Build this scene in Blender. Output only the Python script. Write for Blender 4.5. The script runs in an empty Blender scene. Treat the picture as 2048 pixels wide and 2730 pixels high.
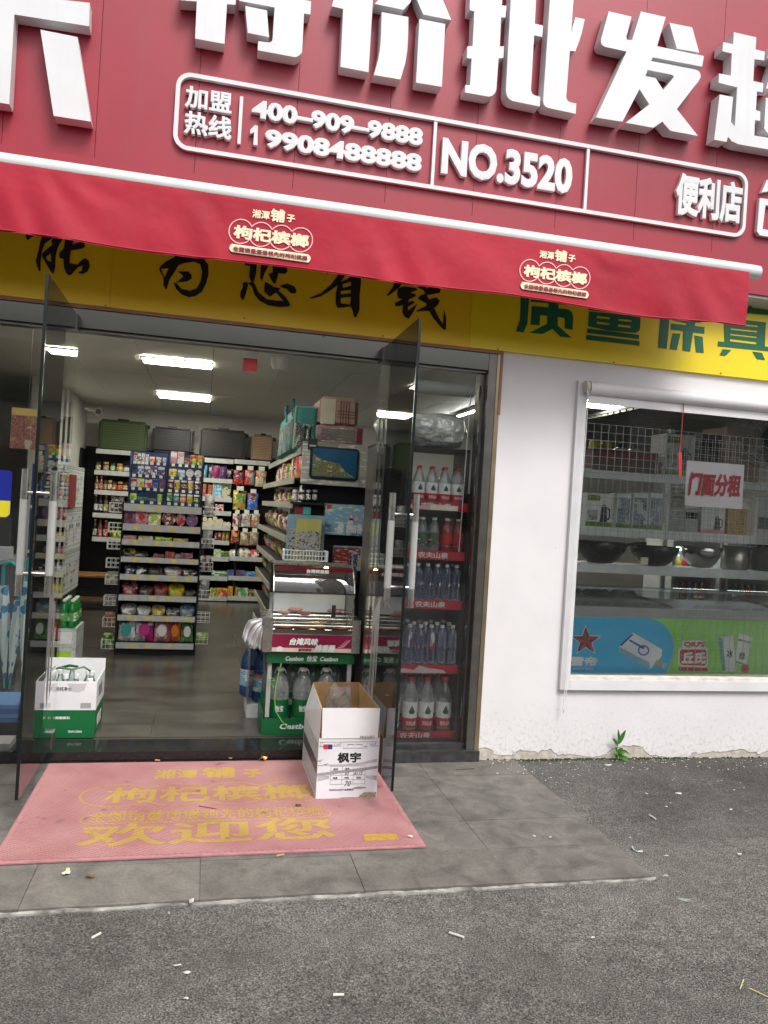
import bpy, bmesh, math, random
from mathutils import Vector, Matrix
random.seed(7)
R = math.radians
sc = bpy.context.scene
COL = sc.collection

# ------------------------------------------------------------------ camera
F, YAW, PITCH, ROLL = 2072.0, .2271, -.00205, .05998      # focal length in photo pixels (2048 x 2730)
CAM = Vector((0, -4.272, 1.42))
fwd = Vector((math.sin(YAW)*math.cos(PITCH), math.cos(YAW)*math.cos(PITCH), math.sin(PITCH)))
rgt = Vector((math.cos(YAW), -math.sin(YAW), 0))
upv = rgt.cross(fwd)
cr, sr = math.cos(ROLL), math.sin(ROLL)
r2 = rgt*cr + upv*sr
u2 = upv*cr - rgt*sr
cd = bpy.data.cameras.new('camera'); cd.sensor_fit = 'VERTICAL'; cd.sensor_height = 36
cd.lens = 36*F/2730; cd.clip_start = .05; cd.clip_end = 500
co = bpy.data.objects.new('camera', cd); COL.objects.link(co)
co.matrix_world = Matrix(((r2.x, u2.x, -fwd.x, CAM.x), (r2.y, u2.y, -fwd.y, CAM.y), (r2.z, u2.z, -fwd.z, CAM.z), (0, 0, 0, 1)))
sc.camera = co

# ------------------------------------------------------------------ sky, sun, exposure
SUN_EL, SUN_AZ = R(52), R(20)         # high, from the front right of the shop
w = bpy.data.worlds.new('World'); sc.world = w; w.use_nodes = True
nt = w.node_tree; bg = nt.nodes['Background']
sky = nt.nodes.new('ShaderNodeTexSky'); sky.sky_type = 'NISHITA'; sky.sun_disc = False
sky.sun_elevation = SUN_EL; sky.sun_rotation = math.pi - SUN_AZ
sky.air_density = 1.0; sky.dust_density = 4.0; sky.ozone_density = 1.0
hs = nt.nodes.new('ShaderNodeHueSaturation'); hs.inputs['Saturation'].default_value = .10
nt.links.new(sky.outputs[0], hs.inputs['Color']); nt.links.new(hs.outputs[0], bg.inputs[0])
bg.inputs[1].default_value = .13
sl = bpy.data.lights.new('sun', 'SUN'); sl.energy = 1.4; sl.angle = R(20); sl.color = (1, .955, .90)
so = bpy.data.objects.new('sun', sl); COL.objects.link(so)
sd = Vector((math.sin(SUN_AZ)*math.cos(SUN_EL), -math.cos(SUN_AZ)*math.cos(SUN_EL), math.sin(SUN_EL)))
so.rotation_euler = sd.to_track_quat('Z', 'Y').to_euler()
vs = sc.view_settings; vs.view_transform = 'Standard'; vs.look = 'None'; vs.gamma = 1; vs.use_curve_mapping = False
vs.exposure = 0.72
sc.cycles.use_denoising = True
sc.cycles.max_bounces = 10; sc.cycles.transparent_max_bounces = 24; sc.cycles.glossy_bounces = 4
sc.cycles.sample_clamp_indirect = 6
LIGHT_STRENGTH = 36.0

# ------------------------------------------------------------------ helpers: pixels measured in the photo -> points on known planes
def ray(px, py):
    a, b = px-1024, py-1365
    u, v = cr*a+sr*b, -sr*a+cr*b
    return fwd + rgt*(u/F) - upv*(v/F)
def at(px, py, Y=None, X=None, Z=None):
    d = ray(px, py)
    if Y is not None: t = (Y-CAM.y)/d.y
    elif X is not None: t = (X-CAM.x)/d.x
    else: t = (Z-CAM.z)/d.z
    return CAM + d*t
CROPS = dict(A5=(0, 1000, 3.1904), A6=(200, 1050, 3.1904), A7=(500, 1040, 3.1904), A8=(980, 1000, 3.95), B1=(0, 1480, 3.1904),
             B2=(260, 1480, 3.6065), B3=(620, 1480, 3.6065), B4=(980, 1480, 3.6857), W5=(1480, 1000, 2.9208), W6=(1480, 1480, 2.9208),
             R7=(1340, 740, 2.3432), R5=(0, 590, 2.765), R6=(600, 640, 2.592), L=(580, 540, 5.925), M=(0, 2000, 1.406), P=(780, 1780, 5.184),
             S=(640, 1380, 4.608), T=(640, 1040, 3.95), Q1=(460, 0, 4.1475), Q2=(840, 0, 4.1475), Q3=(1200, 0, 4.1475), Q4=(1540, 0, 3.2657),
             K1=(0, 0, 1.62), K2=(1024, 0, 1.62), G=(1000, 1900, 1.583), J=(0, 2250, 1.3825), V=(1200, 2250, 1.9564), D4=(0, 1440, 5.53),
             X=(0, 0, 1.0))
def px(c, x, y):
    o = CROPS[c]; return (o[0]+x/o[2], o[1]+y/o[2])
def span(c, x0, y0, x1, y1, Y):
    """upright rectangle seen in a crop, standing in the plane Y: centre x, base z, width, height"""
    a = px(c, (x0+x1)/2, y1); p = at(*a, Y=Y)
    s = (p-CAM).dot(fwd)/F
    k = s/CROPS[c][2]
    return p.x, p.z, abs(x1-x0)*k*1.02, abs(y1-y0)*k

# ------------------------------------------------------------------ materials
MATS = {}
def nodes_of(m):
    return m.node_tree.nodes, m.node_tree.links, m.node_tree.nodes['Principled BSDF']
def M(name, col, rough=.5, metal=0., var=.12, vs=6., bump=0., bs=120., spec=.5, coat=0., sheen=0., alpha=1., bd=.004, streak=0.):
    if name in MATS: return MATS[name]
    m = bpy.data.materials.new(name); m.use_nodes = True; MATS[name] = m
    N, Lk, B = nodes_of(m)
    B.inputs['Roughness'].default_value = rough; B.inputs['Metallic'].default_value = metal
    B.inputs['Specular IOR Level'].default_value = spec; B.inputs['Coat Weight'].default_value = coat
    B.inputs['Sheen Weight'].default_value = sheen
    g = N.new('ShaderNodeNewGeometry')
    if var > 0:
        nz = N.new('ShaderNodeTexNoise'); nz.inputs['Scale'].default_value = vs; nz.inputs['Detail'].default_value = 5
        Lk.new(g.outputs['Position'], nz.inputs['Vector'])
        mp = N.new('ShaderNodeMapRange'); mp.inputs[1].default_value = .3; mp.inputs[2].default_value = .7
        mp.inputs[3].default_value = 1-var; mp.inputs[4].default_value = 1+var
        Lk.new(nz.outputs['Fac'], mp.inputs[0])
        mx = N.new('ShaderNodeMix'); mx.data_type = 'RGBA'; mx.blend_type = 'MULTIPLY'; mx.inputs[0].default_value = 1
        mx.inputs[6].default_value = (*col, 1); Lk.new(mp.outputs[0], mx.inputs[7]); Lk.new(mx.outputs[2], B.inputs['Base Color'])
        if streak > 0:                              # rain streaks and dust running down
            ms = N.new('ShaderNodeMapping'); ms.inputs[3].default_value = (16, 16, .7); Lk.new(g.outputs['Position'], ms.inputs[0])
            ns = N.new('ShaderNodeTexNoise'); ns.inputs['Scale'].default_value = 1; ns.inputs['Detail'].default_value = 6; ns.inputs['Roughness'].default_value = .65; Lk.new(ms.outputs[0], ns.inputs['Vector'])
            rs_ = N.new('ShaderNodeMapRange'); rs_.inputs[1].default_value = .52; rs_.inputs[2].default_value = .78; rs_.inputs[4].default_value = streak; Lk.new(ns.outputs['Fac'], rs_.inputs[0])
            mk_ = N.new('ShaderNodeMix'); mk_.data_type = 'RGBA'; Lk.new(rs_.outputs[0], mk_.inputs[0]); Lk.new(mx.outputs[2], mk_.inputs[6]); mk_.inputs[7].default_value = (col[0]*.55+.05, col[1]*.55+.045, col[2]*.55+.045, 1); Lk.new(mk_.outputs[2], B.inputs['Base Color'])
        mr = N.new('ShaderNodeMapRange'); mr.inputs[3].default_value = max(.02, rough-.08); mr.inputs[4].default_value = min(1, rough+.08)
        Lk.new(nz.outputs['Fac'], mr.inputs[0]); Lk.new(mr.outputs[0], B.inputs['Roughness'])
    else:
        B.inputs['Base Color'].default_value = (*col, 1)
    if bump > 0:
        nb = N.new('ShaderNodeTexNoise'); nb.inputs['Scale'].default_value = bs; nb.inputs['Detail'].default_value = 3
        Lk.new(g.outputs['Position'], nb.inputs['Vector'])
        bp = N.new('ShaderNodeBump'); bp.inputs['Strength'].default_value = bump; bp.inputs['Distance'].default_value = bd
        Lk.new(nb.outputs['Fac'], bp.inputs['Height']); Lk.new(bp.outputs[0], B.inputs['Normal'])
    return m
def emit(name, col, s):
    if name in MATS: return MATS[name]
    m = bpy.data.materials.new(name); m.use_nodes = True; MATS[name] = m
    N, Lk, B = nodes_of(m)
    B.inputs['Emission Color'].default_value = (*col, 1); B.inputs['Emission Strength'].default_value = s
    B.inputs['Base Color'].default_value = (*col, 1)
    return m
def clear(name, tint, gloss=1., haze=0., hazecol=(.8, .85, .85), rough=.02, ior=1.5):
    """thin clear sheet: tinted transparency, Fresnel reflection, a little dust"""
    if name in MATS: return MATS[name]
    m = bpy.data.materials.new(name); m.use_nodes = True; MATS[name] = m
    N, Lk, B = nodes_of(m); out = N['Material Output']; N.remove(B)
    t = N.new('ShaderNodeBsdfTransparent'); t.inputs[0].default_value = (*tint, 1)
    gl = N.new('ShaderNodeBsdfGlossy'); gl.inputs['Roughness'].default_value = rough
    gl.inputs[0].default_value = (gloss, gloss, gloss, 1)
    fr = N.new('ShaderNodeFresnel'); fr.inputs[0].default_value = ior
    mx = N.new('ShaderNodeMixShader'); Lk.new(fr.outputs[0], mx.inputs[0]); Lk.new(t.outputs[0], mx.inputs[1]); Lk.new(gl.outputs[0], mx.inputs[2])
    last = mx
    if haze > 0:
        df = N.new('ShaderNodeBsdfDiffuse'); df.inputs[0].default_value = (*hazecol, 1)
        g = N.new('ShaderNodeNewGeometry'); nz = N.new('ShaderNodeTexNoise'); nz.inputs['Scale'].default_value = 4; nz.inputs['Detail'].default_value = 6
        Lk.new(g.outputs['Position'], nz.inputs['Vector'])
        mp = N.new('ShaderNodeMapRange'); mp.inputs[1].default_value = .3; mp.inputs[2].default_value = .75; mp.inputs[3].default_value = haze*.4; mp.inputs[4].default_value = haze*1.5
        Lk.new(nz.outputs['Fac'], mp.inputs[0])
        m2 = N.new('ShaderNodeMixShader'); Lk.new(mp.outputs[0], m2.inputs[0]); Lk.new(mx.outputs[0], m2.inputs[1]); Lk.new(df.outputs[0], m2.inputs[2]); last = m2
    Lk.new(last.outputs[0], out.inputs[0])
    return m
def printed(c1, c2, c3=(.8, .8, .75), scale=4., seed=0., rough=.35):
    """packaging print: two or three inks in patches over the object's own coordinates"""
    name = 'print_%s_%s_%s_%g_%g' % (c1, c2, c3, scale, seed)
    if name in MATS: return MATS[name]
    m = bpy.data.materials.new('package_print'); m.use_nodes = True; MATS[name] = m
    N, Lk, B = nodes_of(m); B.inputs['Roughness'].default_value = rough
    tc = N.new('ShaderNodeTexCoord'); mp = N.new('ShaderNodeMapping'); mp.inputs[1].default_value = (seed*1.7, 0, seed*2.3); mp.inputs[3].default_value = (1, .02, 1.2)
    Lk.new(tc.outputs['Generated'], mp.inputs[0])
    v = N.new('ShaderNodeTexVoronoi'); v.distance = 'CHEBYCHEV'; v.inputs['Scale'].default_value = scale*.75; v.inputs['Randomness'].default_value = .85
    Lk.new(mp.outputs[0], v.inputs['Vector'])
    sp = N.new('ShaderNodeSeparateColor'); Lk.new(v.outputs['Color'], sp.inputs[0])
    cr_ = N.new('ShaderNodeValToRGB'); e = cr_.color_ramp; e.interpolation = 'CONSTANT'
    e.elements[0].position = 0; e.elements[0].color = (*c1, 1); e.elements[1].position = .58; e.elements[1].color = (*c2, 1)
    x = e.elements.new(.80); x.color = (*c3, 1); x = e.elements.new(.90); x.color = tuple(k*.6 for k in c1)+(1,)
    Lk.new(sp.outputs[0], cr_.inputs[0])
    # small type: broken horizontal lines
    m2 = N.new('ShaderNodeMapping'); m2.inputs[1].default_value = (seed, 0, seed*.7); m2.inputs[3].default_value = (9*scale/4, .02, 26*scale/4); Lk.new(tc.outputs['Generated'], m2.inputs[0])
    nz = N.new('ShaderNodeTexNoise'); nz.inputs['Scale'].default_value = 1.; nz.inputs['Detail'].default_value = 3; Lk.new(m2.outputs[0], nz.inputs['Vector'])
    th = N.new('ShaderNodeMapRange'); th.inputs[1].default_value = .57; th.inputs[2].default_value = .60; th.inputs[4].default_value = .75; Lk.new(nz.outputs['Fac'], th.inputs[0])
    lum = sum(c1)/3
    mx = N.new('ShaderNodeMix'); mx.data_type = 'RGBA'; Lk.new(th.outputs[0], mx.inputs[0]); Lk.new(cr_.outputs[0], mx.inputs[6]); mx.inputs[7].default_value = (.03, .03, .035, 1) if lum > .3 else (.62, .60, .54, 1)
    Lk.new(mx.outputs[2], B.inputs['Base Color'])
    return m

m_red = M('red_sign_panel', (.285, .012, .030), .42, 0, .10, 1.3, .05, 40, streak=.30)
m_white = M('white_letter_paint', (.63, .635, .65), .45, 0, .05, 3, streak=.16)
m_side = m_white
m_tube = M('white_enamel_tube', (.58, .61, .60), .3, 0, .05, 5)
m_steel = M('brushed_steel', (.50, .49, .46), .28, 1, .10, 18)
m_steel_dk = M('dark_steel', (.16, .15, .14), .33, .8, .12, 14)
m_copper = M('copper_trim', (.28, .13, .09), .5, .3, .15, 9)
m_black = M('black_plastic', (.012, .012, .013), .4, 0, .1, 20)
m_blackrack = M('black_rack_paint', (.010, .010, .011), .5, 0, .1, 12, spec=.25)
m_ink = M('black_ink', (.008, .008, .008), .5, 0, 0)
m_green_ink = M('green_ink', (.0, .12, .05), .45, 0, .05, 8)
m_rail = M('shelf_price_rail', (.55, .56, .55), .35, .2, .12, 20)
m_whitewire = M('white_wire', (.72, .73, .72), .4, 0, .05, 30)
m_glass = clear('door_glass', (.975, .988, .98), 1., .006, ior=1.5)
m_glass2 = clear('window_glass', (.985, .993, .99), .8, .0015)
m_edge = M('glass_edge', (.004, .008, .007), .25, 0, 0)
m_pet = clear('clear_plastic', (.93, .95, .95), 1., .20, (.84, .88, .87), .05)
m_petblue = clear('blue_plastic', (.88, .90, .97), 1., .11, (.55, .61, .84), .05)
m_petdeep = clear('deep_blue_plastic', (.50, .66, .93), 1., .16, (.10, .28, .75), .08)
m_petgreen = clear('green_tinted_plastic', (.82, .92, .88), 1., .2, (.5, .65, .58), .08)
m_film = clear('wrapping_film', (.88, .9, .88), 1., .16, (.8, .8, .78), .12)
m_card = M('kraft_cardboard', (.40, .24, .11), .8, 0, .12, 20, .2, 60)
m_cardwhite = M('white_card', (.72, .72, .74), .55, 0, .06, 9)
m_paper = M('white_paper', (.78, .74, .76), .7, 0, .04, 9)
m_redplastic = M('red_shelf_strip', (.55, .015, .04), .35, 0, .1, 9)
m_yel = M('yellow_tag', (.75, .62, .12), .5, 0, .08, 30)
m_tag = M('price_tag', (.75, .75, .62), .5, 0, .08, 30)
m_wood = M('varnished_wood', (.22, .11, .03), .4, 0, .2, 15)

# ------------------------------------------------------------------ objects
def prop(o, label=None, cat=None, group=None, kind=None):
    if label: o['label'] = label
    if cat: o['category'] = cat
    if group: o['group'] = group
    if kind: o['kind'] = kind
    return o
def empty(name, loc, label, cat, group=None):
    o = bpy.data.objects.new(name, None); o.empty_display_size = .05; o.location = loc; COL.objects.link(o)
    return prop(o, label, cat, group)
class MB:
    def __init__(s): s.v = []; s.f = []; s.m = []
    def add(s, vs, fs, mi=0):
        n = len(s.v); s.v += [tuple(v) for v in vs]
        for f in fs: s.f.append(tuple(i+n for i in f)); s.m.append(mi)
        return s
    def box(s, x0, x1, y0, y1, z0, z1, mi=0):
        return s.add([(x0, y0, z0), (x1, y0, z0), (x1, y1, z0), (x0, y1, z0), (x0, y0, z1), (x1, y0, z1), (x1, y1, z1), (x0, y1, z1)],
                     [(0, 3, 2, 1), (4, 5, 6, 7), (0, 1, 5, 4), (1, 2, 6, 5), (2, 3, 7, 6), (3, 0, 4, 7)], mi)
    def quad(s, a, b, c, d, mi=0): return s.add([a, b, c, d], [(0, 1, 2, 3)], mi)
    def tube(s, pts, r, n=8, mi=0, cap=True):
        pts = [Vector(p) for p in pts]; rings = []
        rr = r if isinstance(r, (list, tuple)) else [r]*len(pts)
        for i, p in enumerate(pts):
            t = (pts[min(i+1, len(pts)-1)]-pts[max(i-1, 0)]).normalized()
            a = t.cross(Vector((0, 0, 1)));  a = a if a.length > .05 else t.cross(Vector((0, 1, 0)))
            a.normalize(); b = a.cross(t)
            rings.append([p+(a*math.cos(2*math.pi*k/n)+b*math.sin(2*math.pi*k/n))*rr[i] for k in range(n)])
        vs = [q for g in rings for q in g]; fs = []
        for i in range(len(pts)-1):
            for k in range(n):
                fs.append((i*n+k, (i+1)*n+k, (i+1)*n+(k+1) % n, i*n+(k+1) % n))
        if cap: fs += [tuple(range(n)), tuple(reversed(range((len(pts)-1)*n, len(pts)*n)))]
        return s.add(vs, fs, mi)
    def lathe(s, prof, n=14, mi=0, c=(0, 0), cap=True):
        vs = []; fs = []
        for r, z in prof:
            vs += [(c[0]+r*math.cos(2*math.pi*k/n), c[1]+r*math.sin(2*math.pi*k/n), z) for k in range(n)]
        for i in range(len(prof)-1):
            for k in range(n):
                fs.append((i*n+k, i*n+(k+1) % n, (i+1)*n+(k+1) % n, (i+1)*n+k))
        if cap: fs += [tuple(reversed(range(n))), tuple(range((len(prof)-1)*n, len(prof)*n))]
        return s.add(vs, fs, mi)
    def mesh(s, name, mats, smooth=False):
        me = bpy.data.meshes.new(name); me.from_pydata(s.v, [], s.f)
        for m in (mats if isinstance(mats, (list, tuple)) else [mats]): me.materials.append(m)
        if any(s.m): me.polygons.foreach_set('material_index', s.m)
        if smooth: me.polygons.foreach_set('use_smooth', [True]*len(me.polygons)); me.set_sharp_from_angle(angle=R(40))
        me.update(); return me
    def build(s, name, mats, parent=None, smooth=False, **kw):
        return link(name, s.mesh(name, mats, smooth), parent, **kw)
def link(name, me, parent=None, loc=None, scale=None, rot=None, label=None, cat=None, group=None, kind=None):
    o = bpy.data.objects.new(name, me); COL.objects.link(o)
    if parent is not None:
        o.parent = parent
        if parent.type == 'EMPTY' and loc is None and parent.get('_world'): pass
    if loc is not None: o.location = loc
    if scale is not None: o.scale = scale
    if rot is not None: o.rotation_euler = rot
    return prop(o, label, cat, group, kind)
def wpart(mb, name, mats, root, smooth=False, label=None):
    """a part whose geometry is given in world coordinates, under a root that is only translated"""
    l = root.location
    mb.v = [(a-l.x, b-l.y, c-l.z) for a, b, c in mb.v]
    return mb.build(name, mats, root, smooth, label=label)
def copy_tree(o, parent=None):
    c = o.copy(); COL.objects.link(c); c.parent = parent
    for ch in o.children: copy_tree(ch, c)
    return c

# flat shapes and lettering through curves
def curve_mesh(cu):
    o = bpy.data.objects.new('tmp', cu); COL.objects.link(o)
    dg = bpy.context.evaluated_depsgraph_get(); dg.update()
    me = bpy.data.meshes.new_from_object(o.evaluated_get(dg)); bpy.data.objects.remove(o)
    vs = [tuple(v.co) for v in me.vertices]; fs = [tuple(p.vertices) for p in me.polygons]; bpy.data.meshes.remove(me)
    return vs, fs
def poly_shape(polys, depth):
    """2-D outlines (even-odd holes) -> solid, x right, y up, z 0..depth towards the viewer"""
    cu = bpy.data.curves.new('tmp', 'CURVE'); cu.dimensions = '2D'; cu.fill_mode = 'BOTH'; cu.extrude = .5
    for p in polys:
        sp = cu.splines.new('POLY'); sp.points.add(len(p)-1); sp.use_cyclic_u = True
        for i, q in enumerate(p): sp.points[i].co = (q[0], q[1], 0, 1)
    vs, fs = curve_mesh(cu); bpy.data.curves.remove(cu)
    return [(a, b, (c+.5)*depth) for a, b, c in vs], fs
TXT = {}
def text_shape(body, bold=.02, depth=.02, shear=0.):
    """lettering scaled to the unit square, z 0..depth; bold widens the strokes"""
    k = (body, bold, shear)
    if k not in TXT:
        cu = bpy.data.curves.new('tmp', 'FONT'); cu.body = body; cu.size = 1; cu.resolution_u = 3; cu.shear = shear
        cu.extrude = 1.; cu.bevel_depth = bold; cu.bevel_resolution = 0
        vs, fs = curve_mesh(cu); bpy.data.curves.remove(cu)
        x0 = min(v[0] for v in vs); x1 = max(v[0] for v in vs); y0 = min(v[1] for v in vs); y1 = max(v[1] for v in vs)
        e = 1.+bold*.5
        TXT[k] = ([((a-x0)/(x1-x0), (b-y0)/(y1-y0), (1. if c > e else .97 if c > 0 else 0 if c > -e else -.01)) for a, b, c in vs], fs)
    vs, fs = TXT[k]
    return [(a, b, c*depth) for a, b, c in vs], fs
def text_on(mb, body, bl, br, tl, Y=None, Z=None, bold=.02, depth=.004, shear=0., mi=0, fn=None, up=None):
    """lettering fitted between three measured photo points on the plane Y (or the ground plane Z)"""
    vs, fs = text_shape(body, bold, depth, shear)
    a, b, c = (at(*p, Y=Y, Z=Z) for p in (bl, br, tl))
    out = []
    if Y is not None:
        wd = b.x-a.x; z0 = (a.z+b.z)/2; h = c.z-a.z
        for x, y, z in vs:
            X, Zz = a.x+x*wd, z0+y*h
            out.append((X, (fn(X, Zz) if fn else Y)-z, Zz))
    else:
        wd = b.x-a.x; y0 = (a.y+b.y)/2; h = c.y-a.y
        for x, y, z in vs: out.append((a.x+x*wd, y0+y*h, Z+z))
    mb.add(out, fs, mi)
def text_rect(mb, body, x0, x1, z0, z1, Y, bold=.02, depth=.003, mi=0, axis='Y', shear=0.):
    vs, fs = text_shape(body, bold, depth, shear)
    if axis == 'Y': mb.add([(x0+a*(x1-x0), Y-c, z0+b*(z1-z0)) for a, b, c in vs], fs, mi)
    elif axis == 'X': mb.add([(Y+c, x0+a*(x1-x0), z0+b*(z1-z0)) for a, b, c in vs], fs, mi)     # on a face looking +X, x0..x1 along y
    else: mb.add([(x0+a*(x1-x0), z0+b*(z1-z0), Y+c) for a, b, c in vs], fs, mi)
def shape_on(mb, crop, polys, Y, depth, mi=0, fn=None):
    pp = []
    for p in polys:
        pp.append([(lambda q: (q.x, q.z))(at(*px(crop, *c), Y=Y)) for c in p])
    vs, fs = poly_shape(pp, depth)
    mb.add([(a, (fn(a, b) if fn else Y)-c, b) for a, b, c in vs], fs, mi)
ORD = ['first', 'second', 'third', 'fourth', 'fifth', 'sixth', 'seventh', 'eighth', 'ninth', 'tenth', 'eleventh', 'twelfth', 'thirteenth', 'fourteenth', 'fifteenth', 'sixteenth', 'seventeenth', 'eighteenth', 'nineteenth', 'twentieth']
FZ = .055      # shop floor
CZ = 2.611     # shop ceiling

# ================================================================== THE SETTING
# --- asphalt
def ground_mat():
    m = bpy.data.materials.new('asphalt'); m.use_nodes = True; N, Lk, B = nodes_of(m)
    g = N.new('ShaderNodeNewGeometry')
    def noise(sc_, det=4, rough=.5):
        n = N.new('ShaderNodeTexNoise'); n.inputs['Scale'].default_value = sc_; n.inputs['Detail'].default_value = det; n.inputs['Roughness'].default_value = rough
        Lk.new(g.outputs['Position'], n.inputs['Vector']); return n
    fine = noise(170, 3, .75); mid = noise(14, 6, .7); big = noise(.75, 6, .6)
    vo = N.new('ShaderNodeTexVoronoi'); vo.inputs['Scale'].default_value = 150; Lk.new(g.outputs['Position'], vo.inputs['Vector'])
    r1 = N.new('ShaderNodeValToRGB'); e = r1.color_ramp
    e.elements[0].position = .38; e.elements[0].color = (.020, .019, .0175, 1); e.elements[1].position = .68; e.elements[1].color = (.29, .275, .25, 1)
    Lk.new(fine.outputs['Fac'], r1.inputs[0])
    r2_ = N.new('ShaderNodeMapRange'); r2_.inputs[1].default_value = .36; r2_.inputs[2].default_value = .64; r2_.inputs[3].default_value = .68; r2_.inputs[4].default_value = 1.3
    Lk.new(big.outputs['Fac'], r2_.inputs[0])
    r3_ = N.new('ShaderNodeMapRange'); r3_.inputs[1].default_value = .3; r3_.inputs[2].default_value = .7; r3_.inputs[3].default_value = .7; r3_.inputs[4].default_value = 1.3
    Lk.new(mid.outputs['Fac'], r3_.inputs[0])
    mm0 = N.new('ShaderNodeMath'); mm0.operation = 'MULTIPLY'; Lk.new(r2_.outputs[0], mm0.inputs[0]); Lk.new(r3_.outputs[0], mm0.inputs[1])
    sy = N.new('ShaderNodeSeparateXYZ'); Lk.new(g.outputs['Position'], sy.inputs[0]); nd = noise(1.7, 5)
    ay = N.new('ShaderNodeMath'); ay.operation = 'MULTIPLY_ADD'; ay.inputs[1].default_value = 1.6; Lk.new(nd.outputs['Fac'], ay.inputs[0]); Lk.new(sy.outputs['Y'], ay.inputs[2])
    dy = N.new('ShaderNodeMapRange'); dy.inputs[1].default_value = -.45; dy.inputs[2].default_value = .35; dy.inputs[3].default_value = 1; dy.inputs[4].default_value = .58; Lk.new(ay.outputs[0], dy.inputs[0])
    sc2 = N.new('ShaderNodeSeparateColor'); Lk.new(vo.outputs['Color'], sc2.inputs[0])
    st_ = N.new('ShaderNodeMapRange'); st_.inputs[3].default_value = .76; st_.inputs[4].default_value = 1.25; Lk.new(sc2.outputs[0], st_.inputs[0])
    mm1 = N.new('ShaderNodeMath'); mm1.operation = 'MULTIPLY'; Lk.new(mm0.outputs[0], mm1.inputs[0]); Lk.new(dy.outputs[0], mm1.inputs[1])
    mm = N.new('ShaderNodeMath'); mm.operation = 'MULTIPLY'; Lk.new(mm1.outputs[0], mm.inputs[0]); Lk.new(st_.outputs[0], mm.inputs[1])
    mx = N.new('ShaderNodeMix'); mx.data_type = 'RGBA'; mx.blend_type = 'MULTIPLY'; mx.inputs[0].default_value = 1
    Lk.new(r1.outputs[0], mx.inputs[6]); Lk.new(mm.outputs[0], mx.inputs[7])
    # pale chippings
    sp = N.new('ShaderNodeTexNoise'); sp.inputs['Scale'].default_value = 75; sp.inputs['Detail'].default_value = 2; Lk.new(g.outputs['Position'], sp.inputs['Vector'])
    rs = N.new('ShaderNodeMapRange'); rs.inputs[1].default_value = .735; rs.inputs[2].default_value = .76; Lk.new(sp.outputs['Fac'], rs.inputs[0])
    mx2 = N.new('ShaderNodeMix'); mx2.data_type = 'RGBA'; Lk.new(rs.outputs[0], mx2.inputs[0]); Lk.new(mx.outputs[2], mx2.inputs[6]); mx2.inputs[7].default_value = (.34, .33, .31, 1)
    Lk.new(mx2.outputs[2], B.inputs['Base Color']); B.inputs['Roughness'].default_value = .85
    ad = N.new('ShaderNodeMath'); ad.operation = 'ADD'; Lk.new(fine.outputs['Fac'], ad.inputs[0]); Lk.new(vo.outputs['Distance'], ad.inputs[1])
    bp = N.new('ShaderNodeBump'); bp.inputs['Strength'].default_value = .9; bp.inputs['Distance'].default_value = .006
    Lk.new(ad.outputs[0], bp.inputs['Height']); Lk.new(bp.outputs[0], B.inputs['Normal'])
    return m
m_asph = ground_mat()
def gz(x, y):
    """asphalt height: meets the slab at the wall, sinks towards the road"""
    if y < -1.46: base = -.015 - .004*min(30, -1.46-y)
    else: base = -.015*max(0, min(1, -y/1.46))**1.0 - .006
    return base + .004*math.sin(x*2.1+y*1.3)*math.cos(y*2.7-x)
b = MB()
xs = sorted([-60, -20, -6, -3, -2, -1.4] + [-1+.2*i for i in range(32)] + [1.862, 1.872, 6, 8, 14, 30, 60])
ys = sorted([-70, -30, -12, -7, -5, -4] + [-3.6+.2*i for i in range(18)] + [-1.475, -1.462, .02])
for j, y in enumerate(ys):
    for i, x in enumerate(xs):
        z = gz(x, y)
        if -1.95 < x < 1.866 and y > -1.465: z = -.08
        b.v.append((x, y, z))
n = len(xs)
for j in range(len(ys)-1):
    for i in range(n-1): b.f.append((j*n+i, j*n+i+1, (j+1)*n+i+1, (j+1)*n+i)); b.m.append(0)
b.build('asphalt_ground', m_asph, smooth=True, kind='structure')

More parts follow.
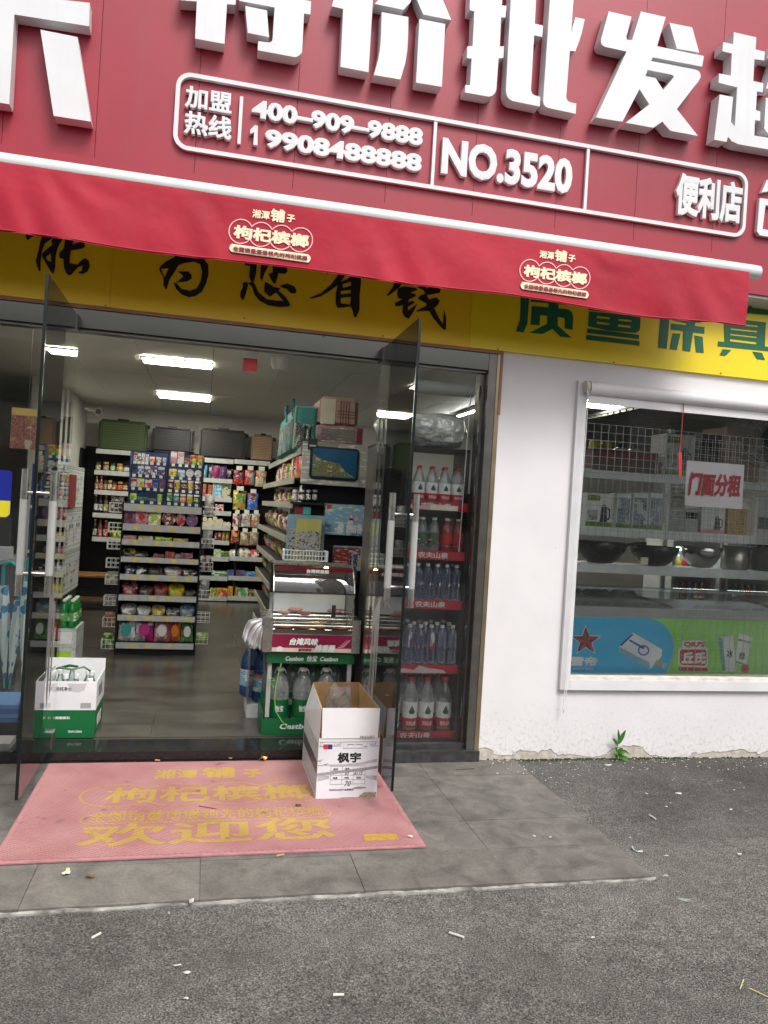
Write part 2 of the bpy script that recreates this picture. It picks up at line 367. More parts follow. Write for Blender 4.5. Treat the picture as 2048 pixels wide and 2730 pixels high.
# --- tiled forecourt slab
def slate_mat(name, c0, c1, rough=.6, sc_=7., stretch=1.):
    m = bpy.data.materials.new(name); m.use_nodes = True; N, Lk, B = nodes_of(m)
    g = N.new('ShaderNodeNewGeometry'); oi = N.new('ShaderNodeObjectInfo')
    a = N.new('ShaderNodeTexNoise'); a.inputs['Scale'].default_value = sc_; a.inputs['Detail'].default_value = 8; a.inputs['Roughness'].default_value = .62; a.inputs['Distortion'].default_value = .5
    mpg = N.new('ShaderNodeMapping'); mpg.inputs[3].default_value = (stretch, 1, 1); Lk.new(g.outputs['Position'], mpg.inputs[0]); Lk.new(mpg.outputs[0], a.inputs['Vector'])
    r = N.new('ShaderNodeValToRGB'); e = r.color_ramp; e.elements[0].position = .33; e.elements[0].color = (*c0, 1); e.elements[1].position = .7; e.elements[1].color = (*c1, 1)
    Lk.new(a.outputs['Fac'], r.inputs[0])
    # dark damp blotches
    d = N.new('ShaderNodeTexNoise'); d.inputs['Scale'].default_value = 7.; d.inputs['Detail'].default_value = 6; Lk.new(g.outputs['Position'], d.inputs['Vector'])
    dm = N.new('ShaderNodeMapRange'); dm.inputs[1].default_value = .60; dm.inputs[2].default_value = .68; dm.inputs[3].default_value = 1; dm.inputs[4].default_value = .74; Lk.new(d.outputs['Fac'], dm.inputs[0])
    tv = N.new('ShaderNodeMapRange'); tv.inputs[3].default_value = .88; tv.inputs[4].default_value = 1.12; Lk.new(oi.outputs['Random'], tv.inputs[0])
    mm = N.new('ShaderNodeMath'); mm.operation = 'MULTIPLY'; Lk.new(dm.outputs[0], mm.inputs[0]); Lk.new(tv.outputs[0], mm.inputs[1])
    mx = N.new('ShaderNodeMix'); mx.data_type = 'RGBA'; mx.blend_type = 'MULTIPLY'; mx.inputs[0].default_value = 1; Lk.new(r.outputs[0], mx.inputs[6]); Lk.new(mm.outputs[0], mx.inputs[7])
    fn = N.new('ShaderNodeTexNoise'); fn.inputs['Scale'].default_value = 90; fn.inputs['Detail'].default_value = 5; fn.inputs['Roughness'].default_value = .8; Lk.new(g.outputs['Position'], fn.inputs['Vector'])
    fr_ = N.new('ShaderNodeMapRange'); fr_.inputs[1].default_value = .3; fr_.inputs[2].default_value = .7; fr_.inputs[3].default_value = .72; fr_.inputs[4].default_value = 1.28; Lk.new(fn.outputs['Fac'], fr_.inputs[0])
    mf = N.new('ShaderNodeMix'); mf.data_type = 'RGBA'; mf.blend_type = 'MULTIPLY'; mf.inputs[0].default_value = 1; Lk.new(mx.outputs[2], mf.inputs[6]); Lk.new(fr_.outputs[0], mf.inputs[7])
    Lk.new(mf.outputs[2], B.inputs['Base Color']); B.inputs['Roughness'].default_value = rough
    bp = N.new('ShaderNodeBump'); bp.inputs['Strength'].default_value = .25; bp.inputs['Distance'].default_value = .004; Lk.new(a.outputs['Fac'], bp.inputs['Height']); Lk.new(bp.outputs[0], B.inputs['Normal'])
    return m
m_slate = slate_mat('grey_slate_tile', (.085, .077, .069), (.185, .171, .153), .7)
m_grout = M('dark_grout', (.075, .07, .065), .9, 0, .2, 30)
m_concrete = M('worn_concrete_edge', (.25, .24, .215), .9, 0, .6, 16, .6, 60)
b = MB(); b.box(-1.8, 1.855, -1.435, .06, -.2, -.008)
plat = b.build('forecourt_slab', m_grout, kind='structure')
TX = [-1.735, -1.135, -.535, .065, .665, 1.265, 1.862]; TY = [-1.455, -1.152, -.852, -.552, -.255, .045]
for i in range(len(TX)-1):
    for j in range(len(TY)-1):
        b = MB(); x0, x1, y0, y1 = TX[i]+.001, TX[i+1]-.001, TY[j]+.001, TY[j+1]-.001
        t = random.uniform(-.0012, .0012); b.box(x0, x1, y0, y1, -.012, t); b.build('tile', m_slate, plat)
b = MB()                                        # worn concrete lip along the front edge
n = 240
for i in range(n+1):
    x = -1.8+3.675*i/n
    d0 = .008+.004*math.sin(i*.21)+.002*math.sin(i*.83+1)+random.uniform(-.0015, .0015); zt = -.003-.004*abs(math.sin(i*.17))-random.uniform(0, .003)
    b.v += [(x, -1.4566, zt), (x, -1.4566-d0*.7, zt-.004-random.uniform(0, .003)), (x, -1.4566-d0*1.2, -.012+random.uniform(-.002, .002)), (x, -1.4566-d0*1.6, -.1)]
for i in range(n):
    for k in range(3): b.f.append((4*i+k, 4*i+k+1, 4*i+k+5, 4*i+k+4)); b.m.append(0)
b.build('concrete_lip', m_concrete, plat)

# --- shop floor, ceiling and inner walls
m_floor = slate_mat('shop_floor_tile', (.026, .023, .0195), (.10, .091, .077), .26, 4., .3)
b = MB(); b.box(-3.2, 7.1, .25, 7.1, -.1, FZ-.008); fl = b.build('shop_floor', m_grout, kind='structure')
row = 0; y = .31-.6
while y < 7.0:
    off = -.215*1.042 if row % 2 == 1 else .373
    for k in range(-3, 6):
        x0 = off+1.2*k; x1 = x0+1.2; y0 = max(y, .275); y1 = min(y+.6, 7.05)
        if x1 < -3.1 or x0 > 7.0 or y1-y0 < .05: continue
        b = MB(); b.box(max(x0, -3.1)+.0015, min(x1, 7.0)-.0015, y0+.0015, y1-.0015, FZ-.012, FZ); b.build('tile', m_floor, fl)
    y += .6; row += 1
m_granite = M('black_granite', (.012, .012, .013), .12, 0, .3, 60)
m_granite2 = M('worn_black_granite', (.03, .03, .03), .5, 0, .5, 25, .3, 60)
st = empty('door_step', (0, .05, 0), 'low polished black granite step across the open shop doorway', 'step')
wpart(MB().box(-2.2, .935, .045, .272, -.01, FZ+.001), 'tread', m_granite, st)
wpart(MB().box(.94, 1.632, -.035, .24, -.01, .062), 'kerb_block', m_granite2, st, label='worn black stone kerb under the bottled water display')
wpart(MB().box(.94, 1.632, .02, .24, .063, .09), 'sill', m_granite2, st)

m_inwall = M('white_inner_wall', (.62, .61, .56), .6, 0, .08, 2)
m_ceil = M('white_ceiling_panel', (.74, .73, .66), .45, 0, .05, 1.5)
b = MB(); b.box(-3.3, 7.1, 6.95, 7.1, FZ, CZ+.2); bw = b.build('back_wall', m_inwall, kind='structure')
b = MB(); b.box(-1.85, -1.62, 4.6, 6.95, FZ, CZ+.1); b.build('side_wall', m_inwall, kind='structure')
b = MB(); b.box(-3.35, -3.2, .2, 6.95, FZ, CZ+.1); b.build('far_side_wall', m_inwall, kind='structure')
b = MB(); b.box(7.0, 7.15, .2, 6.95, FZ, CZ+.1); b.build('right_inner_wall', m_inwall, kind='structure')
b = MB(); b.box(-3.3, 7.1, .1, 7.1, CZ+.03, CZ+.2); cl = b.build('ceiling', M('ceiling_void', (.1, .1, .1), .8, 0, 0), kind='structure')
b0 = MB(); b0.box(-.298, .298, -.598, .598, 0, .02); tile_me = b0.mesh('ceiling_panel', m_ceil)
LIGHTS = [(-.3, 2.79, .30), (-.3, 5.11, .46), (at(1578, 1077, Z=CZ).x, at(1578, 1077, Z=CZ).y, .30), (-.3, .55, .30)]  # last panel is added, unseen behind the header, to brighten the rack fronts
for i in range(-5, 12):
    for j in range(6):
        x = -.3+.6*i; y = .72+1.2*j
        link('ceiling_panel', tile_me, cl, (x, y, CZ+.006+random.uniform(-.001, .001)))
m_light = emit('led_panel_glow', (1., .98, .84), LIGHT_STRENGTH)
for k, (x, y, d) in enumerate(LIGHTS):
    e = empty('ceiling_light', (x, y, CZ), ['white led ceiling panel nearest the door, shining', 'white led ceiling panel further back above the rear shelves', 'white led ceiling panel over the window side of the shop', 'added unseen led ceiling panel just inside the entrance, above the doorway'][k], 'ceiling light', 'led ceiling panels')
    MB().box(-.29, .29, -d/2+.01, d/2-.01, -.012, -.002).build('diffuser', m_light, e)
    f = MB(); f.box(-.305, .305, -d/2-.005, -d/2+.008, -.016, 0); f.box(-.305, .305, d/2-.008, d/2+.005, -.016, 0); f.box(-.305, -.292, -d/2, d/2, -.016, 0); f.box(.292, .305, -d/2, d/2, -.016, 0)
    f.build('frame', M('white_frame', (.7, .7, .68), .4), e)
for k, (y0, y1) in enumerate([(4.75, 6.1), (3.2, 4.5)]):
    e = empty('tube_light', (2.82, y0, CZ-.04), ['thin led tube under the ceiling beyond the bottled water', 'thin led tube nearest the window under the ceiling'][k], 'tube light', 'led tubes')
    MB().box(-.012, .012, 0, y1-y0, -.012, .0).build('tube', emit('tube_glow', (.98, 1., .98), 26), e)
    MB().box(-.02, .02, 0, y1-y0, .001, .035).build('batten', MATS['white_frame'], e)
# dark slatted soffit panels on the window side
b = MB(); b.box(3.9, 6.9, .9, 6.9, 2.54, 2.56); so_ = b.build('slatted_ceiling', M('dark_slat_back', (.05, .05, .05), .6), kind='structure')
sl_me = MB().box(-.15, 2.8, -.045, .045, 0, .02).mesh('slat', M('dark_grey_slat', (.13, .125, .115), .5, 0, .15, 6))
for i in range(48): link('slat', sl_me, so_, (4.06, 1.0+.122*i, 2.518))

# --- white plastered facade wall with the display window
def plaster():
    m = bpy.data.materials.new('white_plaster'); m.use_nodes = True; N, Lk, B = nodes_of(m)
    g = N.new('ShaderNodeNewGeometry'); sx = N.new('ShaderNodeSeparateXYZ'); Lk.new(g.outputs['Position'], sx.inputs[0])
    a = N.new('ShaderNodeTexNoise'); a.inputs['Scale'].default_value = 9; a.inputs['Detail'].default_value = 7; Lk.new(g.outputs['Position'], a.inputs['Vector'])
    c = N.new('ShaderNodeTexNoise'); c.inputs['Scale'].default_value = 2.2; c.inputs['Detail'].default_value = 5; Lk.new(g.outputs['Position'], c.inputs['Vector'])
    # peeled paint close to the ground: ragged threshold on height
    h = N.new('ShaderNodeMath'); h.operation = 'MULTIPLY'; h.inputs[1].default_value = .17; Lk.new(a.outputs['Fac'], h.inputs[0])
    h2 = N.new('ShaderNodeMath'); h2.operation = 'MULTIPLY'; h2.inputs[1].default_value = .5; Lk.new(c.outputs['Fac'], h2.inputs[0])
    h3 = N.new('ShaderNodeMath'); h3.operation = 'ADD'; Lk.new(h.outputs[0], h3.inputs[0]); Lk.new(h2.outputs[0], h3.inputs[1])
    d = N.new('ShaderNodeMath'); d.operation = 'SUBTRACT'; Lk.new(h3.outputs[0], d.inputs[0]); Lk.new(sx.outputs['Z'], d.inputs[1])
    mk = N.new('ShaderNodeMapRange'); mk.inputs[1].default_value = .288; mk.inputs[2].default_value = .294; Lk.new(d.outputs[0], mk.inputs[0])
    pr = N.new('ShaderNodeValToRGB'); e = pr.color_ramp; e.elements[0].position = .3; e.elements[0].color = (.36, .31, .25, 1); e.elements[1].position = .65; e.elements[1].color = (.54, .50, .44, 1)
    k = N.new('ShaderNodeTexNoise'); k.inputs['Scale'].default_value = 26; k.inputs['Detail'].default_value = 4; Lk.new(g.outputs['Position'], k.inputs['Vector']); Lk.new(k.outputs['Fac'], pr.inputs[0])
    wr = N.new('ShaderNodeValToRGB'); e = wr.color_ramp; e.elements[0].position = .3; e.elements[0].color = (.64, .62, .63, 1); e.elements[1].position = .7; e.elements[1].color = (.72, .70, .71, 1); Lk.new(c.outputs['Fac'], wr.inputs[0])
    # hairline scuffs
    s = N.new('ShaderNodeTexNoise'); s.inputs['Scale'].default_value = 14; s.inputs['Detail'].default_value = 9; s.inputs['Distortion'].default_value = 2.5; Lk.new(g.outputs['Position'], s.inputs['Vector'])
    sm = N.new('ShaderNodeMapRange'); sm.inputs[1].default_value = .735; sm.inputs[2].default_value = .76; sm.inputs[3].default_value = 1; sm.inputs[4].default_value = .72; Lk.new(s.outputs['Fac'], sm.inputs[0])
    mw = N.new('ShaderNodeMix'); mw.data_type = 'RGBA'; mw.blend_type = 'MULTIPLY'; mw.inputs[0].default_value = 1; Lk.new(wr.outputs[0], mw.inputs[6]); Lk.new(sm.outputs[0], mw.inputs[7])
    sd2 = N.new('ShaderNodeTexNoise'); sd2.inputs['Scale'].default_value = 42; sd2.inputs['Detail'].default_value = 5; sd2.inputs['Roughness'].default_value = .7; Lk.new(g.outputs['Position'], sd2.inputs['Vector'])
    hz_ = N.new('ShaderNodeMapRange'); hz_.inputs[1].default_value = .0; hz_.inputs[2].default_value = .55; hz_.inputs[3].default_value = .17; hz_.inputs[4].default_value = -.02; Lk.new(sx.outputs['Z'], hz_.inputs[0])
    s3 = N.new('ShaderNodeMath'); s3.operation = 'ADD'; Lk.new(sd2.outputs['Fac'], s3.inputs[0]); Lk.new(hz_.outputs[0], s3.inputs[1])
    s4 = N.new('ShaderNodeMapRange'); s4.inputs[1].default_value = .63; s4.inputs[2].default_value = .80; s4.inputs[4].default_value = .55; Lk.new(s3.outputs[0], s4.inputs[0])
    md = N.new('ShaderNodeMix'); md.data_type = 'RGBA'; Lk.new(s4.outputs[0], md.inputs[0]); Lk.new(mw.outputs[2], md.inputs[6]); md.inputs[7].default_value = (.40, .37, .32, 1)
    mx = N.new('ShaderNodeMix'); mx.data_type = 'RGBA'; Lk.new(mk.outputs[0], mx.inputs[0]); Lk.new(md.outputs[2], mx.inputs[6]); Lk.new(pr.outputs[0], mx.inputs[7])
    Lk.new(mx.outputs[2], B.inputs['Base Color']); B.inputs['Roughness'].default_value = .6
    iv = N.new('ShaderNodeMath'); iv.operation = 'MULTIPLY_ADD'; iv.inputs[1].default_value = -1.; Lk.new(mk.outputs[0], iv.inputs[0]); 
    aa = N.new('ShaderNodeMath'); aa.operation = 'MULTIPLY'; aa.inputs[1].default_value = .12; Lk.new(k.outputs['Fac'], aa.inputs[0]); Lk.new(aa.outputs[0], iv.inputs[2])
    bp = N.new('ShaderNodeBump'); bp.inputs['Strength'].default_value = .8; bp.inputs['Distance'].default_value = .006; Lk.new(iv.outputs[0], bp.inputs['Height']); Lk.new(bp.outputs[0], B.inputs['Normal'])
    return m
m_plaster = plaster()
WX0, WX1, WZ0, WZ1 = 2.165, 4.3, .465, 2.215        # window opening
wall = empty('facade_wall', (1.64, 0, 0), 'white plastered shop front wall, paint peeling along its foot', 'wall')
b = MB(); b.box(1.635, WX0, 0, .09, -.05, 2.9); b.box(WX0, WX1, 0, .09, -.05, WZ0); b.box(WX0, WX1, 0, .09, WZ1, 2.9); b.box(WX1, 7.1, 0, .09, -.05, 2.9)
wpart(b, 'plaster', m_plaster, wall)
b = MB(); b.box(-6, 1.635, .0, .2, 2.385, 4.6); b.box(1.635, 6.5, .0, .2, 2.9, 4.6); wpart(b, 'upper_wall', m_plaster, wall)
b = MB(); b.box(-6, -2.2, 0, .2, -.05, 2.385); wpart(b, 'end_pier', m_plaster, wall)
# moss and crumbs along the foot of the wall
b = MB()
for i in range(420):
    x = random.choice([random.gauss(2.02, .13), random.gauss(2.3, .12), random.uniform(1.9, 3.6), random.gauss(2.75, .15)]); r = random.uniform(.002, .008)
    y = -abs(random.gauss(0, .012)); z = gz(x, y)
    if x < 1.87: z = 0
    b.lathe([(r, z-.002), (r*.7, z+r*.9), (.0005, z+r*1.2)], 5, 0, (x, y), False)
b.build('moss', M('moss', (.035, .05, .012), .9, 0, .4, 60), kind='stuff', label='thin dark green moss along the foot of the wall', cat='moss')
b = MB()
for i in range(520):
    x = random.uniform(1.65, 4.4); y = -abs(random.expovariate(5.))
    if y < -1.3 or (x < 1.86 and y < -.25): continue
    z = (gz(x, y) if x > 1.865 else 0)+.003; r = random.uniform(.0015, .006)*(1.5 if random.random() < .12 else 1); a = random.random()*6
    p = [(x+r*math.cos(a+k*1.57)*random.uniform(.4, 1.3), y+r*math.sin(a+k*1.57)*random.uniform(.4, 1.3), z+random.uniform(0, .002)) for k in range(4)]
    b.add(p, [(0, 1, 2, 3)])
b.build('paint_flakes', M('paint_flake', (.7, .69, .66), .7, 0, .1, 40), kind='stuff', label='small white paint flakes scattered below the wall', cat='paint flakes')

# ================================================================== SIGN FASCIA
FY = -.2
sign = empty('shop_sign', (0, FY, 2.85), 'red panel shop sign with large raised white characters above the awning', 'sign')
jx = [at(p, 250, Y=FY).x for p in (-500, -240, 12, 262, 530, 795, 1043, 1278, 1500, 1712, 1922, 2130, 2330, 2530, 2730, 2930)]
for i in range(len(jx)-1):
    wpart(MB().box(jx[i]+.0012, jx[i+1]-.0012, FY, -.001, 2.852, 6.2), 'panel', m_red, sign)
wpart(MB().box(jx[0], jx[-1]+1.2, FY+.012, -.002, 2.835, 2.8515), 'soffit', M('grey_soffit', (.42, .42, .42), .5), sign)
zt = at(1990, 14, Y=FY-.12).z
LD = .078                                              # depth of the channel letters
LY = FY-.006
def bigchar(label, parts):
    b = MB()
    for crop, polys in parts:
        pp = [[(lambda q: (q.x, q.z))(at(*px(crop, *c), Y=LY-LD)) for c in p] for p in polys]
        vs, fs = poly_shape(pp, LD); b.add([(a, LY-c, z) for a, z, c in vs], fs)
    wpart(b, 'raised_character', m_white, sign, label=label)
bigchar('large white raised character cut off at the left edge', [('K1', [[(-200, -52), (388, 12), (385, 113), (62, 62), (40, 450), (-110, 426), (-88, 36), (-200, 18)]]), ('K1', [[(175, 128), (335, 160), (393, 525), (232, 500)]])])
bigchar('large white raised character above the franchise phone line', [('Q1', [[(80, 0), (270, 15), (250, 425), (575, 485), (603, 45), (697, 52), (706, -85), (606, -102), (620, -420), (300, -450), (284, -160), (90, -180)]]),
    ('Q1', [[(805, 65), (1045, 115), (1068, 410), (832, 362)]]),
    ('Q1', [[(738, 8), (1130, 82), (1110, 420), (1100, 455), (1070, 470), (948, 455), (945, 555), (1360, 632), (1400, 615), (1425, 590), (1434, 560), (1455, 148), (1525, 160), (1533, 15), (1462, 0), (1468, -140), (1180, -190), (1190, -430), (1010, -460), (1000, -220), (746, -262)]])])
bigchar('large white raised character, third from the left', [('Q2', [[(205, 0), (185, 68), (312, 98), (282, 738), (592, 798), (640, 0), (720, -260), (380, -330)]]),
    ('Q2', [[(700, 0), (660, 42), (980, 108), (1058, 20), (1130, -260), (880, -300)]]), ('Q2', [[(1130, 0), (1195, 158), (1508, 222), (1415, 0), (1300, -240), (1060, -280)]]),
    ('Q2', [[(738, 133), (1033, 188), (1030, 380), (1020, 560), (1000, 690), (945, 878), (650, 828), (700, 660), (720, 530), (730, 400)]]), ('Q2', [[(1155, 208), (1440, 265), (1403, 960), (1118, 912)]])])
bigchar('large white raised character, fourth from the left', [('Q3', [[(220, 0), (218, 112), (270, 125), (250, 512), (192, 512), (186, 640), (240, 648), (222, 940), (170, 938), (165, 1022), (430, 1068), (470, 1056), (500, 1025), (513, 985), (537, 645), (590, 640), (597, 512), (550, 512), (565, 190), (613, 195), (625, 65), (572, 58), (577, 0), (590, -250), (235, -300)]]),
    ('Q3', [[(672, 0), (618, 1000), (628, 1055), (650, 1090), (690, 1115), (992, 1178), (998, 1070), (940, 1055), (912, 1040), (898, 1012), (895, 985), (930, 390), (1020, 408), (1030, 282), (938, 262), (950, 0), (965, -280), (690, -330)]]),
    ('Q3', [[(1105, 0), (1030, 1110), (1036, 1150), (1055, 1178), (1095, 1195), (1390, 1258), (1397, 1145), (1330, 1130), (1302, 1115), (1288, 1090), (1285, 1065), (1325, 560), (1385, 568), (1430, 450), (1460, 350), (1490, 212), (1387, 190), (1340, 360), (1365, 0), (1385, -280), (1120, -330)]])])
bigchar('large white raised character, fifth from the left', [('Q4', [[(272, 98), (205, 340), (205, 370), (215, 392), (240, 407), (428, 448), (160, 1022), (390, 1060), (540, 775), (625, 908), (420, 1068), (660, 1112), (738, 1058), (808, 1138), (1047, 1182), (865, 950), (1010, 760), (1055, 705), (1073, 665), (1066, 632), (1048, 614), (1020, 604), (640, 530), (655, 498), (1085, 580), (1100, 487), (692, 402), (768, 148), (552, 100), (475, 350), (430, 345), (425, 320), (470, 145)],
    [(610, 608), (590, 662), (680, 680), (748, 785), (835, 675), (838, 660), (810, 648)]]), ('Q4', [[(800, 198), (998, 238), (1060, 458), (865, 425)]])])
bigchar('large white raised character cut off at the right edge', [('Q4', [[(1360, 280), (1355, 385), (1268, 365), (1262, 445), (1343, 465), (1335, 658), (1232, 640), (1228, 720), (1390, 760), (1370, 1105), (1335, 1060), (1355, 845), (1238, 822), (1190, 1215), (1297, 1235), (1310, 1190), (1345, 1230), (1400, 1255), (1659, 1300), (2100, 1380), (2100, 1270), (1540, 1180), (1545, 1045), (1590, 1052), (1592, 970), (1553, 960), (1562, 795), (1612, 803), (1618, 725), (1530, 705), (1540, 515), (1625, 525), (1630, 450), (1550, 430), (1557, 325)]]),
    ('Q4', [[(1665, 420), (2000, 480), (1980, 760), (1900, 745), (1910, 560), (1800, 540), (1700, 780), (1640, 770), (1720, 520), (1655, 508)]]), ('Q4', [[(1640, 850), (2000, 915), (1990, 1220), (1660, 1165), (1625, 1120)], [(1740, 950), (1890, 975), (1885, 1105), (1730, 1080)]])])
# rounded border, dividers and small raised lettering
BD = .022
x0 = at(466, 300, Y=FY).x; x1 = at(1985, 545, Y=FY).x; z1 = at(1200, 324, Y=FY).z; z0 = at(1200, 516, Y=FY).z
def rrect(x0, x1, z0, z1, r, n=6):
    p = []
    for cx, cz, a0 in ((x1-r, z1-r, 0), (x0+r, z1-r, 90), (x0+r, z0+r, 180), (x1-r, z0+r, 270)):
        p += [(cx+r*math.cos(R(a0+90*k/n)), cz+r*math.sin(R(a0+90*k/n))) for k in range(n+1)]
    return p
t = .021
vs, fs = poly_shape([rrect(x0, x1, z0, z1, .075), rrect(x0+t, x1-t, z0+t, z1-t, .055)], BD)
wpart(MB().add([(a, FY-.001-c, z) for a, z, c in vs], fs), 'border', m_white, sign)
for k, (p0, p1) in enumerate([((1160, 324), (1149, 503)), ((1567, 398), (1553, 568)), ((642, 262), (639, 388))]):
    a = at(*p0, Y=FY); c = at(*p1, Y=FY); xm = (a.x+c.x)/2
    zz = (z0+t+.001, z1-t-.001) if k < 2 else (c.z, a.z)
    wpart(MB().box(xm-.0085, xm+.0085, FY-BD+.002, FY-.001, zz[0], zz[1]), 'divider', m_white, sign)
for body, bl, br, tl, bo in [('加盟', (492, 296), (617, 309), (497, 238), .03), ('热线', (489, 364), (616, 378), (492, 302), .03), ('400–909–9888', (670, 318), (1123, 398), (672, 268), .05),
                             ('9908488888', (704, 397), (1120, 466), (706, 347), .05), ('NO.3520', (1172, 469), (1518, 522), (1178, 372), .045), ('便利店', (1792, 582), (1968, 599), (1805, 469), .04)]:
    b = MB(); text_on(b, body, bl, br, tl, Y=FY-.001, bold=bo, depth=.026); wpart(b, 'lettering', m_white, sign)
b = MB(); shape_on(b, 'K1', [[(1113, 553), (1099, 551), (1080, 571), (1080, 588), (1097, 580), (1093, 634), (1111, 637)]], FY-.001, .026); wpart(b, 'lettering', m_white, sign)
b = MB(); shape_on(b, 'K2', [[(1640, 785), (1800, 760), (1800, 800), (1660, 830), (1618, 838)]], FY-.001, .026)
shape_on(b, 'K2', [[(1610, 862), (1800, 890), (1800, 915), (1635, 892), (1622, 995), (1800, 1030), (1800, 1055), (1610, 1022), (1598, 1005)]], FY-.001, .026)
wpart(b, 'lettering', m_white, sign)

# ================================================================== YELLOW BANNER
BY = -.022
ban = empty('yellow_banner', (0, BY, 2.38), 'long yellow banner with black brush characters over the shop door', 'banner')
m_yban = M('yellow_banner_film', (.80, .52, .006), .42, 0, .07, 2.2)
m_yban2 = M('bright_yellow_banner_film', (.82, .62, .008), .4, 0, .05, 2.2)
bx = [-2.6, at(300, 700, Y=BY).x, at(1258, 800, Y=BY).x, 4.2]
wpart(MB().box(bx[0], bx[1]-.001, BY, -.001, 2.384, 2.86), 'sheet', m_yban, ban)
wpart(MB().box(bx[1], bx[2]-.001, BY, -.001, 2.383, 2.86), 'sheet', m_yban, ban)
wpart(MB().box(bx[2], bx[3]+1.2, BY-.001, -.001, 2.384, 2.86), 'sheet', m_yban2, ban)
k = 0
def brush(crop, polys):
    global k; k += 1
    b = MB(); shape_on(b, crop, polys, BY-.0022, .0008+.0002*(k % 5)); wpart(b, 'brush_stroke', m_ink, ban)
brush('R5', [[(185, 60), (310, 68), (280, 95), (235, 115), (205, 140), (192, 120)]])
brush('R5', [[(335, 80), (430, 95), (385, 125), (330, 165), (310, 220), (300, 300), (300, 365), (290, 368), (275, 335), (265, 290), (285, 210), (300, 140), (315, 100)]])
brush('R5', [[(440, 95), (480, 105), (450, 150), (425, 200), (410, 260), (408, 340), (395, 390), (375, 372), (345, 320), (315, 270), (310, 240), (340, 210), (385, 175), (380, 140), (400, 120)], [(375, 235), (378, 300), (350, 290), (340, 265)]])
brush('R5', [[(490, 60), (560, 60), (545, 140), (530, 175), (600, 150), (605, 118), (620, 125), (628, 185), (610, 200), (525, 215), (515, 265), (515, 310), (570, 320), (600, 290), (625, 273), (655, 290), (662, 335), (645, 370), (610, 390), (572, 378), (605, 362), (610, 325), (575, 340), (530, 390), (510, 400), (490, 385), (472, 340), (470, 280), (440, 270), (437, 235), (470, 200), (480, 150)]])
brush('R5', [[(-40, 20), (20, 25), (28, 60), (0, 65), (-40, 50)]])
brush('R5', [[(1330, 180), (1395, 180), (1345, 258), (1440, 258), (1500, 275), (1535, 320), (1538, 390), (1520, 460), (1490, 520), (1440, 552), (1395, 560), (1340, 540), (1300, 500), (1280, 455), (1300, 455), (1340, 500), (1400, 512), (1450, 495), (1480, 440), (1490, 370), (1475, 315), (1430, 298), (1350, 310), (1315, 325), (1290, 370), (1250, 430), (1230, 500), (1222, 502), (1205, 470), (1205, 410), (1175, 360), (1180, 335), (1220, 300), (1285, 265), (1300, 240)], [(1187, 352), (1245, 345), (1214, 413)]])
brush('R5', [[(1310, 370), (1390, 370), (1415, 400), (1412, 425), (1375, 445), (1300, 452), (1350, 410), (1345, 395)]])
brush('R5', [[(1240, 160), (1300, 170), (1265, 218), (1245, 208)]])
brush('R6', [[(125, 100), (225, 110), (215, 230), (200, 290), (180, 285), (165, 245), (175, 180), (140, 175)]])
brush('R6', [[(255, 130), (320, 140), (290, 200), (275, 225), (255, 285), (243, 260), (245, 200)]])
brush('R6', [[(325, 130), (420, 140), (432, 215), (415, 235), (370, 228), (350, 300), (335, 300), (315, 265), (300, 235), (330, 225)]])
brush('R6', [[(120, 295), (155, 290), (160, 310), (145, 370), (125, 420), (105, 390), (107, 355), (125, 325)]])
brush('R6', [[(160, 300), (190, 285), (210, 310), (230, 360), (290, 410), (370, 420), (405, 420), (345, 355), (365, 345), (420, 395), (452, 445), (440, 460), (370, 463), (300, 452), (240, 420), (205, 380), (185, 320)]])
brush('R6', [[(275, 290), (300, 300), (340, 325), (385, 335), (350, 365), (310, 393), (270, 355), (272, 320)]])
brush('R6', [[(375, 318), (430, 300), (480, 320), (495, 350), (485, 372), (450, 365), (430, 340), (400, 330)]])
brush('R6', [[(690, 180), (740, 190), (710, 235), (697, 225)]])
brush('R6', [[(800, 190), (860, 200), (800, 290), (850, 268), (895, 225), (940, 238), (940, 300), (930, 380), (930, 480), (910, 530), (893, 535), (885, 500), (870, 460), (780, 470), (765, 440), (765, 370), (780, 310), (720, 355), (660, 390), (600, 405), (582, 400), (660, 370), (730, 310), (770, 260)], [(812, 305), (870, 287), (870, 315), (815, 332)], [(800, 352), (870, 345), (868, 368), (800, 376)], [(800, 400), (870, 392), (865, 446), (800, 438)]])
brush('R6', [[(1185, 260), (1250, 270), (1200, 330), (1150, 370), (1125, 388), (1118, 380), (1155, 335)]])
brush('R6', [[(1195, 335), (1235, 320), (1320, 332), (1330, 345), (1280, 365), (1318, 375), (1320, 388), (1270, 410), (1265, 430), (1300, 420), (1312, 432), (1265, 460), (1262, 490), (1310, 455), (1330, 440), (1300, 500), (1270, 545), (1240, 530), (1225, 500), (1230, 450), (1180, 460), (1172, 435), (1230, 410), (1195, 400), (1190, 370)]])
brush('R6', [[(1345, 270), (1410, 280), (1385, 335), (1450, 315), (1490, 340), (1485, 365), (1430, 375), (1395, 380), (1410, 410), (1460, 395), (1485, 420), (1470, 450), (1445, 470), (1480, 540), (1505, 580), (1515, 480), (1528, 540), (1528, 615), (1515, 622), (1490, 600), (1440, 540), (1410, 490), (1370, 490), (1325, 495), (1322, 488), (1385, 460), (1395, 440), (1330, 405), (1350, 385), (1385, 370), (1370, 345), (1335, 330)]])
def green(polys):
    b = MB(); shape_on(b, 'R7', polys, BY-.0032, .0012); wpart(b, 'green_character_stroke', m_green_ink, ban)
green([[(112, 60), (172, 66), (165, 150), (155, 290), (130, 343), (82, 336), (108, 270), (113, 150)]])
green([[(176, 136), (450, 156), (450, 174), (175, 152)]])
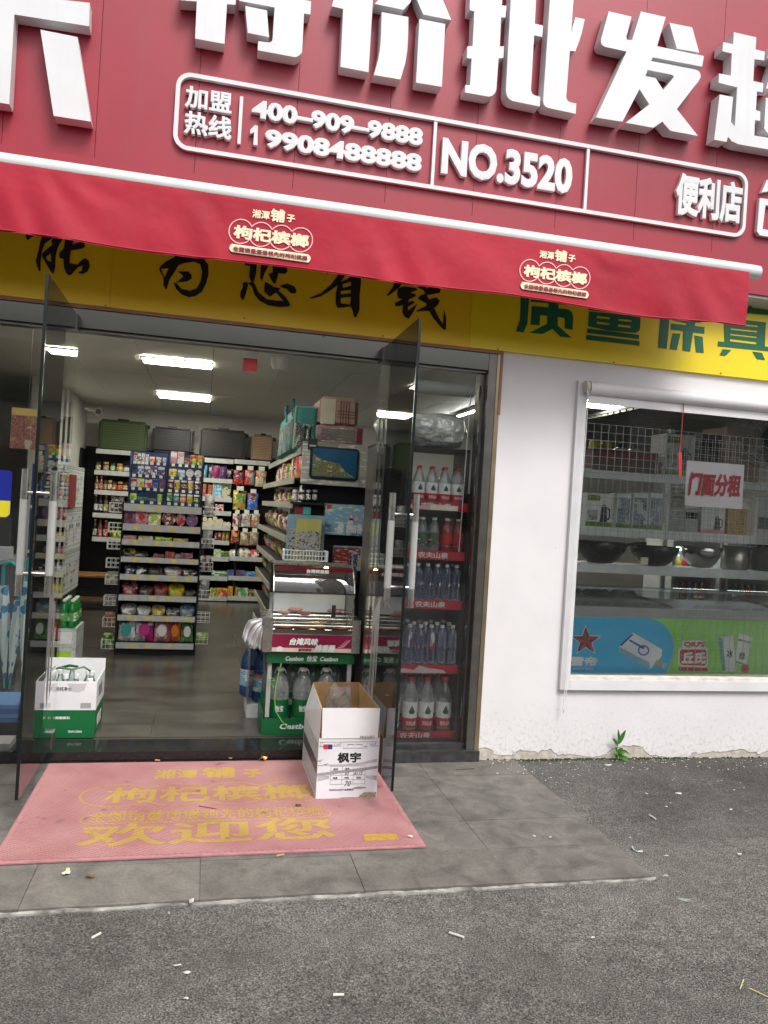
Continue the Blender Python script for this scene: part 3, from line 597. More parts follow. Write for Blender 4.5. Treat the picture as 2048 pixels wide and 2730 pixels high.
green([[(183, 177), (285, 187), (290, 160), (350, 168), (348, 192), (400, 197), (432, 213), (442, 245), (437, 325), (388, 318), (390, 262), (382, 252), (345, 246), (345, 300), (432, 377), (362, 370), (312, 320), (250, 353), (170, 345), (278, 290), (280, 240), (235, 235), (232, 298), (175, 295)]])
green([[(540, 165), (866, 198), (864, 237), (538, 203)]])
green([[(540, 212), (862, 243), (858, 325), (846, 340), (828, 346), (663, 332), (535, 305)], [(590, 240), (670, 250), (670, 262), (588, 253)], [(590, 275), (668, 286), (668, 298), (588, 288)], [(725, 258), (806, 266), (806, 278), (725, 270)], [(722, 293), (803, 302), (802, 315), (722, 307)]])
green([[(530, 318), (852, 358), (852, 385), (527, 346)]])
green([[(525, 357), (855, 397), (855, 425), (522, 388)]])
green([[(655, 330), (725, 338), (718, 381), (655, 373)]][:0] or [[(664, 347), (716, 352), (716, 356), (664, 351)]])
green([[(955, 205), (1030, 212), (1045, 240), (1026, 445), (973, 438), (988, 240), (955, 235)]])
green([[(1060, 225), (1258, 245), (1258, 262), (1240, 280), (1205, 280), (1200, 302), (1262, 310), (1260, 350), (1190, 342), (1172, 462), (1125, 455), (1130, 335), (1053, 325), (1055, 288), (1150, 297), (1150, 285), (1060, 265)]])
green([[(1063, 348), (1112, 350), (1088, 452), (1045, 447)]]); green([[(1200, 362), (1250, 370), (1257, 470), (1210, 465)]])
green([[(1400, 175), (1535, 185), (1552, 170), (1560, 190), (1720, 207), (1720, 240), (1400, 212)]])
green([[(1382, 250), (1645, 280), (1638, 430), (1720, 440), (1720, 465), (1345, 428), (1347, 398), (1388, 402)], [(1430, 283), (1595, 300), (1595, 310), (1430, 293)], [(1425, 315), (1592, 332), (1592, 343), (1425, 326)], [(1422, 350), (1590, 368), (1590, 378), (1422, 360)], [(1420, 382), (1588, 402), (1588, 418), (1420, 398)]])
green([[(1375, 447), (1430, 452), (1395, 487), (1357, 485)]]); green([[(1562, 462), (1620, 470), (1640, 515), (1590, 508)]])
for p in [(282, 815), (652, 848), (866, 893), (1021, 896), (1327, 931), (1636, 966), (1921, 995)]:
    q = at(*p, Y=BY); wpart(MB().tube([(q.x, BY-.006, q.z), (q.x, BY+.001, q.z)], .004, 6), 'screw', m_black, ban)
wpart(MB().box(-2.2, 1.635, -.018, -.001, 2.366, 2.382), 'trim_strip', m_copper, ban)

# ================================================================== AWNING
AY = -.45; ATZ = at(1000, 575, Y=AY).z-.004; AX1 = at(2012, 720, Y=AY).x; AX0 = -2.4
awn = empty('awning', (0, AY, ATZ), 'retracted red awning with white front tube and printed valance', 'awning')
wpart(MB().tube([(AX0, AY, ATZ), (AX1, AY, ATZ)], .039, 20), 'front_tube', m_tube, awn, True)
wpart(MB().tube([(AX1, AY, ATZ), (AX1+.022, AY, ATZ)], .038, 16), 'end_cap', M('grey_end_cap', (.55, .58, .58), .35), awn, True)
m_cloth = M('red_awning_cloth', (.36, .006, .025), .62, 0, .12, 3, .34, 5, .3, 0, .2, 1., .03, streak=.14)
VZ0 = at(1000, 745, Y=AY-.03).z; VX1 = at(1993, 790, Y=AY-.03).x
LOGO_X = (at(724, 630, Y=AY-.036).x, at(1480, 735, Y=AY-.036).x)
def vy(x, z):
    """gentle folds of the hanging cloth"""
    t = max(0, min(1, (ATZ-z)/(ATZ-VZ0)))
    u = math.sin(x*7.3)+.7*math.sin(x*2.9+2); fl_ = 1-max(math.exp(-((x-c)/.26)**4) for c in LOGO_X)
    return AY-.036+.012*t*math.sin(x*3.1+.6)+fl_*(.006*t*math.sin(x*9.7+z*9)+.006*math.sin(x*19+u*2+z*16)*t+.010*math.sin(x*27+u*3+z*34)*max(0, .32-abs(t-.3))*max(0, u))
b = MB(); nx, nz = 420, 18
for j in range(nz+1):
    for i in range(nx+1):
        x = AX0+(VX1-AX0)*i/nx; z0_ = VZ0+.006*math.sin(x*5)+.004*math.sin(x*2.2); z = ATZ-.004+(z0_-ATZ)*j/nz
        b.v.append((x, vy(x, z) if j else AY-.034, z))
for j in range(nz):
    for i in range(nx): b.f.append((j*(nx+1)+i, (j+1)*(nx+1)+i, (j+1)*(nx+1)+i+1, j*(nx+1)+i+1)); b.m.append(0)
va = wpart(b, 'valance', m_cloth, awn, True)
b = MB()                                              # hem
pts = [(AX0+(VX1-AX0)*i/60, vy(AX0+(VX1-AX0)*i/60, VZ0), VZ0+.006*math.sin((AX0+(VX1-AX0)*i/60)*5)+.004*math.sin((AX0+(VX1-AX0)*i/60)*2.2)+.003) for i in range(61)]
b.tube(pts, .004, 5); wpart(b, 'hem', m_cloth, awn, True)
b = MB(); zb = ATZ+.12                                # cloth running back up to the roller
for i in range(41):
    x = AX0+(VX1-AX0)*i/40
    b.v += [(x, AY-.005, ATZ+.036), (x, FY-.002, zb+.0)]
for i in range(40): b.f.append((2*i, 2*i+2, 2*i+3, 2*i+1)); b.m.append(0)
wpart(b, 'roof_cloth', m_cloth, awn)
wpart(MB().box(AX0, AX1-.05, FY-.07, FY-.003, zb-.05, zb+.03), 'roller_cassette', m_red, awn)
for x in (-.2, 1.6): wpart(MB().tube([(x, FY-.01, ATZ-.02), (x+.12, AY+.12, ATZ-.01), (x+.3, AY+.03, ATZ-.005)], .014, 8), 'folding_arm', m_steel_dk, awn)
wpart(MB().tube([(AX1-.04, FY-.01, ATZ-.03), (AX1-.03, AY+.03, ATZ-.01)], .015, 8), 'folding_arm', m_steel_dk, awn)
m_cream = M('cream_print', (.80, .70, .48), .6, 0, .04, 6); m_pinkprint = M('pink_outline_print', (.80, .42, .42), .6, 0, .04, 6); m_dkred = M('dark_red_print', (.22, .01, .02), .6, 0, 0)
def logo(dx):
    em = MB()
    f = lambda x, z: vy(x+dx, z)-.003
    f2 = lambda x, z: vy(x+dx, z)-.0105
    LYp = AY-.036
    def q(x, y): return px('L', x, y)
    for body, bl, br, tl, bo in [('湘潭', (545, 240), (820, 268), (555, 108), .03), ('铺', (830, 300), (1060, 322), (845, 95), .04), ('子', (1090, 305), (1222, 318), (1105, 185), .045), ('枸杞槟榔', (245, 560), (1440, 712), (262, 348), .045)]:
        text_on(em, body, q(*bl), q(*br), q(*tl), Y=LYp, bold=bo, depth=.001, fn=f, mi=0)
    cs = [(370, 452), (690, 500), (1010, 545), (1315, 585)]; rr = 188
    for i, (cx, cy) in enumerate(cs):
        for k in range(72):
            a0, a1 = 2*math.pi*k/72, 2*math.pi*(k+1)/72
            am = (a0+a1)/2
            if any(math.hypot(cx+rr*math.cos(am)-c2[0], cy+rr*math.sin(am)-c2[1]) < rr for j, c2 in enumerate(cs) if j != i): continue
            pp = []
            for a, r_ in ((a0, rr-9), (a1, rr-9), (a1, rr+9), (a0, rr+9)):
                p = at(*q(cx+r_*math.cos(a), cy+r_*math.sin(a)), Y=LYp); pp.append((p.x, f(p.x, p.z), p.z))
            em.quad(*pp, 1)
    pl = [(185, 715), (200, 680), (228, 650), (520, 690), (830, 735), (1130, 775), (1432, 815), (1465, 845), (1475, 882), (1462, 915), (1438, 945), (1130, 905), (830, 860), (520, 818), (230, 780), (200, 755)]
    shape_on(em, 'L', [pl], LYp, .0008, 0, lambda x, z: vy(x+dx, z)-.006)
    text_on(em, '全国销量遥遥领先的枸杞槟榔', q(240, 765), q(1420, 915), q(245, 690), Y=LYp, bold=.03, depth=.001, fn=f2, mi=2)
    em.v = [(a+dx, b_, c) for a, b_, c in em.v]
    wpart(em, 'printed_logo', [m_cream, m_pinkprint, m_dkred], awn)
logo(0); logo(at(1385, 761, Y=AY-.036).x-at(611, 661, Y=AY-.036).x)

# ================================================================== DOOR FRAME AND GLASS
HZ0, HZ1 = 2.268, 2.364
fr = empty('door_frame', (1.6, .05, .06), 'brushed steel frame around the shop entrance', 'door frame')
wpart(MB().box(-2.2, 1.556, -.004, .11, HZ0, HZ1), 'header', M('dark_polished_header', (.11, .11, .10), .2, 1, .06, 3), fr)
wpart(MB().box(-2.2, 1.556, .02, .09, HZ0-.014, HZ0-.001), 'closer_rail', m_steel_dk, fr)
wpart(MB().box(1.558, 1.606, -.006, .2, .063, HZ1), 'jamb', m_steel_dk, fr)
wpart(MB().box(1.540, 1.557, .045, .085, .091, HZ0-.002), 'inner_jamb', m_steel_dk, fr)
wpart(MB().box(1.607, 1.634, -.010, .2, .02, HZ1), 'outer_trim', M('brass_steel_trim', (.34, .27, .17), .33, .8, .15, 8), fr)
wpart(MB().box(1.625, 1.640, -.014, -.0005, HZ1-.35, 2.383), 'copper_corner', m_copper, fr)
DZ0, DZ1, DL = .125, 2.318, .79
m_sleeve = M('milky_handle_film', (.50, .50, .48), .32, .45, .05, 12)
def glass_door(X, side, label, tip):
    d = empty('glass_door', (X, 0, DZ0), label, 'glass door', 'open glass shop doors')
    wpart(MB().box(X-.006, X+.006, -DL+.001, -.002, DZ0, DZ1), 'pane', m_glass, d)
    wpart(MB().box(X-.0066, X+.0066, -DL-.009, -DL, DZ0, DZ1), 'edge_seal', m_edge, d)
    wpart(MB().box(X-.011, X+.011, -.085, -.004, DZ0-.01, DZ0+.07), 'bottom_fitting', m_steel_dk, d)
    wpart(MB().box(X-.011, X+.011, -.085, .03, DZ1-.075, DZ1+.004), 'top_fitting', m_steel_dk, d)
    hy = -DL+.085
    for s in (-1, 1):
        h = wpart(MB().tube([(X+s*.058, hy, .965), (X+s*.058, hy, 1.505)], .0165, 14), 'handle', m_steel, d, True)
        b = MB().tube([(X+s*.058, hy, 1.055), (X+s*.058, hy, 1.375)], .0172, 14)
        l = d.location; b.v = [(a-l.x, b_-l.y, c-l.z) for a, b_, c in b.v]
        b.build('film_sleeve', m_sleeve, h, True)
        for z in (1.06, 1.405):
            b = MB().tube([(X+s*.007, hy, z), (X+s*.045, hy, z)], .0095, 10); b.v = [(a-l.x, b_-l.y, c-l.z) for a, b_, c in b.v]
            b.build('standoff', m_steel, h, True)
    # remnants of adhesive film on the glass
    film = clear('old_film', (.8, .8, .8), .5, .34, (.62, .60, .60), .3)
    y0 = -.36
    sh = [[(y0, .98), (y0+.16, .86), (y0+.16, .44), (y0+.13, .40), (y0+.12, .80), (y0+.1, .82), (y0+.095, .36), (y0+.05, .44), (y0+.04, .84), (y0+.02, .5), (y0, .6)]]
    vs, fs = poly_shape(sh, .0006)
    wpart(MB().add([(X+tip*(.0062+c), a, b_) for a, b_, c in vs], fs), 'film_remnant', film, d)
    return d
glass_door(-.69, -1, 'left open frameless glass door with steel pull handles', 1)
glass_door(.92, 1, 'right open frameless glass door beside the opened carton', -1)
def pane(name, x0, x1, label):
    b = MB(); b.box(x0, x1, .060, .072, .06, HZ0-.016); return b.build(name, m_glass2, label=label, cat='glass pane')
pane('shop_front_glazing', .945, 1.539, 'fixed glass pane in front of the red shelved bottled water')
pane('shop_front_glazing', -2.1, -.71, 'fixed glass pane left of the entrance, in front of the umbrellas')
sb = empty('blind_roller', (1.25, .14, 2.15), 'grey rolled blind behind the top of the right side pane', 'blind')
wpart(MB().tube([(.97, .14, 2.16), (1.52, .14, 2.16)], .04, 12), 'roller', M('grey_blind', (.36, .37, .35), .6), sb, True)
wpart(MB().tube([(1.50, .12, 2.13), (1.485, .12, 1.2)], .003, 5), 'cord', m_whitewire, sb)

# ================================================================== DISPLAY WINDOW
win = empty('display_window', (2.2, 0, .42), 'white framed display window with a rolled blind at its top', 'window')
m_frame = M('white_window_frame', (.64, .63, .64), .42, 0, .06, 7)
m_sill = M('stained_sill', (.62, .58, .52), .6, 0, .22, 16)
OX0, OX1, OZ0, OZ1 = 2.117, 4.35, .418, 2.262
wpart(MB().box(OX0, WX0+.012, -.028, .03, OZ0, OZ1), 'frame_stile', m_frame, win)
wpart(MB().box(WX0+.013, OX1, -.028, .03, OZ0, WZ0+.012), 'frame_bottom_rail', m_frame, win)
wpart(MB().box(WX0+.013, OX1, -.028, .03, WZ1-.012, OZ1), 'frame_top_rail', m_frame, win)
wpart(MB().box(WX0+.013, WX1, -.018, .085, WZ0+.013, WZ0+.030), 'sill', m_sill, win)
wpart(MB().tube([(OX0+.055, -.05, OZ1-.045), (OX1, -.05, OZ1-.045)], .042, 16), 'blind_roll', m_frame, win, True)
wpart(MB().tube([(OX0+.03, -.05, OZ1-.04), (OX0+.052, -.05, OZ1-.04)], .035, 14), 'blind_chain_wheel', M('beige_plastic', (.55, .52, .42), .5), win, True)
wpart(MB().box(OX0+.06, OX1, -.052, -.040, OZ1-.135, OZ1-.087), 'blind_bottom_bar', m_frame, win)
b = MB(); b.tube([(OX0+.045, -.075, OZ1-.06), (OX0+.040, -.06, 1.2), (OX0+.03, -.045, .30), (OX0+.024, -.04, .285), (OX0+.018, -.045, .31), (OX0+.026, -.07, 1.2), (OX0+.033, -.08, OZ1-.06)], .0022, 5)
wpart(b, 'blind_cord', m_whitewire, win)
wpart(MB().box(WX0+.005, WX1, .046, .052, WZ0+.02, WZ1), 'pane', m_glass2, win)

# ================================================================== GOODS: unit shapes (x,y centred, base at z=0, front = -y), scaled per thing
def bevel_box(bv=.02):
    bm = bmesh.new(); bmesh.ops.create_cube(bm, size=1.0)
    for v in bm.verts: v.co.z += .5
    bmesh.ops.bevel(bm, geom=bm.edges[:], offset=bv, segments=1, affect='EDGES')
    me = bpy.data.meshes.new('box'); bm.to_mesh(me); bm.free(); return me
UNIT = {}
def unit_mesh(shape, mat):
    k = (shape, mat.name)
    if k in UNIT: return UNIT[k]
    if ('base', shape) not in UNIT:
        b = MB(); sm = False
        if shape == 'box': me = bevel_box(.015)
        elif shape == 'pouch':                              # crimped pillow bag standing up
            nx, nz = 8, 10
            for side in (-1, 1):
                for j in range(nz+1):
                    for i in range(nx+1):
                        u, v = i/nx*2-1, j/nz
                        d = max(0, (1-abs(u)**2.4))*(math.sin(math.pi*min(1, max(0, (v-.02)/.9)))**.55 if .02 < v < .92 else 0)
                        x = u*.5*(1-.06*math.sin(math.pi*v)); wob = .03*math.sin(7*u+5*v)*d
                        b.v.append((x+.01*math.sin(9*v), side*(.5*d+wob+.01), v+(.008*math.sin(14*u) if v > .95 else 0)))
                o = len(b.v)-(nx+1)*(nz+1)
                for j in range(nz):
                    for i in range(nx):
                        f = (o+j*(nx+1)+i, o+j*(nx+1)+i+1, o+(j+1)*(nx+1)+i+1, o+(j+1)*(nx+1)+i)
                        b.f.append(f if side < 0 else f[::-1]); b.m.append(0)
            sm = True; me = None
        elif shape == 'heap':                               # soft bag lying down, crinkled
            n, k_ = 12, 6
            for j in range(k_+1):
                a = j/k_*math.pi/2
                for i in range(n):
                    t = 2*math.pi*i/n; r = .5*math.cos(a)**.5*(1+.10*math.sin(3*t+j)+.05*math.sin(5*t))
                    b.v.append((max(-.5, min(.5, r*1.25*math.cos(t))), max(-.5, min(.5, r*1.2*math.sin(t))), math.sin(a)**.8*(.8+.2*math.sin(2*t+1.3))))
            for j in range(k_):
                for i in range(n): b.f.append((j*n+i, j*n+(i+1) % n, (j+1)*n+(i+1) % n, (j+1)*n+i)); b.m.append(0)
            b.f.append(tuple(k_*n+i for i in range(n))); b.m.append(0); sm = True; me = None
        elif shape == 'bottle':
            b.lathe([(.40, 0), (.5, .02), (.5, .16), (.47, .19), (.5, .22), (.5, .56), (.47, .62), (.40, .72), (.26, .84), (.17, .89), (.17, .93)], 14); sm = True; me = None
        elif shape == 'bottle_cap': b.lathe([(.20, .925), (.21, .93), (.21, .995), (.18, 1.)], 12); sm = True; me = None
        elif shape == 'bottle_label': b.lathe([(.508, .24), (.508, .54)], 14, cap=False); sm = True; me = None
        elif shape == 'bottle_label_low': b.lathe([(.508, .06), (.508, .24)], 14, cap=False); sm = True; me = None
        elif shape == 'waist':                               # squared bottle with a pinched waist
            b.lathe([(.42, 0), (.5, .02), (.5, .30), (.38, .37), (.5, .45), (.5, .74), (.42, .82), (.22, .90), (.19, .94)], 8); sm = True; me = None
        elif shape == 'jug':                                 # ribbed five litre water bottle
            b.lathe([(.44, 0), (.5, .03), (.5, .22), (.5, .50), (.485, .53), (.5, .56), (.485, .59), (.5, .62), (.47, .70), (.38, .80), (.22, .88), (.14, .91), (.14, .95)], 16); sm = True; me = None
        elif shape == 'jug_cap': b.lathe([(.17, .94), (.17, .995), (.14, 1.)], 12); sm = True; me = None
        elif shape == 'jug_label': b.lathe([(.509, .20), (.509, .50)], 16, cap=False); sm = True; me = None
        elif shape == 'jar': b.lathe([(.44, 0), (.5, .05), (.5, .72), (.42, .80)], 12); sm = True; me = None
        elif shape == 'jar_lid': b.lathe([(.46, .80), (.47, .81), (.47, .97), (.44, 1.)], 12); sm = True; me = None
        elif shape == 'jar_label': b.lathe([(.508, .15), (.508, .62)], 12, cap=False); sm = True; me = None
        elif shape == 'tall': b.lathe([(.46, 0), (.5, .02), (.5, .60), (.44, .68), (.22, .80), (.18, .90)], 12); sm = True; me = None
        elif shape == 'tall_cap': b.lathe([(.22, .90), (.22, .985), (.18, 1.)], 10); sm = True; me = None
        elif shape == 'tall_label': b.lathe([(.51, .12), (.51, .48)], 12, cap=False); sm = True; me = None
        elif shape == 'roll': b.tube([(0, -.5, .5), (0, .5, .5)], .5, 12); sm = True; me = None
        elif shape == 'disc': b.tube([(0, -.5, .5), (0, .5, .5)], .5, 20); sm = True; me = None
        elif shape == 'front': b.add([(-.42, -.503, .12), (.42, -.503, .12), (.42, -.503, .88), (-.42, -.503, .88)], [(0, 1, 2, 3)]); me = None
        elif shape == 'band': b.add([(-.485, -.503, .62), (.485, -.503, .62), (.485, -.503, .9), (-.485, -.503, .9)], [(0, 1, 2, 3)]); me = None
        elif shape == 'lowband': b.add([(-.485, -.503, .03), (.485, -.503, .03), (.485, -.503, .16), (-.485, -.503, .16)], [(0, 1, 2, 3)]); me = None
        elif shape == 'badge':
            b.add([(.27*math.cos(k*.52), -.512, .55+.24*math.sin(k*.52)) for k in range(12)], [tuple(range(12))]); me = None
        elif shape == 'badge_out':
            b.add([(.30*math.cos(k*.52), -.56, .52+.26*math.sin(k*.52)) for k in range(12)], [tuple(range(12))]); me = None
        elif shape == 'panel_out': b.add([(-.27, -.55, .52), (.27, -.55, .52), (.27, -.53, .80), (-.27, -.53, .80)], [(0, 1, 2, 3)]); me = None
        elif shape in ('brand_text', 'jug_text', 'drink_text'):
            body, z0_, z1_, r_, sp = {'brand_text': ('农夫山泉', .10, .19, .516, 1.3), 'jug_text': ('怡宝', .31, .41, .516, .8), 'drink_text': ('冰红茶', .34, .46, .516, .9)}[shape]
            vs_, fs_ = text_shape(body, .03, .004); b.add([((r_+c)*math.sin((a-.5)*sp), -(r_+c)*math.cos((a-.5)*sp), z0_+q*(z1_-z0_)) for a, q, c in vs_], fs_); me = None
        elif shape == 'emblem': b.add([(-.12, -.515, .32), (.12, -.515, .32), (.0, -.52, .49), (-.2, -.50, .36), (.2, -.50, .36)], [(0, 1, 2), (0, 2, 3), (1, 4, 2)]); me = None
        elif shape == 'kettle':                              # printed kettle picture
            b.add([(.02, -.505, .16), (.30, -.505, .16), (.26, -.505, .62), (.07, -.505, .62)], [(0, 1, 2, 3)])
            b.add([(.30, -.505, .22), (.40, -.505, .26), (.40, -.505, .55), (.28, -.505, .60), (.275, -.505, .55), (.35, -.505, .52), (.35, -.505, .30), (.295, -.505, .28)], [(0, 1, 2, 3, 4, 5, 6, 7)])
            b.add([(.08, -.505, .635), (.25, -.505, .635), (.2, -.505, .68), (.12, -.505, .68)], [(0, 1, 2, 3)]); me = None
        elif shape == 'picture':
            b.add([(-.42, -.505, .2), (-.06, -.505, .2), (-.06, -.505, .5), (-.42, -.505, .5)], [(0, 1, 2, 3)]); me = None
        elif shape == 'pill': b.add([(-.45, -.505, .78), (-.02, -.505, .78), (.02, -.505, .86), (-.02, -.505, .94), (-.45, -.505, .94)], [(0, 1, 2, 3, 4)]); me = None
        if me is None: me = b.mesh(shape, [], sm)
        UNIT[('base', shape)] = me
    me = UNIT[('base', shape)].copy(); me.materials.clear(); me.materials.append(mat); UNIT[k] = me
    return me
def thing(name, shape, mat, loc, size, label, cat, group=None, parts=(), rz=0., tilt=0.):
    o = link(name, unit_mesh(shape, mat), None, loc, size, (tilt, 0, rz), label, cat, group)
    for pn, ps, pm in parts: link(pn, unit_mesh(ps, pm), o)
    return o
C = lambda *c: c
# inks
RED, DRED, MAR, ORG, YEL, LIME, GRN, DGRN, TEAL, BLU, NAVY, PUR, PINK, MAG, WHT, CRM, TAN, BRN, BLK, GRY, SIL, GLD, LBL = ((.50, .02, .02), (.20, .01, .015), (.16, .015, .04), (.65, .18, .02), (.70, .50, .03), (.40, .62, .05), (.05, .30, .05), (.01, .10, .03), (.04, .35, .33), (.03, .12, .50), (.012, .03, .16), (.17, .06, .22), (.65, .28, .32), (.50, .03, .22), (.72, .72, .70), (.66, .60, .42), (.42, .32, .18), (.16, .08, .04), (.015, .015, .016), (.25, .25, .25), (.5, .5, .5), (.52, .36, .08), (.25, .5, .68))
_pm = {}
def solid(c, rough=.4):
    k = (c, rough)
    if k not in _pm: _pm[k] = M('ink_%d' % len(_pm), c, rough, 0, .08, 14)
    return _pm[k]
sd_ = [0]
def pr(a, b_=WHT, c=None, scale=4.):
    sd_[0] += 1
    return printed(a, b_, c or tuple(min(1, v*1.6+.05) for v in a), scale, float(sd_[0] % 13))
CN = {RED: 'red', DRED: 'dark red', MAR: 'maroon', ORG: 'orange', YEL: 'yellow', LIME: 'lime green', GRN: 'green', DGRN: 'dark green', TEAL: 'teal', BLU: 'blue', NAVY: 'navy', PUR: 'purple', PINK: 'pink', MAG: 'magenta', WHT: 'white', CRM: 'cream', TAN: 'tan', BRN: 'brown', BLK: 'black', GRY: 'grey', SIL: 'silver', GLD: 'gold', LBL: 'pale blue'}
def shelf_item(kind, crop, r, Y, depth, c1, c2, where, group, idx, tag=False, base=None):
    """one product seen at rectangle r of a crop, standing in plane Y"""
    x, z, w_, h = span(crop, *r, Y)
    if base is not None: h += z-base; z = base
    nm = {'box': ('packaged_box', 'box'), 'pouch': ('snack_pouch', 'pouch'), 'heap': ('sweet_bag', 'bag'), 'jar': ('jar', 'jar'), 'tall': ('sauce_bottle', 'bottle'), 'tub': ('gum_tub', 'tub'), 'disc': ('round_gift_tin', 'tin'), 'roll': ('noodle_roll', 'noodles'), 'bottle': ('drink_bottle', 'bottle')}[kind]
    a1 = CN[c1]; lab = '%s and %s %s, %s' % (a1, CN[c2], nm[1], where) if c2 != c1 else '%s %s, %s' % (a1, nm[1], where)
    loc = (x, Y, z)
    if kind == 'box':
        o = thing(nm[0], 'box', pr(c1, c2), loc, (w_*.96, depth, h), lab, nm[1], group, [('front_panel', 'front' if idx % 2 else 'band', pr(c2, c1, None, 6.))])
    elif kind == 'pouch':
        o = thing(nm[0], 'pouch', pr(c1, c2, None, 3.5), loc, (w_*1.0, depth, h), lab, nm[1], group, [('title_panel', 'panel_out', pr(c2, WHT, None, 6.))] if idx % 3 == 1 else [])
    elif kind == 'heap': o = thing(nm[0], 'heap', pr(c1, c2, None, 5.), loc, (w_*1.02, depth, h), lab, nm[1], group)
    elif kind in ('jar', 'tub'):
        o = thing(nm[0], 'jar', solid(c1, .2), loc, (w_*.95, w_*.95, h), lab, nm[1], group, [('lid', 'jar_lid', solid(WHT if kind == 'tub' else GLD if idx % 2 else BLK)), ('label', 'jar_label', pr(c2, WHT, c1, 6.))])
    elif kind == 'tall':
        o = thing(nm[0], 'tall', solid(c1, .12), loc, (w_*.9, w_*.9, h), lab, nm[1], group, [('cap', 'tall_cap', solid(RED if idx % 2 else YEL)), ('label', 'tall_label', pr(c2, WHT, c1, 6.))])
    elif kind == 'disc': o = thing(nm[0], 'disc', pr(c1, c2, None, 5.), loc, (w_, depth*.4, h), lab, nm[1], group)
    elif kind == 'roll': o = thing(nm[0], 'roll', solid(CRM, .6), loc, (w_, depth, w_), lab, nm[1], group)
    if tag:
        t = MB().box(-.5, .5, -.01, 0, 0, 1); 
        tw = min(.05, w_*.8)
        link('price_tag', unit_mesh('front', m_tag), o, (0, -.03, -.02), (.9, 1.02, .32))
    return o
def goods(crop, Y, depth, rows, group, where_fn, tag=False):
    for ri, (rw, items) in enumerate(rows):
        for k, it in enumerate(items):
            kind, r, c1, c2 = it[0], it[1], it[2], it[3]
            shelf_item(kind, crop, r, Y+(it[4] if len(it) > 4 else 0), depth, c1, c2, where_fn(rw, k), group, k, tag)
def rail_at(root, crop, r, Y, h=None, d=.3, mat=None):
    """silver price rail with its shelf board behind it"""
    a = at(*px(crop, r[0], (r[1]+r[3])/2), Y=Y); c = at(*px(crop, r[2], (r[1]+r[3])/2), Y=Y)
    z = (a.z+c.z)/2; hh = h or .042
    x0, x1 = min(a.x, c.x), max(a.x, c.x)
    wpart(MB().box(x0, x1, Y-.012, Y, z-hh/2, z+hh/2), 'price_rail', mat or m_rail, root)
    wpart(MB().box(x0, x1, Y+.001, Y+d, z+hh/2-.012, z+hh/2-.002), 'shelf', m_blackrack if mat is None else mat, root)
    return x0, x1, z+hh/2

# ------------------------------------------------------------------ island rack facing the door
RY = 2.69; RX0, RX1 = -.668, -.022
rk = empty('display_rack', (-.34, RY, FZ), 'black end display rack with silver rails facing the open door', 'rack')
b = MB(); b.box(RX0, RX1, RY+.36, RY+.38, FZ, 1.8); wpart(b, 'back_panel', m_blackrack, rk)
for x in (RX0-.012, RX1+.002): wpart(MB().box(x, x+.012, RY+.0, RY+.38, FZ, 1.36), 'upright', m_blackrack, rk)
wpart(MB().box(RX0, RX1, RY+.012, RY+.35, FZ+.001, FZ+.06), 'plinth', m_blackrack, rk)
TZ = []
for z, hh in [(1.318, .062), (1.148, .058), (1.020, .05), (.872, .045), (.722, .05), (.545, .05), (.372, .048), (.135, .05)]:
    wpart(MB().box(RX0+.001, RX1-.001, RY-.014, RY, z-hh/2, z+hh/2), 'price_rail', m_rail, rk)
    wpart(MB().box(RX0+.001, RX1-.001, RY+.001, RY+.355, z+hh/2-.012, z+hh/2-.002), 'shelf', m_blackrack, rk)
    for i in range(4):
        if random.random() < .75:
            x = RX0+.07+.15*i+random.uniform(0, .05); wpart(MB().box(x, x+.05, RY-.0155, RY-.0145, z-.013, z+.013), 'price_tag', m_yel, rk)
    TZ.append(z+hh/2-.002)
# gum rack on top
gr = empty('gum_rack', (-.34, RY+.03, 1.352), 'navy tiered chewing gum rack on top of the display rack', 'rack')
m_navy = M('navy_rack_plastic', (.012, .035, .12), .3, 0, .1, 12)
for h_ in (0, 1):
    x0 = RX0+.03+h_*.30; x1 = x0+.295
    for t in range(4):
        z = 1.352+.115*t; wpart(MB().box(x0, x1, RY+.03+.05*t, RY+.09+.05*t, z, z+.028), 'tier', m_navy, gr)
        wpart(MB().box(x0, x1, RY+.092+.05*t, RY+.10+.05*t, z, z+.115), 'tier_back', m_navy, gr)
    wpart(MB().box(x0-.006, x0-.001, RY+.03, RY+.27, 1.352, 1.80), 'side_panel', m_navy, gr)
wpart(MB().box(RX1-.02, RX1-.014, RY+.03, RY+.27, 1.352, 1.80), 'side_panel', m_navy, gr)
tiers = {1: 'bottom', 2: 'second', 3: 'third', 4: 'top'}
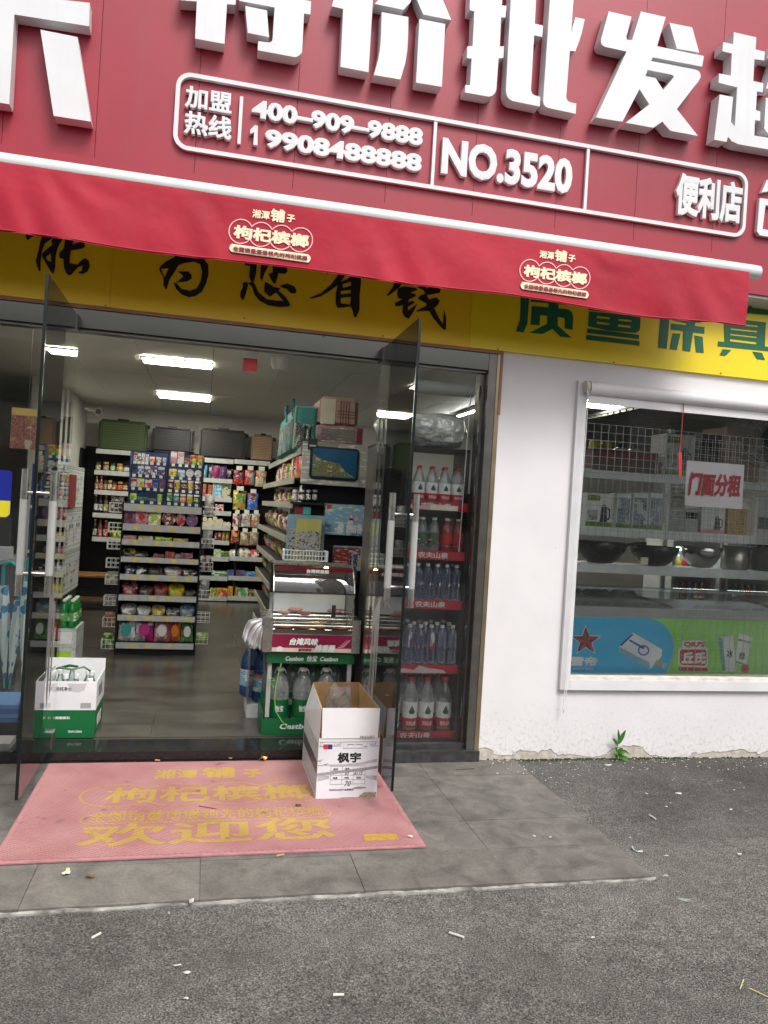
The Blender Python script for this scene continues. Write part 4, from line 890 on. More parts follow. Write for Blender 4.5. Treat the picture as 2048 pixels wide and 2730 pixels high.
def gum(t, items):
    for k, it in enumerate(items):
        kind, x0, x1, hh, c1, c2 = it
        X0 = RX0+.03+(x0-475)/600*.61; X1 = RX0+.03+(x1-475)/600*.61
        Yt = RY+.055+.05*(t-1); z = 1.381+.115*(t-1)-.0
        wd = X1-X0; side = 'left' if x0 < 780 else 'right'
        lab = '%s gum %s, %s, %s tier of navy rack' % (('%s and %s' % (CN[c1], CN[c2])) if c1 != c2 else CN[c1], 'tub' if kind == 'tub' else 'tin' if kind == 'disc' else 'pack', ORD[k]+' from left', tiers[t])
        nm = {'tub': 'gum_tub', 'disc': 'round_sweet_tin', 'box': 'gum_pack'}[kind]
        if kind == 'tub': o = thing(nm, 'jar', solid(c1, .25), ((X0+X1)/2, Yt, z), (wd*.92, .045, hh), lab, 'gum', 'goods on the gum rack', [('lid', 'jar_lid', solid(WHT if c1 not in (LIME, GRN) else LIME)), ('label', 'jar_label', pr(c1, c2, WHT, 6.))])
        elif kind == 'disc': o = thing(nm, 'disc', pr(c1, c2, None, 5.), ((X0+X1)/2, Yt, z), (wd, .02, wd), lab, 'sweets', 'goods on the gum rack')
        else: o = thing(nm, 'box', pr(c1, c2, None, 4.), ((X0+X1)/2, Yt, z), (wd*.94, .03, hh), lab, 'gum', 'goods on the gum rack', [('front_panel', 'band', solid(c2))])
        wpart(MB().box((X0+X1)/2-.014, (X0+X1)/2+.014, RY+.0285+.05*(t-1), RY+.0298+.05*(t-1), z-.027, z-.003), 'price_tag', m_tag, gr)
gum(4, [('box', 483, 512, .075, WHT, RED), ('box', 516, 545, .07, GRN, WHT), ('box', 549, 577, .07, PINK, WHT), ('box', 582, 608, .06, WHT, LBL), ('box', 615, 660, .045, ORG, WHT), ('box', 668, 715, .045, ORG, WHT), ('box', 724, 770, .045, LBL, WHT), ('box', 790, 845, .105, PINK, WHT), ('box', 848, 905, .105, WHT, PINK), ('box', 907, 952, .05, ORG, NAVY), ('box', 956, 1014, .085, LIME, RED), ('box', 1018, 1072, .085, LIME, ORG)])
gum(3, [('box', 480, 520, .06, NAVY, BLK), ('box', 525, 577, .075, BLU, WHT), ('box', 583, 632, .075, PUR, WHT), ('box', 638, 688, .075, WHT, PUR), ('box', 694, 752, .078, NAVY, WHT), ('box', 785, 852, .065, YEL, WHT), ('box', 858, 922, .06, LBL, WHT), ('disc', 928, 996, .06, WHT, GRY), ('disc', 1000, 1066, .06, WHT, GLD)])
gum(2, [('box', 478, 528, .075, WHT, RED), ('box', 530, 590, .075, YEL, WHT), ('box', 594, 656, .07, RED, WHT), ('box', 660, 708, .078, BLU, NAVY), ('box', 712, 762, .078, MAR, PUR), ('tub', 782, 832, .08, MAR, WHT), ('tub', 836, 888, .08, YEL, MAR), ('tub', 892, 946, .08, MAR, WHT), ('tub', 950, 1004, .08, YEL, WHT), ('tub', 1008, 1062, .08, MAR, WHT)])
gum(1, [('tub', 478, 540, .055, LIME, WHT), ('box', 545, 625, .03, DGRN, GRN), ('box', 630, 698, .022, PUR, GRN), ('tub', 704, 752, .062, LIME, GRN), ('tub', 782, 832, .075, GRN, WHT), ('tub', 838, 888, .075, TEAL, WHT), ('tub', 892, 946, .075, ORG, WHT), ('tub', 950, 1004, .075, YEL, TEAL), ('tub', 1008, 1062, .075, DGRN, WHT)])
# tiers below, fitted on the rack's own shelves
def rack_row(t, items, depth=.2, tilt=0.):
    for k, (kind, crop, xa, xb, hh, c1, c2) in enumerate(items):
        p0 = at(*px(crop, xa, 700), Y=RY+.02).x; p1 = at(*px(crop, xb, 700), Y=RY+.02).x
        if crop == 'B2': p0, p1 = at(*px(crop, xa, 500), Y=RY+.02).x, at(*px(crop, xb, 500), Y=RY+.02).x
        X = (p0+p1)/2; X = max(RX0+(p1-p0)/2+.005, min(RX1-(p1-p0)/2-.005, X))
        where = '%s from left on %s shelf of the rack' % (ORD[k], {1: 'the top', 2: 'the second', 3: 'the third', 4: 'the fourth', 5: 'the fifth', 6: 'the sixth', 7: 'the lowest'}[t])
        nm, cat = {'box': ('gift_box', 'box'), 'disc': ('round_gift_tin', 'tin'), 'heap': ('sweet_bag', 'bag'), 'pouch': ('sweet_pouch', 'pouch'), 'flat': ('flat_pack', 'pack')}[kind]
        lab = '%s %s, %s' % (CN[c1] if c1 == c2 else CN[c1]+' and '+CN[c2], cat, where)
        shp = 'box' if kind == 'flat' else kind
        d = .05 if kind == 'box' else depth
        mt = pr(c1, c2, None, 3. if kind == 'pouch' else 5.)
        if kind == 'box': parts = [('front_panel', 'badge', solid(c2))]
        elif kind == 'pouch': parts = [('printed_badge', 'badge_out', solid(c2))]
        else: parts = []
        thing(nm, shp, mt, (X, RY+.03+d/2, TZ[t]+.001), (p1-p0, d, hh), lab, cat, 'goods on the display rack', parts)
rack_row(1, [('box', 'A6', 430, 530, .115, PUR, MAR), ('box', 'A6', 536, 641, .115, PINK, RED), ('box', 'A6', 646, 751, .115, CRM, LIME), ('disc', 'A6', 760, 880, .13, DRED, WHT), ('disc', 'A6', 884, 962, .12, PINK, RED), ('disc', 'A6', 966, 1070, .12, PUR, WHT)], .04)
rack_row(2, [('flat', 'A6', 440, 555, .03, PINK, GRY), ('flat', 'A6', 570, 695, .03, CRM, YEL), ('flat', 'A6', 710, 855, .03, LIME, BLK), ('flat', 'A6', 868, 995, .025, YEL, GRY)], .14)
rack_row(3, [('heap', 'A6', 410, 522, .07, GLD, BLK), ('heap', 'A6', 530, 665, .05, BLK, GRY), ('flat', 'A6', 705, 795, .03, DRED, GRY), ('flat', 'A6', 805, 888, .055, RED, DRED), ('flat', 'A6', 894, 932, .04, GRY, BLK), ('flat', 'A6', 936, 1042, .05, MAR, GRY)], .14)
rack_row(4, [('heap', 'B2', 232, 330, .075, NAVY, WHT), ('heap', 'B2', 334, 448, .08, BLK, WHT), ('heap', 'B2', 456, 612, .08, BLK, RED), ('heap', 'B2', 618, 790, .07, WHT, PINK), ('heap', 'B2', 800, 955, .06, BLK, WHT)], .2)
rack_row(5, [('heap', 'B2', 216, 372, .11, DRED, PINK), ('heap', 'B2', 380, 520, .075, BLK, MAR), ('heap', 'B2', 526, 662, .10, RED, MAR), ('heap', 'B2', 668, 826, .10, YEL, LIME), ('heap', 'B2', 830, 938, .05, BLK, GRY)], .2)
rack_row(6, [('heap', 'B2', 216, 370, .09, GRY, WHT), ('heap', 'B2', 376, 510, .07, WHT, GRY), ('heap', 'B2', 516, 650, .08, GLD, WHT), ('heap', 'B2', 656, 786, .06, GRY, BLK), ('heap', 'B2', 790, 935, .10, LBL, GRY)], .2)
rack_row(7, [('pouch', 'B2', 192, 362, .21, WHT, TEAL), ('pouch', 'B2', 372, 552, .21, WHT, MAG), ('pouch', 'B2', 556, 712, .205, PINK, WHT), ('pouch', 'B2', 700, 815, .2, RED, ORG), ('pouch', 'B2', 818, 935, .19, GRN, WHT)], .10)
# little white wire baskets hooked on both sides
def wire_basket(w_, d, h, nx=3, nz=2, r=.0028):
    b = MB()
    for z in [h*i/nz for i in range(nz+1)]:
        for (p, q) in (((-w_/2, -d/2), (w_/2, -d/2)), ((w_/2, -d/2), (w_/2, d/2)), ((w_/2, d/2), (-w_/2, d/2)), ((-w_/2, d/2), (-w_/2, -d/2))):
            b.tube([(*p, z), (*q, z)], r, 4)
    for i in range(nx+1):
        x = -w_/2+w_*i/nx
        b.tube([(x, -d/2, h), (x, -d/2, 0), (x, d/2, 0), (x, d/2, h)], r*.8, 4)
    for i in range(1, nx):
        y = -d/2+d*i/nx
        for x in (-w_/2, w_/2): b.tube([(x, y, 0), (x, y, h)], r*.8, 4)
    return b.mesh('wire_basket', m_whitewire)
bk_me = wire_basket(.112, .1, .078)
LB = [(311, 1365), (308, 1418), (305, 1463), (302, 1512), (300, 1556), (296, 1612), (293, 1668), (289, 1727)]
RB = [(557, 1376), (552, 1460), (549, 1522), (543, 1596), (541, 1657), (536, 1714)]
for side, lst in (('left', LB), ('right', RB)):
    for k, p in enumerate(lst):
        q = at(*p, Y=RY+.06)
        o = link('wire_basket', bk_me, None, (q.x, RY+.06, q.z), None, None, '%s small white wire basket from the top on %s side of the rack' % (ORD[k], side), 'basket', 'small wire baskets on the rack')
        if (side, k) in (('left', 6), ('left', 7), ('left', 5), ('left', 0), ('left', 4), ('right', 0), ('right', 2), ('right', 5), ('right', 1), ('right', 3)):
            c1, c2, hh = {('left', 6): (BRN, ORG, .11), ('left', 7): (DGRN, LIME, .12), ('left', 5): (GRY, BRN, .06), ('left', 0): (BLK, WHT, .09), ('left', 4): (GRY, CRM, .1), ('right', 0): (SIL, WHT, .19), ('right', 1): (GRY, BLK, .15), ('right', 2): (SIL, BRN, .13), ('right', 3): (GRY, SIL, .17), ('right', 5): (LIME, WHT, .09)}[(side, k)]
            thing('small_pack', 'pouch' if side == 'right' else 'box', pr(c1, c2), (q.x, RY+.06, q.z+.004), (.085, .06, hh), '%s and %s pack in the %s wire basket on the rack\'s %s side' % (CN[c1], CN[c2], ORD[k], side), 'pack', 'packs in the wire baskets')

# ------------------------------------------------------------------ shelving along the back wall
KY = 6.45
bs_ = empty('wall_shelving', (-.3, KY, FZ), 'black wall shelving with silver rails along the back of the shop', 'shelving')
wpart(MB().box(-1.6, .98, KY+.42, KY+.44, FZ, 2.05), 'back_panel', m_blackrack, bs_)
for x in (-1.6, -.68, .02, .455, .96): wpart(MB().box(x-.012, x+.012, KY+.005, KY+.42, FZ, 2.0), 'upright', m_blackrack, bs_)
BR = [('A6', (165, 655, 480, 695)), ('A6', (165, 825, 470, 860)), ('A6', (150, 1020, 470, 1055)), ('A6', (145, 1225, 470, 1255)), ('A6', (180, 475, 480, 515)),
      ('A6', (1075, 722, 1340, 755)), ('A6', (1075, 882, 1335, 912)), ('A6', (1075, 1000, 1328, 1028)), ('A6', (1075, 1125, 1322, 1155)), ('A6', (1070, 1248, 1312, 1278)), ('A6', (1068, 1388, 1308, 1418)), ('A6', (1314, 1390, 1640, 1422)),
      ('A6', (1080, 550, 1350, 590)), ('A6', (1356, 565, 1660, 605)), ('B2', (980, 205, 1250, 240)), ('B2', (1258, 208, 1640, 244)), ('B2', (975, 400, 1243, 432)), ('B2', (1250, 402, 1640, 434))]
for c, r in BR: rail_at(bs_, c, r, KY, .06)
wpart(MB().box(-1.59, .95, KY+.02, KY+.41, FZ+.001, FZ+.07), 'plinth', m_blackrack, bs_)
BG = 'goods on the back wall shelving'
def wf(s): return lambda rw, k: '%s from left, %s of back shelving' % (ORD[k], rw)
goods('A6', KY+.08, .08, [('top left shelf', [('jar', (175, 578, 217, 655), BRN, CRM), ('jar', (240, 580, 286, 657), BRN, GLD), ('jar', (300, 590, 340, 658), GRN, WHT), ('jar', (355, 594, 405, 662), ORG, YEL), ('jar', (408, 608, 462, 664), GRY, WHT)]),
    ('second left shelf', [('tall', (166, 700, 198, 818), BRN, ORG), ('tall', (202, 700, 238, 820), BRN, RED), ('jar', (241, 735, 276, 822), BRN, GLD), ('jar', (278, 735, 312, 822), BRN, CRM), ('jar', (315, 745, 352, 824), BRN, ORG), ('jar', (360, 748, 402, 825), DRED, ORG), ('jar', (406, 750, 446, 826), BRN, ORG)]),
    ('third left shelf', [('tall', (158, 855, 190, 1005), BLK, WHT), ('tall', (193, 860, 234, 1008), BLK, WHT), ('tall', (240, 866, 278, 1010), BRN, GLD), ('box', (305, 872, 412, 1015), BLK, GRY)]),
    ('fourth left shelf', [('tall', (148, 1065, 182, 1220), BLK, GRY), ('tall', (190, 1070, 228, 1222), BRN, RED), ('tall', (236, 1075, 278, 1224), DRED, RED), ('pouch', (294, 1160, 346, 1225), YEL, GRN), ('pouch', (350, 1162, 402, 1226), LIME, GRN)])], BG, wf(0))
goods('A6', KY+.08, .1, [('top middle shelf', [('pouch', (1082, 600, 1122, 722), LBL, BLU), ('pouch', (1122, 600, 1166, 722), BLU, WHT), ('pouch', (1167, 605, 1224, 722), MAG, WHT), ('pouch', (1226, 608, 1284, 722), PUR, PINK), ('pouch', (1287, 640, 1335, 724), BLK, GRY)]),
    ('second middle shelf', [('box', (1082, 768, 1160, 882), ORG, RED), ('box', (1166, 762, 1242, 884), WHT, LBL), ('box', (1247, 768, 1322, 886), CRM, DGRN)]),
    ('third middle shelf', [('box', (1192, 940, 1262, 1002), WHT, RED)]),
    ('fifth middle shelf', [('pouch', (1184, 1178, 1212, 1250), RED, WHT), ('pouch', (1213, 1178, 1241, 1250), RED, WHT), ('pouch', (1246, 1176, 1278, 1252), CRM, YEL), ('pouch', (1280, 1176, 1312, 1252), YEL, CRM)]),
    ('sixth middle shelf', [('box', (1180, 1322, 1238, 1388), WHT, LIME), ('box', (1242, 1338, 1306, 1390), LIME, DGRN), ('heap', (1312, 1320, 1386, 1392), WHT, GRY), ('heap', (1392, 1308, 1480, 1392), WHT, GLD), ('heap', (1486, 1322, 1562, 1394), RED, WHT)])], BG, wf(0))
for k, (x, y) in enumerate([(1105, 1065), (1148, 1072), (1190, 1060), (1128, 1098), (1172, 1095), (1212, 1085), (1240, 1082), (1100, 1105), (1150, 1110), (1196, 1108), (1232, 1108), (1272, 1108), (1305, 1110)]):
    shelf_item('roll', 'A6', (x-19, y-19, x+19, y+19), KY+.1, .2, CRM, CRM, '%s in the heap on the fourth middle back shelf' % ORD[k], BG, k)
goods('B2', KY+.1, .12, [('second lowest right shelf', [('box', (1096, 148, 1238, 208), GRN, WHT), ('box', (1242, 142, 1416, 208), BLU, MAR), ('box', (1420, 158, 1515, 212), BLU, LBL), ('box', (1520, 158, 1570, 212), YEL, ORG)]),
    ('lowest right shelf', [('box', (1082, 315, 1138, 400), YEL, GRN), ('box', (1142, 315, 1242, 402), YEL, RED), ('box', (1246, 300, 1342, 402), ORG, YEL), ('box', (1346, 315, 1442, 402), WHT, GRN), ('box', (1448, 330, 1510, 402), BLK, GLD)])], BG, wf(0))
# packs hanging from hooks
HP = [('top', [((1345, 650, 1430, 770), RED, NAVY), ((1440, 650, 1526, 775), RED, GRY), ((1532, 655, 1622, 790), CRM, ORG)]), ('second', [((1340, 822, 1447, 985), GLD, GRN), ((1462, 845, 1550, 985), BLU, DRED)]),
      ('third', [((1338, 1020, 1406, 1130), WHT, RED), ((1414, 1020, 1490, 1132), WHT, RED), ((1498, 1022, 1566, 1136), WHT, ORG)]), ('bottom', [((1324, 1160, 1391, 1272), RED, GLD), ((1400, 1175, 1476, 1288), TAN, CRM), ((1480, 1175, 1556, 1288), TAN, GRY)])]
for rw, its in HP:
    for k, (r, c1, c2) in enumerate(its):
        x, z, w_, h = span('A6', *r, KY+.02)
        o = thing('hanging_snack_pack', 'pouch', pr(c1, c2, None, 3.), (x, KY+.02, z), (w_, .07, h), '%s and %s snack pack, %s from left in the %s hanging row' % (CN[c1], CN[c2], ORD[k], rw), 'snack pack', 'snack packs hanging on the back shelving', [('title_panel', 'panel_out', pr(c2, WHT, None, 6.))])
        wpart(MB().box(x-w_*.27, x+w_*.27, KY-.055, KY-.052, z+h*1.0, z+h*1.0+.055), 'hook_tag', m_tag, bs_)
        wpart(MB().tube([(x, KY-.052, z+h+.03), (x, KY+.41, z+h*.97)], .003, 4), 'hook', m_steel, bs_)
# suitcases on top
def suitcase(r, col, ribs, vertical, label, face=None):
    x, z, w_, h = span('A6', *r, KY+.1)
    z = 1.985 if z < 2.02 else z
    e = empty('suitcase', (x, KY+.1, z), label, 'suitcase', 'suitcases on the back shelving')
    m = M('case_%s' % label[:14], col, .4, 0, .08, 8)
    bm = bmesh.new(); bmesh.ops.create_cube(bm, size=1)
    for v in bm.verts: v.co = (v.co.x*w_, v.co.y*.22+.11, (v.co.z+.5)*h)
    bmesh.ops.bevel(bm, geom=bm.edges[:], offset=.03, segments=3, affect='EDGES')
    me = bpy.data.meshes.new('shell'); bm.to_mesh(me); bm.free(); me.materials.append(m); link('shell', me, e)
    m2 = M('case_rib_%s' % label[:14], tuple(c*1.7 for c in col), .4, .1, .05, 8)
    for i in range(ribs):
        zz = h*(.12+.76*i/(ribs-1)); MB().box(-w_*.41, w_*.41, -.016, .004, zz-h*.22/ribs, zz+h*.22/ribs).build('rib', m2, e)
    for zz in (h*.12, h*.85): MB().tube([(w_/2-.005, .05, zz), (w_/2+.03, .05, zz)], .026, 10).build('wheel', m_black, e, True)
    MB().box(-w_*.12, w_*.12, -.012, -.0065, h*.96, h*1.03).build('handle', m_black, e)
suitcase((205, 208, 592, 478), (.05, .075, .026), 11, False, 'large sage green ribbed suitcase on the back shelving')
suitcase((660, 285, 980, 500), (.004, .004, .0045), 9, False, 'black ribbed suitcase second from the left above the shelving')
suitcase((1060, 290, 1440, 545), (.024, .023, .021), 14, False, 'dark grey ribbed suitcase third from the left above the shelving')
suitcase((1498, 325, 1680, 560), (.28, .18, .12), 14, False, 'pale pink ribbed suitcase wrapped in film above the shelving')
# cctv camera and wooden bench
q = at(258, 1095, Y=6.3)
cc = empty('security_camera', (q.x, 6.3, q.z), 'white bullet security camera high in the back left corner', 'camera')
MB().tube([(0, .1, 0), (.03, -.05, -.012)], .045, 12).build('housing', MATS['white_frame'], cc, True); MB().tube([(.0301, -.051, -.012), (.0315, -.057, -.0125)], .036, 12).build('lens', m_black, cc)
MB().tube([(-.02, .1, 0), (-.16, .12, .03)], .018, 8).build('bracket', MATS['white_frame'], cc)
bq = at(222, 1612, Z=FZ)
be = empty('wooden_bench', (-1.3, 5.45, FZ), 'varnished wooden slatted bench standing at the back left', 'bench')
BXc, BYc = -1.22, 5.5
for i in range(6): wpart(MB().box(BXc-.30, BXc+.35, BYc-.28+.085*i, BYc-.21+.085*i, FZ+.39, FZ+.41), 'seat_slat', m_wood, be)
for i in range(5): wpart(MB().box(BXc-.335, BXc-.318, BYc-.25, BYc+.23, FZ+.5+.085*i, FZ+.565+.085*i), 'back_slat', m_wood, be)
for x in (BXc-.34, BXc+.352):
    for y in (BYc-.28, BYc+.23): wpart(MB().box(x, x+.035, y, y+.045, FZ, FZ+(.62 if x > BXc else .95)), 'leg', m_wood, be)
    wpart(MB().box(x-.01, x+.045, BYc-.31, BYc+.22, FZ+.621, FZ+.65), 'armrest', m_wood, be)
wpart(MB().box(BXc-.30, BXc+.35, BYc-.25, BYc-.22, FZ+.12, FZ+.16), 'stretcher', m_wood, be)

# ================================================================== LONG GONDOLA ON THE RIGHT OF THE AISLE
GY0, GY1 = 1.34, 4.3; GX0, GX1 = .58, 1.26
go = empty('gondola_shelf', (.9, GY0, FZ), 'long black gondola of snacks beside the aisle, its end facing the door', 'shelving')
wpart(MB().box(.92, .94, GY0+.02, GY1, FZ, 1.80), 'back_panel', m_blackrack, go)
wpart(MB().box(GX0+.1, GX1, GY0, GY0+.018, FZ, 1.62), 'end_panel', m_blackrack, go)
wpart(MB().box(GX0, GX1, GY0+.02, GY1, FZ+.001, FZ+.09), 'plinth', m_blackrack, go)
m_oldrail = M('grey_green_rail', (.36, .36, .30), .45, 0, .2, 14)
GZ = [.20, .45, .70, .94, 1.17, 1.42, 1.60, 1.82]
for k, z in enumerate(GZ):
    x = GX0+(.08 if k == 7 else .03 if k >= 5 else 0)
    wpart(MB().box(x, x+.012, GY0+.03, GY1, z-.024, z+.024), 'price_rail', m_oldrail, go)
    wpart(MB().box(x+.013, .919, GY0+.03, GY1, z+.006, z+.018), 'shelf', m_blackrack, go)
GP = [(RED, YEL), (GRN, LIME), (ORG, WHT), (YEL, RED), (MAG, WHT), (LIME, DGRN), (GLD, BRN), (WHT, RED), (TAN, BRN), (DGRN, YEL), (BLU, WHT), (PINK, RED)]
n = 0
for k, z in enumerate(GZ[:7]):
    y = GY0+.09; j = 0
    while y < GY1-.1 and j < 16:
        wd = random.choice([.14, .17, .2]); c1, c2 = GP[(n*5+k*3) % 12]; n += 1
        hgt = min(.22, (GZ[k+1]-z)*random.uniform(.72, .92)-.03)
        kind = 'jar' if k in (5, 6) and j % 3 != 1 else 'pouch' if k < 6 else 'box'
        lab = '%s and %s %s, %s from the door on gondola shelf %s' % (CN[c1], CN[c2], {'jar': 'jar', 'pouch': 'snack bag', 'box': 'box'}[kind], ORD[j], ['one', 'two', 'three', 'four', 'five', 'six', 'seven'][k])
        x = GX0+(.11 if k < 5 else .13)
        if kind == 'jar': thing('jar', 'jar', solid(c1, .25), (x, y, z+.019), (.085, .085, min(.13, hgt)), lab, 'jar', 'goods along the gondola', [('lid', 'jar_lid', solid(WHT if n % 2 else RED)), ('label', 'jar_label', pr(c2, WHT, c1, 6.))]); y += .105
        else: thing('snack_bag' if kind == 'pouch' else 'packaged_box', kind, pr(c1, c2, None, 3.), (x, y+wd/2-.06, z+.019), (wd*.97, .09, hgt), lab, 'snack bag' if kind == 'pouch' else 'box', 'goods along the gondola', [('title_panel', 'panel_out' if kind == 'pouch' else 'front', pr(c2, WHT, None, 6.))], rz=-math.pi/2+random.uniform(-.15, .15)); y += wd+.01
        j += 1
# end of the gondola: boxed toys, jars, wire basket
EY = GY0-.012
def toybox(crop, r, Y, dep, c1, c2, c3, name, label, cat, extra=None):
    x, z, w_, h = span(crop, *r, Y)
    e = empty(name, (x, Y, z), label, cat)
    wpart(MB().box(x-w_/2, x+w_/2, Y, Y+dep, z, z+h), 'carton', pr(c1, c2, c3, 2.2), e)
    if extra: extra(e, x, Y, z, w_, h)
    return e
def tab_extra(e, x, Y, z, w_, h):
    b = MB(); vs, fs = poly_shape([rrect(x-w_*.40, x+w_*.34, z+h*.12, z+h*.90, .03)], .004); b.add([(a, Y-.001-c, q) for a, q, c in vs], fs); wpart(b, 'screen_frame', solid(BLK, .2), e)
    b = MB(); vs, fs = poly_shape([rrect(x-w_*.365, x+w_*.31, z+h*.18, z+h*.85, .012)], .002); b.add([(a, Y-.006-c, q) for a, q, c in vs], fs); wpart(b, 'printed_screen', M('screen_blue_print', (.012, .075, .16), .2, 0, .1, 9), e)
    b = MB(); vs, fs = poly_shape([[(x-w_*.355, z+h*.70), (x-w_*.2, z+h*.58), (x+.02, z+h*.52), (x+w_*.15, z+h*.34), (x+w_*.30, z+h*.20), (x-w_*.355, z+h*.20)]], .001); b.add([(a, Y-.0085-c, q) for a, q, c in vs], fs); wpart(b, 'printed_scene', printed((.05, .10, .02), (.16, .06, .02), (.3, .3, .12), 14., 3.), e)
    wpart(MB().box(x-w_*.44, x-w_*.30, Y-.004, Y-.001, z+h*.80, z+h*1.06), 'hang_tag', solid(BLK), e)
    b = MB(); text_rect(b, '双面画板', x-w_*.42, x-w_*.32, z+h*.88, z+h*.92, Y-.005, .02, .0006); wpart(b, 'lettering', solid(WHT), e)
toybox('T', (655, 560, 1345, 1005), 1.22, .09, (.30, .30, .27), (.22, .23, .20), (.16, .19, .10), 'drawing_tablet_box', 'large grey boxed drawing tablet with blue screen on the gondola end', 'toy box', tab_extra)
def win_extra(e, x, Y, z, w_, h): wpart(MB().box(x-w_*.42, x+w_*.33, Y-.003, Y-.001, z+h*.12, z+h*.84), 'clear_window', m_film, e); wpart(MB().box(x+w_*.36, x+w_*.48, Y-.003, Y-.001, z+h*.06, z+h*.94), 'title_panel', solid(MAR), e)
toybox('T', (815, 385, 1290, 555), 1.36, .12, (.30, .17, .17), (.18, .09, .10), (.35, .22, .2), 'toy_window_box', 'dusty pink windowed toy box above the drawing tablet', 'toy box', win_extra)
def blocks_extra(e, x, Y, z, w_, h):
    wpart(MB().box(x-w_*.47, x-w_*.37, Y-.003, Y-.001, z+h*.84, z+h*.97), 'logo_panel', solid(RED), e)
    b = MB()
    for i, (u, v, ww, hh) in enumerate([(-.2, .08, .12, .3), (-.02, .08, .22, .26), (.22, .08, .1, .3), (.36, .08, .1, .24), (.0, .36, .12, .2)]): b.box(x+w_*u, x+w_*(u+ww), Y-.0025, Y-.001, z+h*v, z+h*(v+hh))
    wpart(b, 'printed_castle', M('castle_print', (.5, .5, .52), .5, 0, .3, 60), e)
    b = MB()
    for u in (.02, .14, .34): b.add([(x+w_*u, Y-.0025, z+h*.5), (x+w_*(u+.1), Y-.0025, z+h*.5), (x+w_*(u+.05), Y-.0025, z+h*.72)], [(0, 1, 2)])
    wpart(b, 'printed_roof', solid(PINK), e)
toybox('T', (885, 1205, 1365, 1530), 1.25, .07, (.16, .30, .42), (.08, .18, .28), (.25, .38, .30), 'building_block_box', 'pale blue building block box with a printed white castle', 'toy box', blocks_extra)
toybox('T', (975, 1645, 1350, 1900), 1.27, .06, (.18, .30, .38), (.22, .03, .03), (.35, .3, .12), 'robot_toy_box', 'blue and red toy box below the building block box', 'toy box')
toybox('S', (1330, 420, 1420, 900), 1.05, .03, (.05, .05, .12), (.02, .02, .05), (.3, .3, .35), 'toy_sword', 'dark purple toy sword pack hanging beside the sausage grill', 'toy')
for k, (x0, x1) in enumerate([(545, 610), (615, 680), (690, 745), (755, 812)]):
    x, z, w_, h = span('T', x0, 1050, x1, 1170, 1.29)
    thing('pickle_jar', 'jar', solid(GRY if k < 1 else BLK, .2), (x, 1.29, z), (w_*.95, w_*.95, h), '%s dark pickle jar from left under the drawing tablet' % ORD[k], 'jar', 'jars on the gondola end', [('lid', 'jar_lid', solid(SIL)), ('label', 'jar_label', pr(WHT, GRY, BLK, 6.))])
x, z, w_, h = span('T', 540, 1170, 880, 1200, 1.25); wpart(MB().box(x-w_/2, x+w_/2, 1.24, 1.33, z-.004, z+.012), 'end_shelf', m_blackrack, go)
for k, (x0, x1, c) in enumerate([(580, 655, DRED), (660, 738, TEAL)]):
    x, z, w_, h = span('T', x0, 1230, x1, 1310, 1.29); thing('small_gift_box', 'box', solid(c), (x, 1.29, z), (w_, .06, h), '%s small plain gift box behind the drawing sheets' % CN[c], 'box')
x, z, w_, h = span('T', 460, 1660, 905, 1790, 1.2)
link('hanging_basket', wire_basket(w_, .12, h*.8, 14, 2, .0035), None, (x, 1.19, z), None, None, 'long white wire basket holding drawing sheets on the gondola end', 'basket')
def sheet(r, Y, c1, c2, ink, label):
    x, z, w_, h = span('T', *r, Y); e = empty('drawing_sheet_pack', (x, Y, z), label, 'drawing sheets')
    wpart(MB().box(x-w_/2, x+w_/2, Y, Y+.006, z, z+h), 'pack', solid(c1), e)
    wpart(MB().box(x-w_*.44, x+w_*.44, Y-.002, Y-.0006, z+h*.04, z+h*.70), 'printed_doodles', printed(c2, ink, c2, 26., 5.), e)
sheet((480, 1315, 870, 1790), 1.215, (.16, .27, .34), (.32, .32, .32), (.04, .04, .05), 'large pale blue stencil sheet in the wire basket')
sheet((575, 1355, 835, 1790), 1.19, (.36, .36, .10), (.36, .36, .34), (.03, .03, .03), 'yellow topped stencil sheet in front of the blue one')
for k, (x0, x1) in enumerate([(632, 710), (720, 800)]):
    x, z, w_, h = span('S', x0, 480, x1, 590, 1.27); thing('red_pack', 'box', pr(DRED, WHT, RED, 6.), (x, 1.27, z-.02), (w_, .04, h+.02), ['left', 'right'][k]+' red small pack just under the wire basket', 'pack', 'red packs under the basket')
# bags stored on top of the gondola
def soft_bag(r, Y, dep, m, label, name, trims):
    x, z, w_, h = span('T', *r, Y); e = empty(name, (x, Y, 1.838), label, 'bag'); h += z-1.838; z = 1.838
    bm = bmesh.new(); bmesh.ops.create_cube(bm, size=1); bmesh.ops.subdivide_edges(bm, edges=bm.edges[:], cuts=3, use_grid_fill=True)
    for v in bm.verts:
        p = v.co; t = p.z+.5
        s = 1+.05*math.sin(5*p.x+3*p.y)+.04*math.sin(7*t)
        v.co = (p.x*w_*(1-.10*t)*s, (p.y+.5)*dep*(1-.04*t), t*h*(1-.05*(p.x*2)**2)+.012*math.sin(9*p.x+4*p.y))
    bmesh.ops.bevel(bm, geom=[ed for ed in bm.edges if ed.calc_face_angle(0) > .7], offset=.012, segments=2, affect='EDGES')
    me = bpy.data.meshes.new('body'); bm.to_mesh(me); bm.free(); me.materials.append(m); me.polygons.foreach_set('use_smooth', [True]*len(me.polygons)); link('body', me, e)
    trims(e, w_, dep, h); return e
